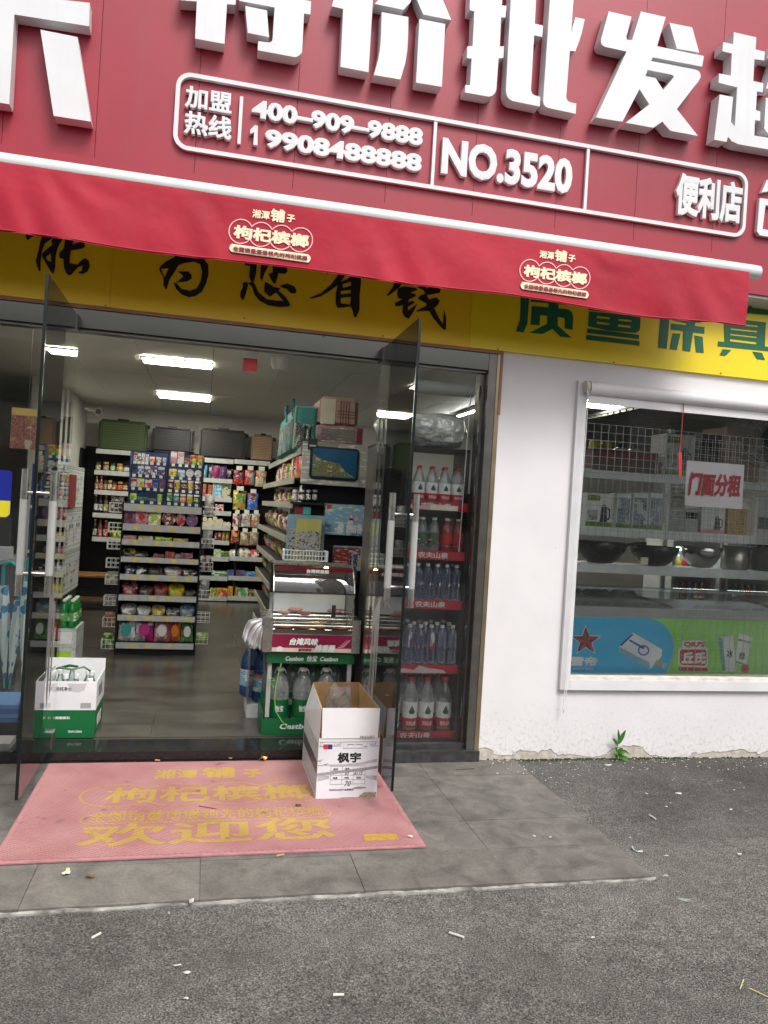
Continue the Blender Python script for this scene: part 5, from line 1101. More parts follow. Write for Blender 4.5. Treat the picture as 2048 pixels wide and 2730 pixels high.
def teal_trims(e, w_, dep, h):
    for i in range(3): MB().box(-w_*.475-.006, -w_*.475+.002, .10+i*.42, .40+i*.42, h*.05, h*.70).build('clear_panel', m_film, e)
    for i in range(2): MB().tube([(-w_*.44, .2+i*.5, h*.8), (-w_*.50, .24+i*.5, h*1.12), (-w_*.44, .30+i*.5, h*1.2), (-w_*.40, .36+i*.5, h*1.0)], .014, 6).build('carry_strap', M('teal_strap', (.02, .14, .16), .7), e)
    MB().tube([(-w_*.5, .0, h*.02), (-w_*.47, 0, h*.93), (w_*.44, 0, h*.95)], .007, 6).build('piping', M('pale_piping', (.4, .45, .4), .6), e)
soft_bag((560, 150, 815, 640), 1.62, 1.35, M('teal_nonwoven', (.035, .20, .19), .75, 0, .15, 10, .2, 300), 'large teal storage bag with clear side panels on the gondola', 'storage_bag', teal_trims)
def pink_trims(e, w_, dep, h):
    mk = M('brown_check', (.16, .09, .07), .7)
    for i in range(4): MB().box(w_*(.02+.07*i), w_*(.045+.07*i), -.004, -.001, h*.04, h*.86).build('check_stripe', mk, e)
    for i in range(3): MB().box(-w_*.05, w_*.42, -.006, -.0042, h*(.3+.1*i), h*(.33+.1*i)).build('check_stripe', mk, e)
x, z, w_, h = span('T', 830, 70, 1245, 385, 1.5)
e = empty('quilt_bag', (x, 1.5, z), 'pink and cream checked quilt bag on top of the windowed toy box', 'bag')
bm = bmesh.new(); bmesh.ops.create_cube(bm, size=1)
for v in bm.verts: v.co = (v.co.x*w_*(.97 if v.co.z > 0 else 1), (v.co.y+.5)*.4, (v.co.z+.5)*h)
bmesh.ops.bevel(bm, geom=bm.edges[:], offset=.03, segments=3, affect='EDGES'); me = bpy.data.meshes.new('body'); bm.to_mesh(me); bm.free(); me.materials.append(M('dusty_pink_quilt', (.40, .26, .22), .7, 0, .1, 8, .2, 200)); link('body', me, e)
MB().box(-w_*.47, -w_*.10, -.005, -.001, h*.06, h*.9).build('cream_panel', M('cream_quilt', (.50, .47, .38), .7, 0, .1, 8), e); pink_trims(e, w_, .4, h)
x, z, w_, h = span('T', 585, 385, 770, 560, 1.33)
for k, (a, c) in enumerate([(-.3, BLK), (.2, BLK)]): thing('black_gift_pack', 'pouch' if k else 'box', pr(BLK, GRY, (.1, .1, .1), 5.), (x+a*w_, 1.345, 1.84), (w_*.45, .07, .17), ['left', 'right'][k]+' black pack standing before the teal storage bag', 'pack', 'black packs on the gondola')

# ================================================================== SAUSAGE GRILL ON THE WATER RACK
CY = .345
m_green = M('green_card', (.004, .12, .035), .4, 0, .08, 10)
cx0, cx1 = .41, .935
wr = empty('water_rack', (.67, CY, FZ), 'green and clear drinking water display rack beside the doorway', 'rack')
wpart(MB().box(cx0, cx1, CY, CY+.42, FZ+.001, FZ+.012), 'tray_base', m_green, wr)
wpart(MB().box(cx0, cx1, CY-.006, CY, FZ+.001, FZ+.095), 'tray_front', m_green, wr)
wpart(MB().box(cx0-.006, cx0-.0005, CY-.006, CY+.42, FZ+.001, FZ+.13), 'tray_side', m_green, wr)
wpart(MB().box(cx1+.0005, cx1+.006, CY-.006, CY+.42, FZ+.001, FZ+.13), 'tray_side', m_green, wr)
pan = clear('clear_side_panel', (.9, .92, .9), .8, .16, (.75, .78, .76), .1)
for x in (cx0+.012, cx1-.016): wpart(MB().box(x, x+.004, CY+.01, CY+.41, FZ+.02, .512), 'side_panel', pan, wr)
for x in (cx0+.010, cx1-.034): wpart(MB().box(x, x+.024, CY+.008, CY+.03, FZ+.1, .512), 'post', M('grey_post', (.42, .42, .41), .4), wr)
wpart(MB().box(cx0+.0, cx1+.0, CY-.01, CY-.004, .480, .540), 'header_card', m_green, wr)
wpart(MB().box(cx0+.0, cx1+.0, CY-.003, CY+.42, .513, .548), 'top_board', m_green, wr)
wpart(MB().box(cx0+.03, cx1-.03, CY+.405, CY+.41, FZ+.02, .51), 'back_card', M('grey_card', (.35, .36, .36), .6, 0, .3, 40), wr)
b = MB(); text_rect(b, 'Cestbon  怡宝  Cestbon', cx0+.11, cx1-.10, .493, .528, CY-.0105, .03, .001, shear=.2); wpart(b, 'lettering', solid(WHT), wr)
b = MB(); text_rect(b, 'Cestbon  怡宝', cx0+.10, cx0+.46, FZ+.03, FZ+.072, CY-.0065, .03, .001, shear=.2); wpart(b, 'lettering', solid(WHT), wr)
jl = m_green
jk = 0
for ry, xs in ((CY+.085, [.505, .645, .785]), (CY+.215, [.465, .595, .725, .855]), (CY+.335, [.52, .66, .80])):
    for k, x in enumerate(xs):
        nm = '%s large water bottle from left in the %s row of the green rack' % (ORD[k], ['front', 'middle', 'back'][[CY+.085, CY+.215, CY+.335].index(ry)])
        o = thing('water_bottle', 'jug', m_petgreen if ry > CY+.1 else m_pet, (x, ry, FZ+.013), (.118, .118, .37 if ry < CY+.1 else .40), nm, 'water bottle', 'large water bottles in the green rack', [('cap', 'jug_cap', solid(WHT)), ('label', 'jug_label', jl), ('lettering', 'jug_text', solid(WHT))])
        b = MB().tube([(-.28, 0, .90), (-.2, -.1, .99), (.2, -.1, .97), (.30, 0, .9)], .018, 5); b.build('carry_loop', solid(WHT) if ry < CY+.1 else solid(DGRN), o)
b = MB().tube([at(*px('B3', *p), Y=CY-.012) for p in [(470, 1040), (445, 1130), (420, 1250), (405, 1380), (415, 1500), (470, 1590), (540, 1670)]], .003, 5)
b.tube([at(*px('B3', *p), Y=CY-.012) for p in [(350, 1195), (380, 1180), (408, 1200), (360, 1215), (400, 1270)]], .003, 5)
b.build('plastic_ribbon', M('lime_ribbon', (.25, .65, .15), .4), label='lime green plastic ribbon hanging on the green water rack', cat='ribbon')
# grill
GYf = .30; gx0, gx1 = .372, .945; gz0 = .551
sg = empty('sausage_grill', (.66, GYf, gz0), 'glass hooded sausage roller grill standing on the green water rack', 'grill')
def gq(x, y, Y=GYf): return at(*px('S', x, y), Y=Y)
xl0, xl1 = gq(280, 1500).x, gq(395, 1500).x; xr0, xr1 = gq(1375, 1500).x, gq(1478, 1500).x
zt_ = gq(340, 1240).z; zb_ = gz0; zpl = gq(700, 1655).z; zph = gq(700, 1440).z
for x0, x1 in ((xl0, xl1), (xr0, xr1)):
    b = MB(); b.box(x0, x1, GYf, GYf+.36, zb_, zt_-.004); wpart(b, 'side_housing', m_steel, sg)
    wpart(MB().box(x0-.002, x1+.002, GYf-.004, GYf+.36, zt_-.0035, zt_+.004), 'housing_cap', m_steel, sg)
wpart(MB().box(xl1, xr0, GYf+.02, GYf+.36, zb_, zb_+.02), 'base', m_steel, sg)
wpart(MB().box(xl1+.001, xr0-.001, GYf+.002, GYf+.012, zb_+.004, zph), 'front_panel', M('crimson_panel', (.24, .008, .05), .3, 0, .05, 9), sg)
wpart(MB().box(xl1+.001, xr0-.001, GYf-.001, GYf+.0015, zb_+.004, zb_+.028), 'cream_strip', M('cream_strip', (.68, .52, .42), .4), sg)
m_gl = M('green_white_letter', (.72, .82, .76), .4)
b = MB(); b1 = gq(605, 1560); b2 = gq(960, 1565); text_rect(b, '台湾风味', b1.x, b2.x, gq(700, 1570).z, gq(700, 1478).z, GYf+.0015, .05, .0012, shear=.25)
text_rect(b, '烤香肠', gq(910, 1640).x, gq(1170, 1650).x, gq(1040, 1655).z, gq(1040, 1562).z, GYf-.0015, .05, .0012, shear=.25); wpart(b, 'lettering', m_gl, sg)
b = MB(); text_rect(b, '营养美味', gq(715, 1640).x, gq(880, 1640).x, gq(800, 1645).z, gq(800, 1605).z, GYf-.0015, .03, .0012, shear=.25); wpart(b, 'lettering', solid(MAR), sg)
b = MB()
for i in range(5):
    p = gq(1205+26*i, 1595-22*i); q = gq(1290+16*i, 1580-16*i); b.tube([(p.x, GYf-.0005, p.z), ((p.x+q.x)/2, GYf-.0005, (p.z+q.z)/2-.006), (q.x, GYf-.0005, q.z)], .005, 6)
wpart(b, 'printed_sausages', M('sausage_print', (.55, .12, .18), .4), sg, True)
b = MB(); b.lathe([(.018, 0), (.02, .01), (.02, .022), (.001, .03)], 10, 0); ch = gq(490, 1580)
b.v = [(a+ch.x, GYf+.0008-.002*(q_ > 0), c+ch.z-.03) for a, q_, c in b.v]; wpart(b, 'printed_emblem', solid(WHT), sg)
m_roll = M('grill_roller', (.55, .54, .50), .22, 1, .08, 30)
rz = [zt_-.075, zt_-.06, zt_-.045, zt_-.03, zt_-.015, zt_-.0]
for i in range(6):
    y = GYf+.02+.05*i; wpart(MB().tube([(xl1, y, rz[i]-.015), (xr0, y, rz[i]-.015)], .0125, 10), 'roller', m_roll, sg, True)
wpart(MB().box(xl1+.002, xr0-.002, GYf+.005, GYf+.012, zph+.006, zph+.03), 'drip_tray', m_steel_dk, sg)
wpart(MB().tube([(xl1+.004, GYf+.0, zph+.055), (xr0-.004, GYf+.0, zph+.055)], .006, 8), 'guard_bar', m_steel, sg, True)
# curved glass hood
hz = gq(380, 590).z
prof = [(GYf+.03, zt_+.005), (GYf+.022, zt_+.08), (GYf+.028, zt_+.16), (GYf+.05, zt_+.225), (GYf+.085, hz-.04), (GYf+.14, hz)]
hx0, hx1 = xl1-.005, xr0+.005
b = MB()
for y, z in prof: b.v += [(hx0, y, z), (hx1, y, z)]
for i in range(len(prof)-1): b.f.append((2*i, 2*i+1, 2*i+3, 2*i+2)); b.m.append(0)
hood = clear('hood_glass', (.93, .95, .94), 1., .02); wpart(b, 'hood_glass', hood, sg, True)
for x in (hx0, hx1):
    b = MB(); b.add([(x, y, z) for y, z in prof]+[(x, GYf+.35, hz), (x, GYf+.35, zt_+.005)], [tuple(range(len(prof)+2))]); wpart(b, 'hood_side', hood, sg)
    wpart(MB().tube([(x, y, z) for y, z in prof], .004, 6), 'hood_edge', m_steel, sg, True)
wpart(MB().box(hx0, hx1, GYf+.12, GYf+.35, hz-.002, hz+.008), 'hood_top', m_steel, sg)
b = MB(); vs, fs = poly_shape([[(hx0+.01, hz-.006), (hx1-.01, hz-.006), (hx1-.01, hz-.028), (hx1-.13, hz-.03), (hx1-.16, hz-.044), (hx0+.19, hz-.044), (hx0+.16, hz-.03), (hx0+.01, hz-.028)]], .002); b.add([(a, GYf+.060-c+(q-hz)*-.5, q) for a, q, c in vs], fs); wpart(b, 'title_strip', M('crimson_strip', (.22, .01, .03), .35), sg)
b = MB(); text_rect(b, '台湾烤香肠', hx0+.19, hx1-.16, hz-.040, hz-.016, GYf+.052, .04, .001); wpart(b, 'lettering', m_gl, sg)
wpart(MB().box(hx0+.005, hx1-.005, GYf+.342, GYf+.35, zt_+.1, hz-.003), 'back_plate', M('grill_back', (.045, .042, .04), .4, .2), sg)
wpart(MB().box(hx0+.005, hx1-.005, GYf+.30, GYf+.335, zt_+.004, zt_+.115), 'warming_tray', M('pale_tray', (.78, .82, .84), .4), sg)
sp_ = gq(1055, 700, GYf+.2); b = MB(); b.lathe([(.004, 0), (.012, .004), (.016, .014), (.013, .026), (.006, .034)], 10, 0, (0, 0)); b.v = [(a+sp_.x, c_+GYf+.2, q+hz-.040) for a, c_, q in b.v]
wpart(b, 'heat_lamp', emit('warm_lamp', (1., .72, .28), 22), sg, True)
m_saus = M('grilled_sausage', (.34, .10, .035), .35, 0, .3, 40); m_sausp = M('pink_sausage', (.62, .28, .24), .35, 0, .15, 40)
def sausage(x, y, z, L, m, label):
    b = MB(); n = 8; b.tube([(-L/2+L*i/n, 0, .002*math.sin(i)) for i in range(n+1)], [.004, .0115, .013, .013, .013, .013, .013, .0115, .004], 9)
    return b.build('sausage', m, None, True, loc=(x, y, z), label=label, cat='sausage', group='sausages on the roller grill')
for k, (x0, x1) in enumerate([(440, 665), (675, 885), (890, 1060), (1135, 1345)]):
    a, c = gq(x0, 1265, GYf+.05), gq(x1, 1265, GYf+.05); sausage((a.x+c.x)/2, GYf+.045, rz[1]+.008, c.x-a.x, m_saus, '%s brown grilled sausage from left on the front rollers' % ORD[k])
for k, (x0, x1, yy) in enumerate([(440, 640, .15), (560, 820, .2), (650, 900, .12), (1030, 1290, .15)]):
    a, c = gq(x0, 1170, GYf+.15), gq(x1, 1170, GYf+.15); sausage((a.x+c.x)/2, GYf+yy, zt_+.018+.012*k % .02, (c.x-a.x)*.7, m_sausp, '%s pale pink sausage from left at the back of the grill' % ORD[k])
tg = empty('tongs', (.85, GYf+.08, zt_+.01), 'red and black handled tongs resting inside the grill hood', 'tongs')
a = gq(1150, 1180, GYf+.08); MB().box(-.012, .012, -.004, .004, 0, .075).build('grip', solid(BLK), tg); MB().tube([(0, 0, .05), (.09, .02, .045)], .004, 6).build('arm', solid(RED), tg); tg.location = (a.x, GYf+.085, zt_+.004)
# white carrier bags hanging left of the grill
def cloth_bag():
    b = MB(); pts = [[(280, 1235), (110, 1250), (70, 1330), (30, 1480)], [(285, 1260), (180, 1300), (120, 1400), (80, 1560)], [(285, 1300), (230, 1380), (180, 1500), (150, 1610)], [(283, 1330), (262, 1420), (250, 1530), (250, 1625)]]
    n = 12
    rows_ = []
    for i in range(n+1):
        t = i/n*3; k = min(2, int(t)); f = t-k
        line = [(pts[k][j][0]*(1-f)+pts[k+1][j][0]*f, pts[k][j][1]*(1-f)+pts[k+1][j][1]*f) for j in range(4)]
        rw = []
        for m_ in range(9):
            s = m_/8*3; kk = min(2, int(s)); g = s-kk; q = at(*px('S', line[kk][0]*(1-g)+line[kk+1][0]*g, line[kk][1]*(1-g)+line[kk+1][1]*g), Y=GYf+.04)
            rw.append((q.x, GYf+.04+.022*math.sin(i*1.9)*(.3+m_/8)-.02*math.sin(m_*.7), q.z))
        rows_.append(rw)
    for rw in rows_: b.v += rw
    for i in range(n):
        for j in range(8): b.f.append((i*9+j, i*9+j+1, (i+1)*9+j+1, (i+1)*9+j)); b.m.append(0)
    return b
o = cloth_bag().build('carrier_bags', M('white_plastic_bag', (.66, .67, .68), .4, 0, .06, 20, .4, 60), None, True, label='bunch of white plastic carrier bags hanging beside the grill', cat='plastic bags')
sm_ = o.modifiers.new('thickness', 'SOLIDIFY'); sm_.thickness = .002
# blue water rack behind
BYr = .70; br_ = empty('jug_rack', (.42, BYr, FZ), 'white cardboard rack with big blue water jugs behind the grill', 'rack')
jx0, jx1 = .335, .66
wpart(MB().box(jx0, jx1, BYr, BYr+.32, FZ+.001, FZ+.085), 'base', m_cardwhite, br_); wpart(MB().box(jx0, jx1, BYr-.004, BYr+.3, .50, .565), 'header_card', m_cardwhite, br_)
wpart(MB().box(jx0, jx0+.005, BYr, BYr+.3, FZ+.086, .499), 'side_panel', pan, br_); wpart(MB().box(jx0-.0, jx0+.18, BYr-.002, BYr+.0, .566, .70), 'riser_panel', pan, br_)
b = MB(); text_rect(b, '百岁山', jx0+.10, jx0+.25, .515, .55, BYr-.005, .04, .001); text_rect(b, '百', jx0+.11, jx0+.145, FZ+.025, FZ+.06, BYr-.001, .04, .001); wpart(b, 'lettering', solid(NAVY), br_)
for k, (x, y) in enumerate([(.445, BYr+.09), (.37, BYr+.24), (.52, BYr+.24), (.585, BYr+.09)]):
    thing('water_jug', 'jug', m_petdeep, (x, y, FZ+.087), (.15, .15, .36), '%s big blue water jug in the white cardboard rack' % ['front left', 'back left', 'back right', 'front right'][k], 'water jug', 'blue jugs in the white rack', [('cap', 'jug_cap', solid(BLU)), ('label', 'jug_label', pr(LBL, WHT, ORG, 4.))])

# ================================================================== RED SHELVED BOTTLED WATER RACK (right of the door)
NY = .15; nx0, nx1 = .985, 1.535
nr = empty('bottle_rack', (1.26, NY, FZ), 'bottled water rack with red lettered shelf strips behind the right pane', 'rack')
for x in (nx0-.012, nx1+.002): wpart(MB().box(x, x+.01, NY+.0, NY+.34, .092, 1.55), 'upright', m_steel_dk, nr)
NZ = []
for k, py in enumerate([1960, 1784, 1612, 1481, 1350]):
    z = at(1170, py, Y=NY).z; NZ.append(z+.022)
    wpart(MB().box(nx0, nx1, NY-.004, NY, z-.026, z+.026), 'shelf_strip', m_redplastic, nr)
    wpart(MB().box(nx0, nx1, NY+.001, NY+.33, z+.012, z+.021), 'shelf', m_steel_dk, nr)
    if k in (0, 2, 3, 4):
        b = MB(); xm = (nx0+nx1)/2+(.075 if k else .03); text_rect(b, '农夫山泉', xm-.095, xm+.095, z-.017, z+.019, NY-.0045, .03, .001); wpart(b, 'lettering', solid(WHT), nr)
    if k in (1, 4):
        b = MB(); vs, fs = poly_shape([[(1.15, z-.02), (1.19, z+.005), (1.26, z-.004), (1.29, z+.022), (1.34, z+.008), (1.44, z-.004), (1.46, z-.022), (1.3, z-.024)]], .0005); b.add([(a, NY-.006-c, q) for a, q, c in vs], fs); wpart(b, 'torn_sticker', M('torn_paper', (.6, .52, .5), .7), nr)
    if k == 4: wpart(MB().box(1.30, 1.47, NY-.0085, NY-.0065, z-.022, z+.008), 'price_card', m_tag, nr)
wpart(MB().box(nx0, nx1, NY+.331, NY+.335, .1, 1.55), 'back_sheet', M('grey_back_sheet', (.38, .39, .39), .6), nr)
rl = M('red_white_label', (.58, .015, .035), .4, 0, .2, 60)
def bottles(level, shape, mat, xs, y, w_, h, capc, parts, desc, row):
    for k, x in enumerate(xs):
        thing('water_bottle', shape, mat, (x, y, NZ[level]+.001), (w_, w_, h), '%s %s from left, %s row, %s red shelf' % (ORD[k], desc, row, ['lowest', 'second', 'third', 'fourth', 'top'][level]), 'water bottle', 'water bottles on the red shelves', [('cap', 'bottle_cap', capc)]+parts)
whl = M('white_label', (.80, .81, .80), .4, 0, .12, 50); grl = pr(DGRN, WHT, RED, 6.)
red_lab = [('label', 'bottle_label', whl), ('label', 'bottle_label_low', rl), ('lettering', 'brand_text', solid(WHT)), ('printed_emblem', 'emblem', solid(DGRN))]
def nxs(a, b_, n): return [a+(b_-a)*i/(n-1) for i in range(n)]
bottles(0, 'bottle', m_pet, [1.265, 1.365, 1.475], NY+.055, .093, .315, solid(RED), red_lab, 'red capped large bottle', 'front')
bottles(0, 'bottle', m_pet, [1.05, 1.155], NY+.055, .093, .30, solid(WHT), [('label', 'bottle_label', pr(WHT, RED, (.6, .1, .1), 4.)), ('label', 'bottle_label_low', pr(WHT, RED, GRN, 4.))], 'white capped large bottle', 'front')
bottles(0, 'bottle', m_pet, [1.06, 1.16, 1.26, 1.36, 1.47], NY+.165, .093, .315, solid(RED), red_lab, 'red capped large bottle', 'back')
bottles(1, 'waist', m_petblue, nxs(1.03, 1.50, 8), NY+.04, .064, .235, solid(WHT), [], 'blue tinted bottle', 'front')
for o in [o for o in COL.objects if o.name.startswith('water_bottle') and 'blue tinted' in o.get('label', '') and 'second red' in o['label']][1:6:2]: link('oval_label', unit_mesh('badge_out', pr(WHT, PUR, RED, 3.)), o, (0, .03, .14), (.8, 1, .9))
bottles(1, 'waist', m_petblue, nxs(1.05, 1.50, 7), NY+.12, .067, .24, solid(WHT), [], 'blue tinted bottle', 'middle')
bottles(1, 'waist', m_petblue, nxs(1.03, 1.49, 7), NY+.21, .067, .24, solid(WHT), [], 'blue tinted bottle', 'back')
bottles(2, 'waist', m_petblue, nxs(1.20, 1.50, 6), NY+.04, .060, .215, solid(WHT), [], 'blue tinted bottle', 'front')
bottles(2, 'waist', m_petblue, nxs(1.04, 1.50, 7), NY+.13, .066, .215, solid(WHT), [], 'blue tinted bottle', 'back')
thing('shrink_wrapped_pack', 'box', pr(BLU, LBL, WHT, 4.), (1.09, NY+.05, NZ[2]+.001), (.15, .08, .17), 'blue shrink wrapped drink pack at the left of the third red shelf', 'drink pack')
bottles(3, 'bottle', m_pet, [1.05, 1.125, 1.20, 1.275, 1.345], NY+.045, .068, .2, solid(WHT), [('label', 'bottle_label', grl)], 'green labelled bottle', 'front')
bottles(3, 'bottle', M('red_tea', (.30, .03, .03), .15, 0, .1, 9), [1.425, 1.495], NY+.045, .070, .2, solid(WHT), [('label', 'bottle_label', solid(RED))], 'red drink bottle', 'front')
bottles(3, 'bottle', m_pet, nxs(1.07, 1.48, 5), NY+.14, .068, .2, solid(WHT), [('label', 'bottle_label', grl)], 'green labelled bottle', 'back')
bottles(4, 'bottle', m_pet, [1.235, 1.315, 1.395, 1.475], NY+.045, .075, .215, solid(RED), red_lab, 'red capped bottle', 'front')
bottles(4, 'bottle', m_pet, [1.255, 1.335, 1.415, 1.49], NY+.13, .075, .215, solid(RED), red_lab, 'red capped bottle', 'back')
thing('paper_sack', 'pouch', pr(BRN, BLK, GRY, 3.), (1.1, NY+.09, NZ[4]), (.17, .1, .24), 'brown paper pack at the left of the top red shelf', 'pack')
# wrapped bundle on top, dark board behind
b = MB(); n, k_ = 26, 10
for j in range(k_+1):
    for i in range(n):
        t = 2*math.pi*i/n; u = j/k_*2-1
        r = (1-abs(u)**6)**.5*(1+.10*math.sin(3*t+2*u)+.05*math.sin(9*t+7*u)+.03*random.uniform(-1, 1)) if abs(u) < 1 else .05
        b.v.append((1.27+u*.30, NY+.2+.15*r*math.cos(t), 1.93+.105*r*math.sin(t)))
for j in range(k_):
    for i in range(n): b.f.append((j*n+i, j*n+(i+1) % n, (j+1)*n+(i+1) % n, (j+1)*n+i)); b.m.append(0)
b.build('wrapped_bundle', M('silvery_wrap', (.75, .77, .72), .18, .25, .3, 9, 1., 16, .5, 0, 0, 1., .03), None, True, label='silvery plastic wrapped bundle above the bottled water', cat='bundle')
wpart(MB().box(nx0-.012, nx1+.012, NY+.05, NY+.34, 1.80, 1.815), 'top_board', m_blackrack, nr)
for x in (nx0-.012, nx1+.002): wpart(MB().box(x, x+.01, NY+.05, NY+.34, 1.551, 1.799), 'top_post', m_steel_dk, nr)

# ================================================================== CARTONS AND MAT
mat_ = empty('doormat', (.15, -.5, 0), 'pink ribbed welcome mat with worn gold lettering before the doorway', 'doormat')
def mat_material(c0, c1, name):
    m = bpy.data.materials.new(name); m.use_nodes = True; N, Lk, B = nodes_of(m); g = N.new('ShaderNodeNewGeometry')
    wv = N.new('ShaderNodeTexWave'); wv.inputs['Scale'].default_value = 26; wv.inputs['Distortion'].default_value = .6; wv.bands_direction = 'DIAGONAL'
    mp = N.new('ShaderNodeMapping'); mp.inputs[3].default_value = (1., 1.6, 0); Lk.new(g.outputs['Position'], mp.inputs[0]); Lk.new(mp.outputs[0], wv.inputs['Vector'])
    nz = N.new('ShaderNodeTexNoise'); nz.inputs['Scale'].default_value = 3.2; nz.inputs['Detail'].default_value = 8; Lk.new(g.outputs['Position'], nz.inputs['Vector'])
    r = N.new('ShaderNodeValToRGB'); e = r.color_ramp; e.elements[0].position = .3; e.elements[0].color = (*c0, 1); e.elements[1].position = .7; e.elements[1].color = (*c1, 1); Lk.new(nz.outputs['Fac'], r.inputs[0])
    mr = N.new('ShaderNodeMapRange'); mr.inputs[3].default_value = .78; mr.inputs[4].default_value = 1.1; Lk.new(wv.outputs['Fac'], mr.inputs[0])
    d = N.new('ShaderNodeTexNoise'); d.inputs['Scale'].default_value = 9; d.inputs['Detail'].default_value = 3; Lk.new(g.outputs['Position'], d.inputs['Vector'])
    dm = N.new('ShaderNodeMapRange'); dm.inputs[1].default_value = .66; dm.inputs[2].default_value = .74; dm.inputs[3].default_value = 1; dm.inputs[4].default_value = .5; Lk.new(d.outputs['Fac'], dm.inputs[0])
    mm = N.new('ShaderNodeMath'); mm.operation = 'MULTIPLY'; Lk.new(mr.outputs[0], mm.inputs[0]); Lk.new(dm.outputs[0], mm.inputs[1])
    mx = N.new('ShaderNodeMix'); mx.data_type = 'RGBA'; mx.blend_type = 'MULTIPLY'; mx.inputs[0].default_value = 1; Lk.new(r.outputs[0], mx.inputs[6]); Lk.new(mm.outputs[0], mx.inputs[7]); Lk.new(mx.outputs[2], B.inputs['Base Color'])
    bp = N.new('ShaderNodeBump'); bp.inputs['Strength'].default_value = .8; bp.inputs['Distance'].default_value = .004; Lk.new(wv.outputs['Fac'], bp.inputs['Height']); Lk.new(bp.outputs[0], B.inputs['Normal'])
    B.inputs['Roughness'].default_value = .8; return m
m_mat = mat_material((.31, .115, .125), (.43, .22, .215), 'pink_mat'); m_matedge = M('pale_pink_edge', (.36, .16, .17), .8, 0, .15, 20)
m_gold = mat_material((.34, .20, .045), (.50, .33, .075), 'worn_gold_print')
mx0, mx1, my0, my1 = -.705, 1.0, -1.12, .02
wpart(MB().box(mx0+.02, mx1-.02, my0+.022, my1-.02, .002, .009), 'pile', m_mat, mat_)
for bx_ in ((mx0, mx1, my0, my0+.021), (mx0, mx1, my1-.019, my1), (mx0, mx0+.019, my0+.022, my1-.02), (mx1-.019, mx1, my0+.022, my1-.02)):
    wpart(MB().box(*bx_, .002, .0075), 'edging', m_matedge, mat_)
def mq(x, y): return px('M', x, y)
for body, bl, br, tl, bo in [('湘潭', (575, 108), (740, 106), (590, 76), .03), ('铺', (755, 107), (885, 105), (765, 66), .04), ('子', (915, 104), (985, 103), (920, 72), .04), ('枸杞槟榔', (385, 195), (1175, 186), (405, 138), .025), ('全国销量遥遥领先的枸杞槟榔', (328, 268), (1218, 250), (335, 228), .004), ('欢迎您', (275, 362), (1268, 336), (320, 276), .02)]:
    b = MB(); text_on(b, body, mq(*bl), mq(*br), mq(*tl), Z=.0088, bold=bo, depth=.0016); wpart(b, 'gold_lettering', m_gold, mat_)
def ground_ring(cx, cy, rx, ry, w_, skip, b):
    n = 60
    for k in range(n):
        a0, a1 = 2*math.pi*k/n, 2*math.pi*(k+1)/n
        if skip((a0+a1)/2): continue
        p = [(cx+(rx+d)*math.cos(a), cy+(ry+d)*math.sin(a), .0098) for a, d in ((a0, -w_), (a1, -w_), (a1, w_), (a0, w_))]
        b.quad(*p)
b = MB(); A = at(*mq(440, 165), Z=.009); Bp = at(*mq(1090, 160), Z=.009)
cs = [(A.x+(Bp.x-A.x)*i/3, (A.y+Bp.y)/2) for i in range(4)]; rr = (cs[1][0]-cs[0][0])*.60
for i, (cx, cy) in enumerate(cs):
    ground_ring(cx, cy, rr, rr*.86, .005, lambda a, cx=cx, cy=cy, i=i: any(math.hypot((cx+rr*math.cos(a)-c2[0]), (cy+rr*.86*math.sin(a)-c2[1])/.86) < rr for j, c2 in enumerate(cs) if j != i), b)
wpart(b, 'gold_bubble_outline', m_gold, mat_)
c0 = at(*mq(300, 258), Z=.009); c1 = at(*mq(1245, 238), Z=.009); b = MB(); ym = (c0.y+c1.y)/2
vs, fs = poly_shape([rrect(c0.x, c1.x, ym-.052, ym+.052, .05), rrect(c0.x+.008, c1.x-.008, ym-.044, ym+.044, .042)], .0008); b.add([(a, q, .0092+c) for a, q, c in vs], fs); wpart(b, 'gold_plaque_outline', m_gold, mat_)
p0 = at(*mq(1368, 340), Z=.009); p1 = at(*mq(1482, 312), Z=.009); wpart(MB().box(p0.x, p1.x, p0.y, p1.y, .0085, .0105), 'gold_tag', M('gold_tag', (.38, .22, .04), .6, 0, .2, 60), mat_)

# opened white carton on the mat
ctn = empty('opened_carton', (.775, -.3, .009), 'white printed carton standing open on the mat, a clear bag inside', 'carton')
kx0, kx1, ky0, ky1, kz = .604, .905, -.56, -.02, .009
KH = .292; fl_top = at(*px('P', 860, 550), Y=ky0).z
inner = m_card; outp = M('carton_print', (.66, .66, .70), .5, 0, .10, 5)
wpart(MB().box(kx0+.004, kx1-.004, ky0+.004, ky1-.004, kz, kz+.004), 'bottom', inner, ctn)
wpart(MB().box(kx0, kx1, ky0, ky0+.004, kz, kz+KH), 'front_wall', outp, ctn)
wpart(MB().box(kx0, kx1, ky1-.004, ky1, kz, kz+KH), 'back_wall', inner, ctn)
wpart(MB().box(kx0, kx0+.0035, ky0+.0045, ky1-.0045, kz, kz+KH), 'side_wall', outp, ctn); wpart(MB().box(kx1-.0035, kx1, ky0+.0045, ky1-.0045, kz, kz+KH), 'side_wall', inner, ctn)
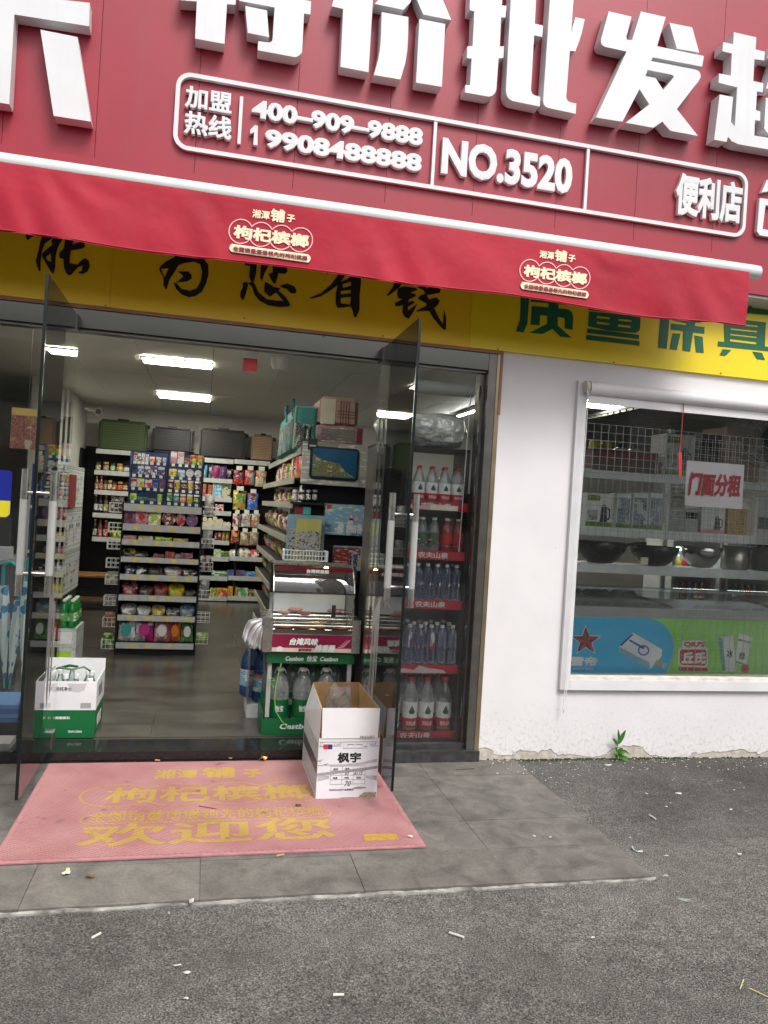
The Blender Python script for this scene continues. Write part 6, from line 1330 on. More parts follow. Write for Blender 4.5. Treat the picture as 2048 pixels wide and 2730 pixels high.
# raised flaps, slightly splayed
def flap(a, b_, c, d, th, name, mats):
    q = MB(); n_ = (Vector(b_)-Vector(a)).cross(Vector(d)-Vector(a)).normalized()*th
    P4 = [Vector(v) for v in (a, b_, c, d)]; vs = P4+[p+n_ for p in P4]
    q.add(vs, [(0, 1, 2, 3)], 0); q.add(vs, [(7, 6, 5, 4)], 1); q.add(vs, [(0, 4, 5, 1), (1, 5, 6, 2), (2, 6, 7, 3), (3, 7, 4, 0)], 1); wpart(q, name, mats, ctn)
ft = kz+KH; FH = fl_top-ft
white_flap = M('white_flap', (.74, .74, .76), .5, 0, .04, 9)
flap((kx0+.012, ky0-.004, ft+.001), (kx1-.012, ky0-.004, ft+.001), (kx1-.010, ky0-.012, ft+FH), (kx0+.006, ky0-.012, ft+FH), -.004, 'front_flap', [white_flap, inner])
flap((kx1, ky1+.001, ft+.001), (kx0, ky1+.001, ft+.001), (kx0+.037, ky1-.004, ft+FH*1.), (kx1-.004, ky1+.004, ft+FH*1.), -.004, 'back_flap', [outp, inner])
flap((kx0-.001, ky1-.004, ft+.001), (kx0-.001, ky0+.004, ft+.001), (kx0+.004, ky0+.0, ft+FH*.97), (kx0+.034, ky1-.008, ft+FH*.97), -.004, 'side_flap', [outp, inner])
flap((kx1+.001, ky0+.004, ft+.001), (kx1+.001, ky1-.004, ft+.001), (kx1-.003, ky1-.0, ft+FH*.97), (kx1-.008, ky0+.0, ft+FH*.97), -.004, 'side_flap', [outp, inner])
fy = ky0-.0008
def pz(x, y): q = at(*px('P', x, y), Y=ky0); return kx0+(q.x-.614)*(kx1-kx0)/.322, q.z
def flat(polys, name, m, off=0., d=.0005):
    b = MB(); pp = [[pz(*c) for c in p] for p in polys]; vs, fs = poly_shape(pp, d); b.add([(a, fy-off-c, q) for a, q, c in vs], fs); return wpart(b, name, m, ctn)
def ptext(body, bl, br, tl, m, bo=.02, sh=0., off=0., Y=None):
    b = MB(); a, c, d = pz(*bl), pz(*br), pz(*tl); text_rect(b, body, a[0], c[0], (a[1]+c[1])/2, d[1], (Y if Y is not None else fy-off), bo, .0006, shear=sh); return wpart(b, 'lettering', m, ctn)
ptext('枫宇', (665, 1318), (1010, 1312), (680, 1172), m_ink, .035)
ptext('54x32x28.7', (992, 962), (1208, 962), (995, 932), m_ink, .01, 0, 0, ky0-.0105)
flat([[(460, 1060), (528, 1060), (528, 1125), (460, 1125)]], 'red_seal', solid(RED)); flat([[(530, 1060), (592, 1060), (592, 1125), (530, 1125)]], 'blue_seal', solid(NAVY))
g_ = []
def line(x0, y0, x1, y1, t=7): g_.append([(x0-t/2, y0-t/2), (x1+t/2, y0-t/2), (x1+t/2, y1+t/2), (x0-t/2, y1+t/2)])
b = MB()
for (x0, y0, x1, y1) in [(405, 1025, 1265, 1025), (405, 1085, 460, 1085), (420, 1030, 420, 1080), (450, 1030, 450, 1055), (600, 1080, 720, 1080), (625, 1030, 625, 1075), (660, 1055, 720, 1055), (720, 1030, 720, 1050), (755, 1030, 755, 1110), (755, 1110, 1100, 1110), (820, 1060, 915, 1060), (820, 1065, 820, 1085), (930, 1015, 930, 1105), (945, 1060, 1030, 1060), (1030, 1065, 1030, 1085), (1060, 1085, 1100, 1085), (1105, 1030, 1105, 1110), (1140, 1055, 1230, 1055), (1230, 1030, 1230, 1050), (1160, 1080, 1265, 1080), (715, 1790, 1000, 1790), (715, 1795, 715, 1815), (760, 1795, 760, 1812), (850, 1795, 850, 1812), (900, 1795, 900, 1812)]:
    p, q = pz(x0, y1), pz(x1, y0); b.box(p[0]-.0009, q[0]+.0009, fy-.0005-.0001*(len(b.f) % 7), fy+.0002, p[1]-.0009, q[1]+.0009)
wpart(b, 'lattice_print', m_ink, ctn)
b = MB()
for x in (560, 728, 895, 1068):
    p, q = pz(x, 1612), pz(x, 1362); b.box(p[0]-.0005, p[0]+.0005, fy-.0007, fy, p[1], q[1])
for y in (1362, 1425, 1488, 1548, 1612):
    p, q = pz(560, y), pz(1068, y); b.box(p[0], q[0], fy-.0004, fy, p[1]-.0005, p[1]+.0005)
wpart(b, 'form_table', M('grey_ink', (.08, .08, .09), .6, 0, 0), ctn)
for body, bl, br, tl in [('品名', (608, 1415), (678, 1413), (610, 1385)), ('规格', (780, 1408), (845, 1407), (782, 1382)), ('毛重', (600, 1535), (668, 1533), (602, 1508)), ('内装', (770, 1532), (838, 1530), (772, 1505)), ('到站', (948, 1530), (1015, 1528), (950, 1502)), ('杭州大江东产业集聚区', (548, 1702), (910, 1692), (550, 1675))]: ptext(body, bl, br, tl, MATS['grey_ink'], .02, 0, .0008)
for body, bl, br, tl in [('65', (778, 1482), (842, 1480), (785, 1440)), ('6115', (915, 1478), (1040, 1476), (925, 1425)), ('70', (768, 1640), (868, 1625), (785, 1565))]: ptext(body, bl, br, tl, MATS['grey_ink'], .005, .35, .0008)
for cx, cy in ((410, 1278), (500, 1328)): flat([[(cx-38, cy+8), (cx-12, cy+2), (cx+2, cy+14), (cx+18, cy-4), (cx+38, cy-14), (cx+15, cy+8), (cx+2, cy+24), (cx-14, cy+10)]], 'printed_bird', m_ink)
hill = M('ink_wash', (.40, .40, .45), .5, 0, .25, 30)
flat([[(375, 1345), (560, 1335), (800, 1330), (1000, 1310), (1255, 1255), (1255, 1300), (1000, 1345), (700, 1352), (375, 1356)]], 'ink_wash', hill, -.0003); flat([[(375, 1498), (550, 1490), (550, 1530), (375, 1570)]], 'ink_wash', hill, -.0003); flat([[(1085, 1490), (1250, 1488), (1250, 1560), (1085, 1520)]], 'ink_wash', hill, -.0003)
flat([[(1000, 1760), (1060, 1720), (1240, 1715), (1238, 1800), (960, 1812)]], 'printed_roof', M('roof_print', (.26, .22, .15), .6, 0, .5, 120), .0002)
flat([[(905, 1655), (960, 1640), (1090, 1645), (1100, 1655), (1000, 1672), (900, 1670)]], 'printed_boat', solid(GRY), .0002)
tape = clear('packing_tape', (.9, .9, .9), .8, .3, (.7, .7, .7), .15)
flat([[(372, 1455), (1262, 1352), (1262, 1390), (372, 1492)]], 'packing_tape', tape, .0012)
wpart(MB().box(kx0-.0015, kx0-.0005, ky0+.01, ky1-.02, kz+.02, kz+.26), 'side_print', printed((.55, .55, .58), (.10, .10, .12), (.45, .1, .22), 5., 2.), ctn)
# clear bag inside
b = MB(); n = 14
for j in range(8):
    for i in range(n):
        t = 2*math.pi*i/n; r = (.13-.008*j)*(1+.12*math.sin(3*t+j)+.08*math.sin(5*t-2*j)); b.v.append((.735+r*.75*math.cos(t), -.33+r*1.3*math.sin(t), .2+.04*j+.02*math.sin(4*t+j)))
for j in range(7):
    for i in range(n): b.f.append((j*n+i, j*n+(i+1) % n, (j+1)*n+(i+1) % n, (j+1)*n+i)); b.m.append(0)
b.f.append(tuple(7*n+i for i in range(n))); b.m.append(0)
b.build('crumpled_clear_bag', m_film, None, True, label='crumpled clear plastic bag inside the opened white carton', cat='plastic bag')

# white and green carton of water just inside the doorway
wc = empty('water_carton', (-.71, .31, FZ), 'white and green carton of water bottles standing inside the doorway', 'carton')
wx0, wx1, wy0, wy1, wz1 = -.905, -.525, .30, .66, FZ+.315
zg = FZ+.155
wpart(MB().box(wx0+.005, wx1-.005, wy0+.005, wy1-.005, FZ+.001, FZ+.006), 'bottom', m_cardwhite, wc)
for nm, q in (('front', (wx0, wx1, wy0, wy0+.004)), ('back', (wx0, wx1, wy1-.004, wy1)), ('side', (wx0, wx0+.004, wy0+.0045, wy1-.0045)), ('side', (wx1-.004, wx1, wy0+.0045, wy1-.0045))):
    wpart(MB().box(*q, FZ+.001, zg), nm+'_lower_panel', m_green, wc); wpart(MB().box(*q, zg+.0005, wz1+(.06 if nm == 'back' else .0)), nm+'_upper_panel', m_cardwhite, wc)
b = MB(); text_rect(b, 'TEAM CHINA', wx1-.14, wx1-.065, FZ+.03, FZ+.042, wy0-.0005, .03, .0006); text_rect(b, 'AMINO MAST', wx0+.045, wx0+.12, FZ+.03, FZ+.042, wy0-.0005, .03, .0006); text_rect(b, '中国国家队', wx0+.15, wx0+.25, zg-.05, zg-.035, wy0-.0005, .03, .0006)
text_rect(b, '怡宝', wy0+.08, wy0+.26, FZ+.04, FZ+.11, wx1+.0005, .03, .0006, 0, 'X'); wpart(b, 'lettering', solid(WHT), wc)
b = MB()
for i in range(10): b.box(wx0+.02+.0045*i, wx0+.022+.0045*i, wy0-.0008, wy0, zg+.01, zg+.04); b.box(wx1-.08+.0055*i, wx1-.077+.0055*i, wy0-.0008, wy0, zg+.01, zg+.04)
text_rect(b, '饮用纯净水', wx0+.14, wx0+.25, zg+.105, zg+.13, wy0-.0005, .02, .0006); text_rect(b, '怡宝', wy0+.10, wy0+.24, zg+.05, zg+.12, wx1+.0005, .03, .0006, 0, 'X'); wpart(b, 'black_print', MATS['grey_ink'], wc)
for sx in (-1, 1):
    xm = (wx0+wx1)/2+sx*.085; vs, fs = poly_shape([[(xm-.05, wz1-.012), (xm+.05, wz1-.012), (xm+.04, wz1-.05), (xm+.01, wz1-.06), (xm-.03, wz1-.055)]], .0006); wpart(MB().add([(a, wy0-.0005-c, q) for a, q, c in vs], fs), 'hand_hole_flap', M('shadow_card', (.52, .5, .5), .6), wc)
for k, (x, y) in enumerate([(-.86, .36), (-.78, .37), (-.70, .36), (-.57, .36), (-.84, .47), (-.75, .49), (-.66, .47), (-.58, .50), (-.70, .58), (-.61, .58)]):
    thing('boxed_water_bottle', 'bottle', m_petgreen, (x, y, FZ+.008), (.075, .075, .31+.012*(k % 3)), '%s white capped bottle inside the white and green carton' % ORD[k], 'water bottle', 'bottles in the green carton', [('cap', 'bottle_cap', solid(WHT)), ('label', 'bottle_label', m_green)])
b = MB().tube([(-.8, .42, .40), (-.74, .40, .425), (-.68, .42, .41), (-.62, .45, .42), (-.58, .43, .40)], .006, 6); b.tube([(-.76, .5, .40), (-.70, .46, .425), (-.66, .5, .41)], .008, 6)
b.build('green_strap', solid(DGRN), None, True, label='dark green carry strap lying over the boxed bottles', cat='strap')

# ================================================================== LEFT SIDE OF THE SHOP, BEHIND THE LEFT PANE
m_dot = bpy.data.materials.new('dotted_umbrella_film'); m_dot.use_nodes = True
N, Lk, B = nodes_of(m_dot); tc = N.new('ShaderNodeTexCoord'); vo = N.new('ShaderNodeTexVoronoi'); vo.inputs['Scale'].default_value = 17; Lk.new(tc.outputs['Object'], vo.inputs['Vector'])
rp = N.new('ShaderNodeValToRGB'); e = rp.color_ramp; e.elements[0].position = .42; e.elements[0].color = (.03, .22, .42, 1); e.elements[1].position = .48; e.elements[1].color = (.55, .66, .66, 1); Lk.new(vo.outputs['Distance'], rp.inputs[0]); Lk.new(rp.outputs[0], B.inputs['Base Color']); B.inputs['Roughness'].default_value = .25
for k, (tip, top, lab) in enumerate([((11, 1834), (8, 1560), 'leftmost folded umbrella with blue dots behind the left pane'), ((25, 1836), (52, 1600), 'leaning folded umbrella with blue dots, middle one of the three'), ((60, 1834), (72, 1545), 'folded blue dotted umbrella with a turquoise crook, nearest the door')]):
    a = at(*tip, Y=.33); c = at(*top, Y=.38); e = empty('folded_umbrella', a, lab, 'umbrella', 'folded umbrellas')
    v = c-a; b = MB(); n = 14
    for j in range(9):
        t = j/8; r = .006+.020*min(1, t*1.6)*(1-.25*max(0, t-.8)/.2)
        for i in range(n):
            an = 2*math.pi*i/n; rr = r*(1+.28*(i % 2)); b.v.append((v.x*t+rr*math.cos(an+t), v.y*t+rr*math.sin(an+t), v.z*(.1+.9*t)))
    for j in range(8):
        for i in range(n): b.f.append((j*n+i, j*n+(i+1) % n, (j+1)*n+(i+1) % n, (j+1)*n+i)); b.m.append(0)
    b.build('canopy', m_dot, e, True)
    MB().tube([(0, 0, 0), (v.x*.1, v.y*.1, v.z*.12)], .006, 8).build('tip', solid(TEAL), e)
    hk = [(v.x, v.y, v.z), (v.x*1.05, v.y*1.05, v.z+.10)] + ([(v.x*1.05+.03*(1-math.cos(q)), v.y, v.z+.10+.03*math.sin(q)) for q in (.5, 1., 1.6, 2.2, 2.8)] if k != 1 else [])
    MB().tube(hk, .009, 8).build('crook_handle', M('turquoise_plastic', (.02, .40, .45), .3), e, True)
us = empty('umbrella_stand', (-.95, .4, FZ), 'low dark stand with blue folded cloth under the umbrellas', 'stand')
wpart(MB().box(-1.5, -.915, .28, .66, FZ+.001, FZ+.09), 'base', m_blackrack, us)
for k in range(4): wpart(MB().box(-1.45+.01*k, -.925, .285+.01*k, .62, FZ+.0905+.022*k, FZ+.111+.022*k), 'folded_cloth', M('blue_cloth_%d' % (k % 2), ((.03, .10, .30), (.08, .2, .42))[k % 2], .6), us)
wpart(MB().box(-1.6, -.915, .09, .24, FZ+.001, FZ+.035), 'grey_ledge', M('grey_ledge', (.35, .34, .33), .7, 0, .2, 20), us)
a = at(0, 1380, Y=.056); c = at(34, 1255, Y=.056); st2 = empty('payment_sticker', (a.x, .056, a.z), 'blue and yellow rounded sticker on the left glass pane', 'sticker')
x1_ = c.x; x0_ = x1_-.22; zb2, zt2 = a.z, c.z; zm = zb2+(zt2-zb2)*.36
b = MB(); vs, fs = poly_shape([[p for p in rrect(x0_, x1_, zb2, zt2, .018)]], .0008); b.add([(q, .0565-d, z) for q, z, d in vs], fs); wpart(b, 'blue_field', M('sticker_blue', (.01, .02, .28), .35), st2)
b = MB(); vs, fs = poly_shape([[(x0_+.003, zm), (x1_-.002, zm), (x1_-.002, zb2+.02), (x1_-.018, zb2+.004), (x0_+.018, zb2+.004)]], .0006); b.add([(q, .0555-d, z) for q, z, d in vs], fs); wpart(b, 'yellow_field', M('sticker_yellow', (.75, .65, .02), .4), st2)
x, z, w_, h = span('A5', 95, 285, 345, 630, .6)
po = empty('snack_poster', (x, .6, z), 'red and gold printed hanging snack packet behind the left pane', 'poster')
wpart(MB().box(x-w_/2, x+w_/2, .6, .606, z, z+h), 'packet', printed((.22, .04, .02), (.30, .16, .03), (.35, .32, .25), 9., 4.), po); wpart(MB().box(x-w_/2, x+w_/2, .596, .5995, z+h*.82, z+h), 'header_band', solid(GLD), po); wpart(MB().tube([(x, .603, z+h), (x, .603, CZ)], .0015, 4), 'string', m_black, po)
# counter with till
co_ = empty('checkout_counter', (-1.75, 1.3, FZ), 'dark checkout counter behind the left pane', 'counter')
wpart(MB().box(-2.3, -1.22, 1.1, 1.6, FZ+.001, .93), 'cabinet', M('dark_counter', (.04, .042, .05), .4, 0, .2, 6), co_); wpart(MB().box(-2.32, -1.2, 1.08, 1.62, .931, .96), 'worktop', M('grey_worktop', (.22, .22, .22), .3, 0, .1, 9), co_)
til = empty('till', (-1.35, 1.25, .961), 'grey till with a red lit display on the counter', 'till')
MB().box(-.12, .12, -.1, .12, 0, .07).build('keyboard', M('till_grey', (.30, .31, .32), .5, 0, .1, 40), til); MB().box(-.1, .1, .08, .11, .0701, .26).build('display', solid(BLK), til); MB().box(-.03, .03, .076, .0795, .17, .19).build('lit_digits', emit('red_digits', (1, .02, .02), 4), til)
# slatted wall shelf on the far left
ls = empty('side_shelving', (-2.2, 3.2, FZ), 'dark side shelving of boxed goods seen through the left pane', 'shelving')
wpart(MB().box(-2.55, -2.53, 2.2, 4.5, FZ, 2.1), 'back_panel', m_blackrack, ls)
for k in range(5):
    z = .3+.38*k; wpart(MB().box(-2.16, -2.15, 2.2, 4.5, z-.02, z+.02), 'price_rail', m_rail, ls); wpart(MB().box(-2.529, -2.161, 2.2, 4.5, z+.006, z+.018), 'shelf', m_blackrack, ls)
    for j in range(9):
        c1, c2 = GP[(k*4+j*7) % 12]; thing('stored_box', 'box', pr(c1, c2, None, 3.), (-2.30, 2.33+.25*j, z+.019), (.2, .2, random.uniform(.14, .28)), '%s and %s box, %s from the counter on side shelf %s' % (CN[c1], CN[c2], ORD[j], ['one', 'two', 'three', 'four', 'five'][k]), 'box', 'boxes on the side shelving', [('front_panel', 'front', solid(c2))], rz=math.pi/2)
# stack of white appliance cartons at the aisle's left edge
m_ap = printed((.58, .59, .60), (.50, .52, .52), (.42, .46, .40), 7., 2.)
for k, (z0_, z1_) in enumerate([(.63, .96), (.965, 1.29), (1.295, 1.62)]):
    e = empty('appliance_carton', (-1.12, 2.3, z0_), '%s white appliance carton in the stack left of the aisle' % ['lowest', 'middle', 'topmost'][k], 'carton', 'stacked appliance cartons')
    wpart(MB().box(-1.25, -1.0, 1.9, 2.68, z0_, z1_), 'carton', m_ap, e); wpart(MB().box(-1.2505, -1.10, 1.8985, 1.8995, z0_+.01, z1_-.01), 'blue_end', solid(NAVY), e)
    b = MB()
    for i in range(6): b.box(-.9995, -.998, 1.96+.11*i, 2.03+.11*i, z0_+.05+.06*(i % 3), z0_+.16+.05*(i % 3))
    wpart(b, 'printed_pictures', printed((.5, .5, .5), (.06, .06, .07), (.15, .3, .1), 16., float(k)), e)
wpart(MB().box(-1.0, -.985, 1.92, 2.2, 1.30, 1.55), 'red_leaflet', solid(DRED), e)
e = empty('green_stand', (-1.12, 2.3, FZ), 'dark green low cabinet under the stacked appliance cartons', 'cabinet'); wpart(MB().box(-1.24, -1.01, 1.92, 2.66, FZ+.001, .625), 'body', M('dark_green_cabinet', (.01, .04, .02), .4), e); wpart(MB().box(-1.239, -1.011, 1.914, 1.9195, .3, .6), 'door', M('grey_cabinet_door', (.30, .31, .3), .5), e)
for k in range(8):
    q = (-.93+.055*(k % 2), 1.62+.075*(k//2), .50 if k % 2 else .5); thing('green_bottle', 'bottle', M('green_soda', (.01, .16, .03), .12, 0, .1, 9), (q[0], q[1], .452), (.062, .062, .2), '%s green drink bottle of the pack on the white cartons' % ORD[k], 'bottle', 'green bottle pack', [('cap', 'bottle_cap', solid(WHT)), ('label', 'bottle_label', pr(GRN, WHT, LIME, 5.))])
for k, (z0_, z1_) in enumerate([(FZ+.001, .18), (.181, .315), (.316, .45)]):
    e = empty('small_carton', (-.9, 1.75, z0_), '%s small white carton with lime ends below the green bottles' % ['lowest', 'middle', 'upper'][k], 'carton', 'small white cartons'); wpart(MB().box(-.975, -.83, 1.58, 1.92, z0_, z1_), 'carton', m_ap, e); wpart(MB().box(-.965, -.86, 1.5785, 1.5795, z0_+.025, z1_-.025), 'lime_end', solid(LIME) if k < 2 else solid(WHT), e)
# card hanging from the header, smoke detector
x, z, w_, h = span('X', 646, 912, 686, 990, .14)
e = empty('hanging_card', (x, .14, z), 'red and white card hanging below the door header', 'card'); wpart(MB().box(x-w_/2, x+w_/2, .14, .146, z+h*.45, z+h), 'white_box', MATS['white_frame'], e); wpart(MB().box(x-w_*.46, x+w_*.46, .142, .144, z, z+h*.44), 'red_card', solid(RED), e)
q = at(748, 962, Z=CZ-.02); e = empty('ceiling_detector', (q.x, q.y, CZ), 'white cylindrical detector on the ceiling behind the door header', 'detector'); b = MB(); b.lathe([(.012, -.10), (.055, -.095), (.075, -.06), (.08, -.015), (.08, .004)], 16); b.build('body', MATS['white_frame'], e, True)

# ================================================================== INSIDE THE DISPLAY WINDOW
SY = .82
wsx0, wsx1 = 2.35, 4.9
ws = empty('window_shelving', (3.2, SY, FZ), 'white shelving of kitchenware behind the display window', 'shelving')
m_wr = M('pale_shelf_rail', (.66, .70, .69), .35, .1, .08, 10)
WZs = []
for crop, y0, y1 in (('W5', 768, 835), ('W5', 1212, 1268), ('W6', 88, 152)):
    a = at(*px(crop, 800, (y0+y1)/2), Y=SY); WZs.append(a.z+.03)
    wpart(MB().box(wsx0, wsx1, SY-.012, SY, a.z-.034, a.z+.030), 'front_rail', m_wr, ws); wpart(MB().box(wsx0, wsx1, SY+.001, SY+.42, a.z+.012, a.z+.022), 'shelf', m_wr, ws)
for x in (wsx0-.03, 3.55, wsx1): wpart(MB().box(x, x+.028, SY+.39, SY+.42, FZ, 2.2), 'upright', m_wr, ws)
SG = 'goods on the window shelving'
def wbox(crop, r, c1, c2, lvl, label, parts, dep=.2, name='appliance_box', rowY=SY+.12):
    x, z, w_, h = span(crop, *r, rowY); zz = WZs[lvl]-.005; h = max(.08, h+z-zz)
    return thing(name, 'box', solid(c1, .45), (x, rowY, zz), (w_, dep, h), label, 'box', SG, parts)
K = [('kettle_picture', 'kettle', M('print_dark', (.05, .055, .06), .4, 0, .3, 60)), ('photo_print', 'picture', printed((.45, .47, .45), (.12, .14, .1), (.4, .3, .15), 8., 2.)), ('title_pill', 'pill', M('leaf_green_print', (.14, .24, .04), .5)), ('green_strip', 'lowband', MATS['leaf_green_print'])]
GW = (.66, .69, .66)
CN[GW] = 'white'
wbox('W5', (775, 470, 1025, 815), GW, GRN, 0, 'white and green kettle box on the upper window shelf', K)
wbox('W5', (172, 922, 396, 1200), GW, GRN, 1, 'white kettle box at the left end of the lower window shelf', K)
for k, (x0, x1) in enumerate([(432, 550), (556, 682), (686, 796)]):
    wbox('W5', (x0, 922, x1, 1215), (.62, .70, .67), TEAL, 1, '%s tall pale green box from left beside the kettle box' % ORD[k], [('printed_flask', 'front', printed((.18, .26, .30), (.45, .5, .48), (.08, .12, .18), 3., float(k+3))), ('green_strip', 'lowband', MATS['leaf_green_print'])], .12, 'flask_box')
wbox('W5', (940, 1050, 1050, 1240), (.35, .36, .35), GRY, 1, 'grey box beside the silver kettle box', [('dark_band', 'band', solid(BLK))])
wbox('W5', (1058, 1030, 1262, 1250), (.66, .66, .66), GRY, 1, 'silver kettle box with a pink foot under the paper sign', [K[0], ('pink_strip', 'lowband', solid(PINK))])
wbox('W5', (1262, 1035, 1428, 1255), (.45, .24, .03), YEL, 1, 'mustard yellow box under the paper sign', [('fine_print', 'front', printed((.45, .24, .03), (.36, .18, .02), (.15, .08, .02), 14., 1.))])
wbox('W5', (1456, 960, 1800, 1275), (.66, .67, .66), GRY, 1, 'large white appliance box right of the paper sign', [('grey_panel', 'picture', solid(GRY)), K[0]])
wbox('W5', (1200, 425, 1498, 830), (.24, .15, .075), BRN, 0, 'tall brown cardboard box behind the paper sign', [('faint_print', 'band', printed((.24, .15, .075), (.19, .12, .06), (.15, .09, .04), 9., 2.))], .3, 'cardboard_box')
wbox('W5', (1030, 470, 1195, 830), (.09, .09, .085), BLK, 0, 'dark grey box behind the red ribbon', [('faint_print', 'band', solid(BLK))], .25, 'dark_box', SY+.2)
wbox('W5', (200, 598, 735, 795), (.10, .035, .03), MAR, 0, 'wide maroon box at the left of the upper window shelf', [('faint_print', 'band', solid(DRED))], .28, 'wide_box')
zt4 = None
xx, zz, w_, h = span('W5', 200, 598, 735, 795, SY+.12); top = WZs[0]-.005+max(.08, h+zz-WZs[0]+.005)
for k, (x0, x1) in enumerate([(260, 350), (356, 434)]):
    x, z, w_, h = span('W5', x0, 522, x1, 598, SY+.1); thing('yellow_jar', 'jar', M('yellow_clear', (.55, .45, .03), .2, 0, .1, 20), (x, SY+.1, top), (w_, w_, h), '%s yellow jar standing on the wide maroon box' % ['left', 'right'][k], 'jar', 'yellow jars', [('lid', 'jar_lid', MATS['yellow_clear'])])
for k, (x0, x1) in enumerate([(470, 570), (575, 700)]):
    x, z, w_, h = span('W5', x0, 545, x1, 605, SY+.1); e = empty('saucepan_cover', (x, SY+.12, top), '%s shiny pot lid lying on the wide maroon box' % ['left', 'right'][k], 'pot lid', 'pot lids'); b = MB(); b.lathe([(w_*.62, 0), (w_*.6, h*.25), (w_*.3, h*.6), (.02, h*.7)], 18); b.build('dome', m_steel, e, True); b = MB(); b.lathe([(.012, h*.7), (.022, h*.85), (.02, h*1.0), (.004, h*1.02)], 10); b.build('knob', solid(BLK), e, True)
# pans on the third shelf
def pan_(r, m, label, name, prof, handle=True):
    x, z, w_, h = span('W6', *r, SY+.14); e = empty(name, (x, SY+.16, WZs[2]-.006), label, 'pan', 'pans on the window shelf'); h = max(.05, h+z-WZs[2]); b = MB(); b.lathe([(w_/2*a, h*c) for a, c in prof], 26, cap=False); o = b.build('bowl', m, e, True)
    md = o.modifiers.new('wall', 'SOLIDIFY'); md.thickness = .003
    if handle: MB().tube([(w_/2*.98, -.02, h*.9), (w_/2+.06, -.06, h*1.02), (w_/2+.12, -.10, h*1.05)], .011, 8).build('handle', solid(BLK), e, True)
WOK = [(.02, 0), (.45, .04), (.7, .25), (.88, .6), (1., 1.)]; POT = [(.02, 0), (.92, .02), (.97, .1), (1., 1.)]
m_blkpan = M('black_nonstick', (.012, .012, .013), .25, .1, .2, 30)
pan_((150, -110, 560, 85), m_blkpan, 'large black wok at the left of the pan shelf', 'wok', WOK)
pan_((590, -75, 965, 100), m_blkpan, 'second black wok with a white price card', 'wok', WOK, False)
pan_((990, -70, 1300, 120), M('bright_steel', (.42, .42, .40), .2, 1, .1, 12), 'shiny steel mixing bowl between wok and pot', 'mixing_bowl', WOK, False)
pan_((1312, -75, 1512, 130), M('satin_steel', (.36, .34, .30), .35, 1, .1, 12), 'straight steel pot right of the mixing bowl', 'pot', POT)
pan_((1515, -110, 1800, 140), m_blkpan, 'dark pot cut off by the right edge', 'pot', POT, False)
x, z, w_, h = span('W6', 645, 15, 708, 70, SY+.0); b = MB(); b.box(x-w_/2, x+w_/2, SY-.03, SY-.028, z, z+h); b.build('price_card', m_tag, label='small white price card on the second black wok', cat='card')
# wire display grids
def grid(x0, x1, z0, z1, Y, s, label):
    b = MB(); n = int((x1-x0)/s); m_ = int((z1-z0)/s)
    for i in range(n+1): b.box(x0+s*i-.0011, x0+s*i+.0011, Y, Y+.0022, z0, z0+s*m_)
    for j in range(m_+1): b.box(x0, x0+s*n, Y-.0023, Y-.0001, z0+s*j-.0011, z0+s*j+.0011)
    return b.build('wire_grid', M('galvanised_wire', (.42, .44, .43), .4, .3, .1, 20), label=label, cat='wire grid')
a = at(*px('W5', 215, 365), Y=.09); c = at(*px('W5', 215, 1262), Y=.09); grid(a.x-.02, 4.2, c.z, a.z, .09, .05, 'large wire display grid behind the upper window glass')
a = at(*px('W5', 800, 440), Y=.13); grid(a.x, a.x+.62, c.z+.02, a.z-.02, .13, .05, 'smaller wire grid behind the hanging red ribbon')
a = at(*px('W6', 952, 405), Y=.12); grid(a.x, 4.2, .46, a.z, .12, .05, 'white wire grid leaning before the green freezer front')
# paper sign, ribbon
ps = [at(*px('W5', *p), Y=.078) for p in [(1030, 665), (1478, 700), (1450, 1045), (1008, 1015)]]
sgn = empty('paper_sign', (ps[3].x, .078, ps[3].z), 'white paper sign with four red characters in the window', 'sign')
b = MB(); n = 10
for i in range(n+1):
    for j in range(n+1):
        u, v = i/n, j/n; t_ = ps[3]*(1-u)*(1-v)+ps[2]*u*(1-v)+ps[1]*u*v+ps[0]*(1-u)*v; b.v.append((t_.x, .078+.004*math.sin(u*5+v*2)-.010*max(0, u-.85)*max(0, .25-v)*12, t_.z))
for i in range(n):
    for j in range(n): a_ = i*(n+1)+j; b.f.append((a_, a_+n+1, a_+n+2, a_+1)); b.m.append(0)
sg_o = wpart(b, 'sheet', m_paper, sgn, True)
b = MB(); w0 = ps[1]-ps[0]; ang = math.atan2((ps[2]-ps[3]).z, (ps[2]-ps[3]).x)
vs, fs = text_shape('门面分租', .045, .0008); q0 = at(*px('W5', 1035, 935), Y=.072); q1 = at(*px('W5', 1435, 955), Y=.072); q2 = at(*px('W5', 1060, 752), Y=.072)
b.add([(q0.x+a*(q1.x-q0.x)+bb*.012, .0715-c, q0.z+a*(q1.z-q0.z)+bb*(q2.z-q0.z)) for a, bb, c in vs], fs); wpart(b, 'lettering', M('red_sign_ink', (.42, .01, .02), .6, 0, 0), sgn)
rb = [at(*px('W5', *p), Y=-.064) for p in [(998, 215), (1000, 262), (992, 340), (985, 450), (975, 560), (965, 600)]]; rb2 = [at(*px('W5', *p), Y=-.064) for p in [(960, 600), (988, 600), (990, 700), (985, 790), (965, 790), (962, 690)]]
e = empty('red_ribbon', rb[0], 'red ribbon tied to the blind, hanging before the window', 'ribbon'); m_rib = M('red_ribbon', (.34, .02, .025), .5)
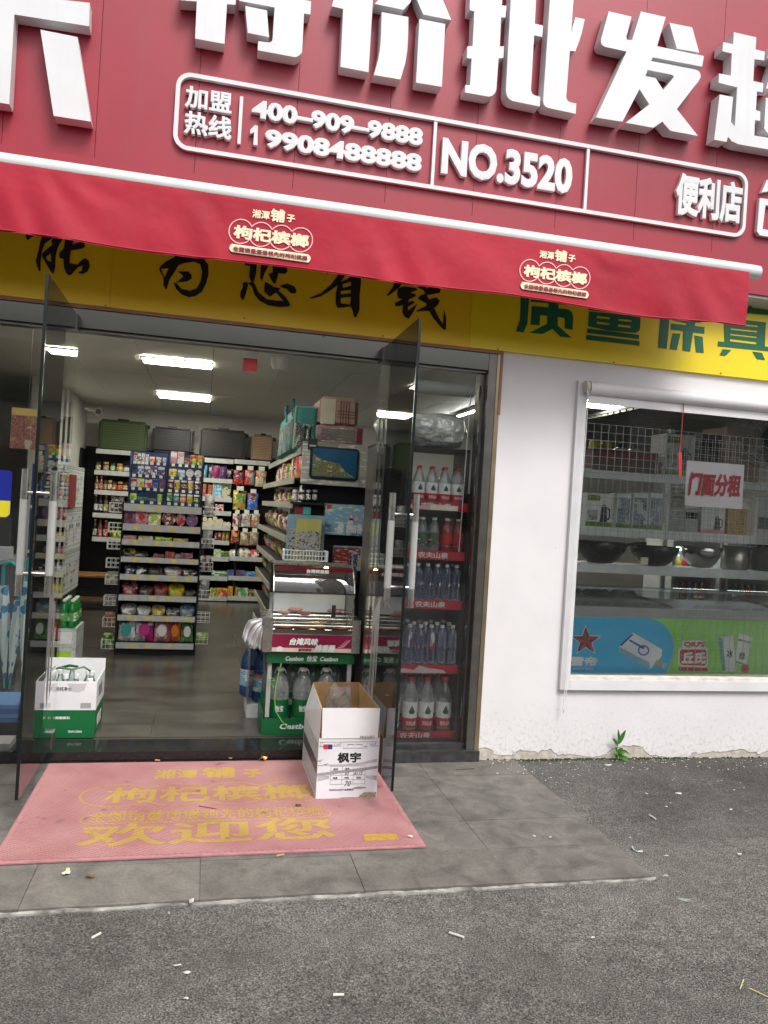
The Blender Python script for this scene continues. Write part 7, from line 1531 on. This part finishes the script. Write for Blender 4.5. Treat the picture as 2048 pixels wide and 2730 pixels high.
b = MB(); b.tube(rb, .0035, 5); b.v = [(p[0]-rb[0].x, p[1]-rb[0].y, p[2]-rb[0].z) for p in b.v]; b.build('cord', m_rib, e); b = MB(); b.add([p-rb[0] for p in rb2]+[p-rb[0]+Vector((0, .003, 0)) for p in rb2], [(0, 5, 4, 3, 2, 1), (6, 7, 8, 9, 10, 11)]+[(i, (i+1) % 6, (i+1) % 6+6, i+6) for i in range(6)]); b.build('tail', m_rib, e)
# fan
q = at(*px('W5', 1665, 480), Y=.6); e = empty('wall_fan', q, 'black wire caged fan at the right edge of the window', 'fan')
b = MB()
for r_ in (.06, .12, .18, .23): b.tube([(r_*math.cos(k_*.2618), -.05*(1-(r_/.24)**2), r_*math.sin(k_*.2618)) for k_ in range(25)], .003, 4, cap=False)
for k_ in range(40): b.tube([(.03*math.cos(k_*.157), -.05, .03*math.sin(k_*.157)), (.15*math.cos(k_*.157), -.035, .15*math.sin(k_*.157)), (.235*math.cos(k_*.157), .0, .235*math.sin(k_*.157))], .0016, 4)
b.build('guard', m_black, e); MB().tube([(0, -.02, 0), (0, .12, 0)], .05, 12).build('motor', m_black, e, True)
for k_ in range(3):
    a_ = k_*2.094; MB().add([(.05*math.cos(a_), 0, .05*math.sin(a_)), (.2*math.cos(a_-.4), -.012, .2*math.sin(a_-.4)), (.21*math.cos(a_+.3), .012, .21*math.sin(a_+.3)), (.06*math.cos(a_+.6), .01, .06*math.sin(a_+.6))], [(0, 1, 2, 3)]).build('blade', solid(GRY), e)
e.rotation_euler = (.35, 0, -.4)
# freezer
FRY = .165
fz_ = empty('chest_freezer', (3.2, FRY, FZ), 'ice cream chest freezer with blue and green front under the window', 'freezer')
fx0, fx1 = 2.24, 4.3
zf1 = at(*px('W6', 500, 480), Y=FRY).z; zf2 = at(*px('W6', 500, 405), Y=FRY).z
wpart(MB().box(fx0, fx1, FRY+.004, FRY+.6, FZ+.001, zf1), 'cabinet', M('freezer_white', (.5, .52, .52), .35), fz_)
wpart(MB().box(fx0-.005, fx1, FRY-.004, FRY+.61, zf1+.001, zf2), 'rim', M('freezer_rim', (.30, .31, .30), .4, 0, .1, 9), fz_)
b = MB()
for i in range(9):
    t = i/8; y = FRY+.02+.56*t; z = zf2+.004+.09*math.sin(math.pi*min(.62, t*.62)); b.v += [(fx0+.03, y, z), (fx1, y, z)]
for i in range(8): b.f.append((2*i, 2*i+1, 2*i+3, 2*i+2)); b.m.append(0)
wpart(b, 'lid_glass', clear('lid_glass', (.75, .82, .85), 1., .10, (.35, .4, .42)), fz_, True)
for p0, p1 in (((560, 320), (915, 415)), ((1380, 340), (1700, 420))):
    pts = []
    for i in range(7):
        t = i/6; q = at(*px('W6', p0[0]+(p1[0]-p0[0])*t, p0[1]+(p1[1]-p0[1])*t**1.8), Y=FRY+.4-.35*t); pts.append(q)
    wpart(MB().tube(pts, .011, 8), 'lid_trim', M('dark_red_trim', (.14, .012, .015), .35), fz_, True)
def fq(x, y): q = at(*px('W6', x, y), Y=FRY); return q.x, q.z
def fart(polys, m, name, off, d=.0006):
    pp = [[fq(*c) for c in p] for p in polys]; vs, fs = poly_shape(pp, d); return wpart(MB().add([(a, FRY+.003-off-c, q) for a, q, c in vs], fs), name, m, fz_)
def ftext(body, bl, br, tl, m, bo, off, sh=0.):
    b = MB(); a, c, d = fq(*bl), fq(*br), fq(*tl); text_rect(b, body, a[0], c[0], (a[1]+c[1])/2, d[1], FRY+.003-off, bo, .0006, shear=sh); return wpart(b, 'lettering', m, fz_)
m_fb = M('freezer_blue', (.02, .42, .72), .3, 0, .06, 3); m_fg = M('freezer_green', (.24, .64, .08), .3, 0, .05, 3); m_fw = M('print_white', (.68, .70, .68), .4); m_fr = M('print_red', (.42, .02, .02), .4)
fart([[(20, 478), (740, 492), (820, 520), (880, 575), (915, 640), (925, 700), (915, 800), (870, 900), (840, 1000), (20, 1000)]], m_fb, 'blue_graphic', 0)
fart([[(745, 492), (2420, 528), (2420, 1016), (845, 1000), (875, 900), (920, 800), (930, 700), (920, 640), (884, 572), (823, 517)]], m_fg, 'green_graphic', 0)
def star(cx, cy, r, k=.42, n=5): return [(cx+(r if i % 2 == 0 else r*k)*math.sin(math.pi*i/n), cy-(r if i % 2 == 0 else r*k)*math.cos(math.pi*i/n)) for i in range(2*n)]
fart([star(240, 668, 125)], m_fw, 'star_outline', .001); fart([star(240, 668, 112)], m_fr, 'red_star', .0018)
S_ = star(240, 668, 112); fart([[S_[i], S_[i+1], (240, 668)] for i in range(0, 10, 2)], M('print_dark_red', (.10, .012, .012), .4), 'star_facets', .0026)
ftext('雪帝', (122, 862), (330, 868), (125, 788), m_fw, .04, .001); ftext('SNOW KING', (140, 890), (300, 895), (142, 876), m_fw, .02, .001)
fart([[(608, 602), (835, 735), (830, 790), (740, 890), (505, 760), (502, 710)]], m_fw, 'ice_cream_box', .001); fart([[(505, 716), (738, 838), (740, 888), (506, 762)]], M('box_side_blue', (.20, .38, .52), .4), 'box_side', .0018); fart([[(600, 612), (612, 618), (518, 708), (506, 702)]], solid(NAVY), 'box_edge', .0018)
fart([[(690+45*math.cos(i*.4), 742+42*math.sin(i*.4)) for i in range(16)], [(690+33*math.cos(i*.4), 742+30*math.sin(i*.4)) for i in range(16)]], solid(BLU), 'box_emblem', .0018)
fart([[(790, 815), (850, 835), (830, 875), (775, 845)]], M('biscuit', (.42, .30, .16), .6), 'biscuit', .0018); fart([[(850, 835), (872, 845), (858, 888), (830, 875)]], m_fb and solid(LBL), 'ice_bar', .0018)
fart([[(585, 655), (700, 720), (690, 735), (575, 668)]], solid(BLU), 'box_title', .0018)
b_ = [fq(965, 865), fq(1190, 660)]
fart([[(990, 668), (1160, 662), (1170, 715), (1190, 730), (1192, 850), (1170, 875), (985, 868), (960, 845), (962, 735), (985, 712)]], m_fw, 'badge_outline', .001)
fart([[(985, 735), (1170, 735), (1180, 750), (1180, 845), (1165, 862), (990, 855), (972, 840), (974, 748)]], m_fr, 'red_badge', .0018); ftext('丘氏', (985, 845), (1172, 848), (990, 752), m_fw, .05, .0026); ftext("QIU'S", (1003, 722), (1165, 722), (1005, 672), m_fr, .05, .0018)
fart([[(965, 872), (1185, 878), (1190, 905), (960, 900)]], m_fr, 'lower_plaque', .0018)
for pl, nm in (([(1285, 640), (1385, 622), (1412, 905), (1325, 905)], 'ice_lolly_pack'), ([(1435, 608), (1542, 640), (1480, 880), (1400, 835)], 'ice_lolly_pack')):
    fart([pl], m_fw, nm, .001)
fart([[(1270, 640), (1305, 650), (1330, 900), (1300, 900)]], solid(TEAL), 'ice_lolly_pack', .0016)
ftext('冰', (1335, 800), (1385, 800), (1335, 735), m_ink, .04, .0018); ftext('绿', (1430, 815), (1480, 815), (1435, 755), solid(DGRN), .04, .0018)
fart([[(1430, 650), (1530, 675), (1525, 690), (1426, 665)], [(1408, 820), (1485, 850), (1480, 865), (1404, 836)]], solid(GRN), 'pack_bands', .0018)
fart([[(1480+34*math.cos(i*.4), 885+34*math.sin(i*.4)) for i in range(16)]], m_fr, 'round_seal', .0026); 
# dark baskets behind the freezer glass and lit coolers at the back
for k in range(4):
    x = 2.5+.23*k; thing('wrapped_basin', 'heap', M('dark_wrapped_%d' % k, [(.05, .05, .055), (.08, .085, .08), (.03, .035, .03), (.10, .10, .10)][k], .15, 0, .3, 25), (x, 1.15, FZ+.55), (.26, .3, .33), '%s dark film wrapped basin from left behind the freezer lid' % ORD[k], 'basin', 'wrapped basins')
ft_ = empty('low_table', (2.85, 1.1, FZ), 'dark low table carrying the wrapped basins behind the freezer', 'table'); wpart(MB().box(2.33, 3.4, .97, 1.38, FZ+.5, FZ+.545), 'top', m_blackrack, ft_)
for x in (2.35, 3.36): 
    for y in (.99, 1.33): wpart(MB().box(x, x+.03, y, y+.03, FZ, FZ+.5), 'leg', m_blackrack, ft_)
for k, x0 in enumerate((4.42, 5.02)):
    e = empty('drinks_cooler', (x0+.28, 2.5, FZ), ['left', 'right'][k]+' lit drinks cooler glimpsed past the window shelving', 'cooler', 'drinks coolers')
    x1_ = x0+.56
    wpart(MB().box(x0, x1_, 2.85, 2.88, FZ, 1.3), 'back', MATS['freezer_white'], e); 
    for x in (x0, x1_-.03): wpart(MB().box(x, x+.03, 2.4, 2.849, FZ, 1.3), 'side', MATS['freezer_white'], e)
    wpart(MB().box(x0+.031, x1_-.031, 2.42, 2.849, 1.24, 1.3), 'top', MATS['freezer_white'], e); wpart(MB().box(x0+.04, x1_-.04, 2.43, 2.45, 1.205, 1.235), 'strip_light', emit('cooler_light', (.9, 1, .98), 7), e); wpart(MB().box(x0+.031, x1_-.031, 2.39, 2.419, FZ, FZ+.28), 'red_kick_panel', M('cooler_red', (.5, .02, .04), .4), e)
    for j in range(3):
        z = .42+.27*j; wpart(MB().box(x0+.031, x1_-.031, 2.45, 2.84, z-.012, z), 'shelf', MATS['white_frame'], e)
        for i in range(int((x1_-x0-.08)/.07)):
            c1 = [YEL, ORG, GRN, RED, LBL, WHT, BLU][(i*3+j*2+k) % 7]; thing('cooler_drink', 'tall', solid(c1, .2), (x0+.075+.07*i, 2.52, z+.001), (.058, .058, .2), '%s drink, %s from left, %s shelf of the %s cooler' % (CN[c1], ORD[i], ORD[j], ['left', 'right'][k]), 'drink', 'drinks in the coolers', [('cap', 'tall_cap', solid(WHT))])

# ================================================================== WEED, LITTER
wb = at(1641, 2026, Y=-.01)
wd = empty('weed', (wb.x, -.018, gz(wb.x, -.018)), 'green weed sprouting at the foot of the white wall', 'weed')
m_leaf = M('weed_leaf', (.05, .15, .018), .5, 0, .25, 50)
def leaf(base, tip, wid, droop, name='leaf'):
    b = MB(); a = Vector(base); c = Vector(tip); d = c-a; sdv = d.cross(Vector((0, -1, .35))).normalized(); n = 7
    for i in range(n+1):
        t = i/n; p = a+d*t+Vector((0, 0, droop*math.sin(math.pi*t))); ww = wid*math.sin(math.pi*(t**.75))**.9+.0006
        if i == n: ww = .0005
        b.v += [p-sdv*ww+Vector((0, -.004, .003))*(ww/wid), p, p+sdv*ww+Vector((0, -.004, .003))*(ww/wid)]
    for i in range(n):
        for k in range(2): b.f.append((3*i+k, 3*i+k+1, 3*i+k+4, 3*i+k+3)); b.m.append(0)
    b.build(name, m_leaf, wd, True)
MB().tube([(0, 0, 0), (.002, -.003, .07), (.006, -.004, .13)], [.004, .0032, .0015], 6).build('stem', M('weed_stem', (.18, .30, .10), .5), wd)
for bs2, tp, w2, dr in [((.003, -.003, .08), (-.048, -.02, .135), .010, .004), ((.004, -.004, .09), (.042, -.018, .185), .013, .004), ((.006, -.004, .12), (-.008, -.012, .188), .008, .0), ((0, 0, .02), (-.05, -.05, .02), .013, .016), ((0, 0, .02), (.075, -.028, .035), .013, .022), ((0, 0, .015), (.055, -.075, .002), .012, .014), ((0, 0, .03), (.03, -.02, .075), .009, .008), ((0, 0, .02), (-.02, -.06, .015), .010, .014), ((0, 0, .04), (-.025, -.02, .08), .008, .004), ((0, 0, .01), (.02, -.055, .03), .01, .012)]: leaf(bs2, tp, w2, dr)
def grd(p): 
    q = at(*p, Z=-.03); 
    if -1.8 < q.x < 1.86 and q.y > -1.48:
        q = at(*p, Z=.0); z = .010 if (-.70 < q.x < .99 and q.y > -1.11) else .0015
        q = at(*p, Z=z); return Vector((q.x, q.y, z))
    for _ in range(3): q = at(*p, Z=gz(q.x, q.y)+.003)
    return Vector((q.x, q.y, gz(q.x, q.y)+.003))
m_cig = M('white_stick', (.58, .56, .50), .6, 0, .08, 40)
def stick(p0, p1, r, m, label, cat='litter', name='litter_stick'):
    a, c = grd(p0), grd(p1); up = Vector((0, 0, r)); b = MB(); b.tube([Vector((0, 0, r)), c-a+up], r, 7); b.build(name, m, None, True, loc=a, label=label, cat=cat)
stick((1198, 2489), (1237, 2502), .004, m_cig, 'white paper stick on the asphalt below the slab, middle', 'cigarette end', 'cigarette_end')
stick(px('J', 338, 351), px('J', 371, 333), .004, m_cig, 'white cigarette end on the asphalt at the left', 'cigarette end', 'cigarette_end')
stick(px('J', 1228, 561), px('J', 1268, 560), .004, m_cig, 'short white cigarette end nearest the bottom edge', 'cigarette end', 'cigarette_end')
stick(px('J', 1018, 48), px('J', 1047, 42), .004, M('tan_stick', (.40, .28, .14), .6), 'brown cigarette end at the front edge of the mat', 'cigarette end', 'cigarette_end')
stick(px('G', 1157, 435), px('G', 1185, 452), .004, m_cig, 'white cigarette end on the asphalt below the window', 'cigarette end', 'cigarette_end')
stick(px('V', 1562, 756), px('V', 1665, 804), .0018, M('straw', (.55, .48, .2), .6), 'long dry straw in the bottom right corner', 'straw', 'dry_straw')
stick(px('V', 1512, 760), px('V', 1531, 710), .0018, MATS['straw'], 'short dry straw in the bottom right corner', 'straw', 'dry_straw')
stick(px('M', 745, 210), px('M', 812, 222), .002, solid(DRED), 'dark thin lolly stick lying across the mat lettering', 'lolly stick', 'lolly_stick')
stick(px('G', 340, 243), px('G', 420, 237), .0018, M('twig', (.05, .04, .03), .8), 'thin dark twig on the slab near the bottle rack', 'twig', 'twig')
stick(px('M', 582, 40), px('M', 600, 41), .004, M('orange_filter', (.5, .26, .08), .6), 'orange cigarette filter at the back edge of the mat', 'cigarette end', 'cigarette_end')
def scrap(p, rx, ry, m, label, cat, h=.006, n=9, name='paper_scrap'):
    a = grd(p); b = MB(); b.v = [(0, 0, h)]
    for i in range(n): t = 2*math.pi*i/n; f = random.uniform(.6, 1.15); b.v.append((rx*f*math.cos(t), ry*f*math.sin(t), random.uniform(.0, h)))
    for i in range(n): b.f.append((0, 1+i, 1+(i+1) % n)); b.m.append(0)
    b.build(name, m, None, loc=a, label=label, cat=cat)
m_scr = M('white_scrap', (.50, .49, .46), .6, 0, .1, 60)
scrap(px('J', 245, 110), .022, .016, m_scr, 'crumpled white and yellow wrapper on the slab, left', 'wrapper', .012, 9, 'wrapper'); scrap(px('J', 250, 103), .010, .007, m_yel, 'yellow corner of the crumpled wrapper on the slab', 'wrapper', .016, 7, 'wrapper')
scrap(px('J', 330, 122), .018, .012, M('dead_leaf', (.14, .06, .03), .7), 'brown dead leaf on the slab beside the wrapper', 'leaf', .012, 8, 'dead_leaf')
scrap(px('J', 707, 216), .010, .016, m_scr, 'white paper scrap on the edge of the slab', 'paper scrap', .014); scrap(px('J', 623, 257), .004, .009, m_scr, 'tiny white scrap just below the slab edge', 'paper scrap')
scrap(px('M', 985, 38), .030, .020, M('gold_foil', (.42, .26, .06), .3, .5, .3, 60), 'crumpled gold foil wrapper at the back of the mat', 'wrapper', .022, 11, 'wrapper'); scrap(px('M', 865, 32), .014, .012, M('brown_scrap', (.30, .15, .06), .6), 'small brown scrap at the back of the mat', 'paper scrap', .01)
for k, (c, x, y, rx, ry, l) in enumerate([('G', 1225, 690, .014, .011, 'white lump on the asphalt right of the slab corner'), ('G', 1230, 606, .011, .008, 'off white lump above the slab corner on the asphalt'), ('G', 1280, 342, .018, .012, 'grey white scrap high on the asphalt right side'), ('G', 1145, 343, .010, .007, 'white scrap on the asphalt below the weed'), ('G', 672, 523, .010, .005, 'left white scrap in the middle of the slab'), ('G', 740, 528, .007, .004, 'right white scrap in the middle of the slab'), ('J', 652, 452, .014, .008, 'pale chewing gum spot on the lower asphalt'), ('J', 690, 476, .015, .006, 'thin white scrap beside the gum spot'), ('J', 683, 572, .009, .005, 'small white fleck near the bottom edge'), ('V', 745, 491, .010, .006, 'small white curl on the asphalt in the middle'), ('G', 1503, 410, .010, .006, 'white fleck on the far right asphalt'), ('G', 1538, 598, .012, .005, 'curved white fleck on the right asphalt'), ('G', 985, 222, .03, .006, 'white paint shard under the weed'), ('M', 1536, 325, .014, .012, 'white scrap in the corner of the mat')]):
    scrap(px(c, x, y), rx, ry, m_scr, l, 'scrap')
b = MB(); p = [grd(px('G', *q)) for q in ((1085, 570), (1092, 583), (1108, 590), (1127, 589))]; b.tube([q-p[0]+Vector((0, 0, .004)) for q in p], [.005, .003, .003, .006], 6); b.build('small_bone', m_scr, None, True, loc=p[0], label='small white curved bone on the asphalt beside the slab', cat='bone')
b = MB(); p = [grd(px('G', *q)) for q in ((1255, 745), (1262, 770), (1290, 782), (1330, 790), (1360, 802), (1310, 800), (1275, 785))]; b.add([q-p[0]+Vector((0, 0, .003*(i % 2))) for i, q in enumerate(p)], [(0, 1, 6), (1, 2, 6), (2, 3, 5, 6), (3, 4, 5)]); b.build('plastic_shred', m_film, None, loc=p[0], label='clear plastic shred on the asphalt near the slab corner', cat='plastic shred')
a = grd(px('M', 1118, 209)); b = MB(); b.tube([(.012*math.cos(k_*.35), .009*math.sin(k_*.35), .003) for k_ in range(19)], .0022, 5, cap=False); b.build('hair_tie', m_black, None, True, loc=a, label='small black hair tie lying on the mat', cat='hair tie')

# ================================================================== HOUSE ACROSS THE STREET (seen only in glass and steel)
ob = empty('apartment_building', (0, -15, -.1), 'plain grey green apartment block across the street, mirrored in the glass', 'building')
wpart(MB().box(-16, 18, -19, -15, -.3, 5.2), 'wall', M('grey_green_render', (.40, .40, .37), .8, 0, .2, .6), ob)
for i in range(11):
    for j in range(2):
        x = -14.5+3*i; z = 1.0+2.4*j; f = wpart(MB().box(x, x+1.7, -14.999, -14.96, z, z+1.4), 'window', M('dark_pane', (.02, .025, .028), .15), ob)
wpart(MB().box(-16.3, 18.3, -19.2, -14.7, 5.201, 5.4), 'roof', M('roof_slab', (.16, .15, .14), .8), ob)
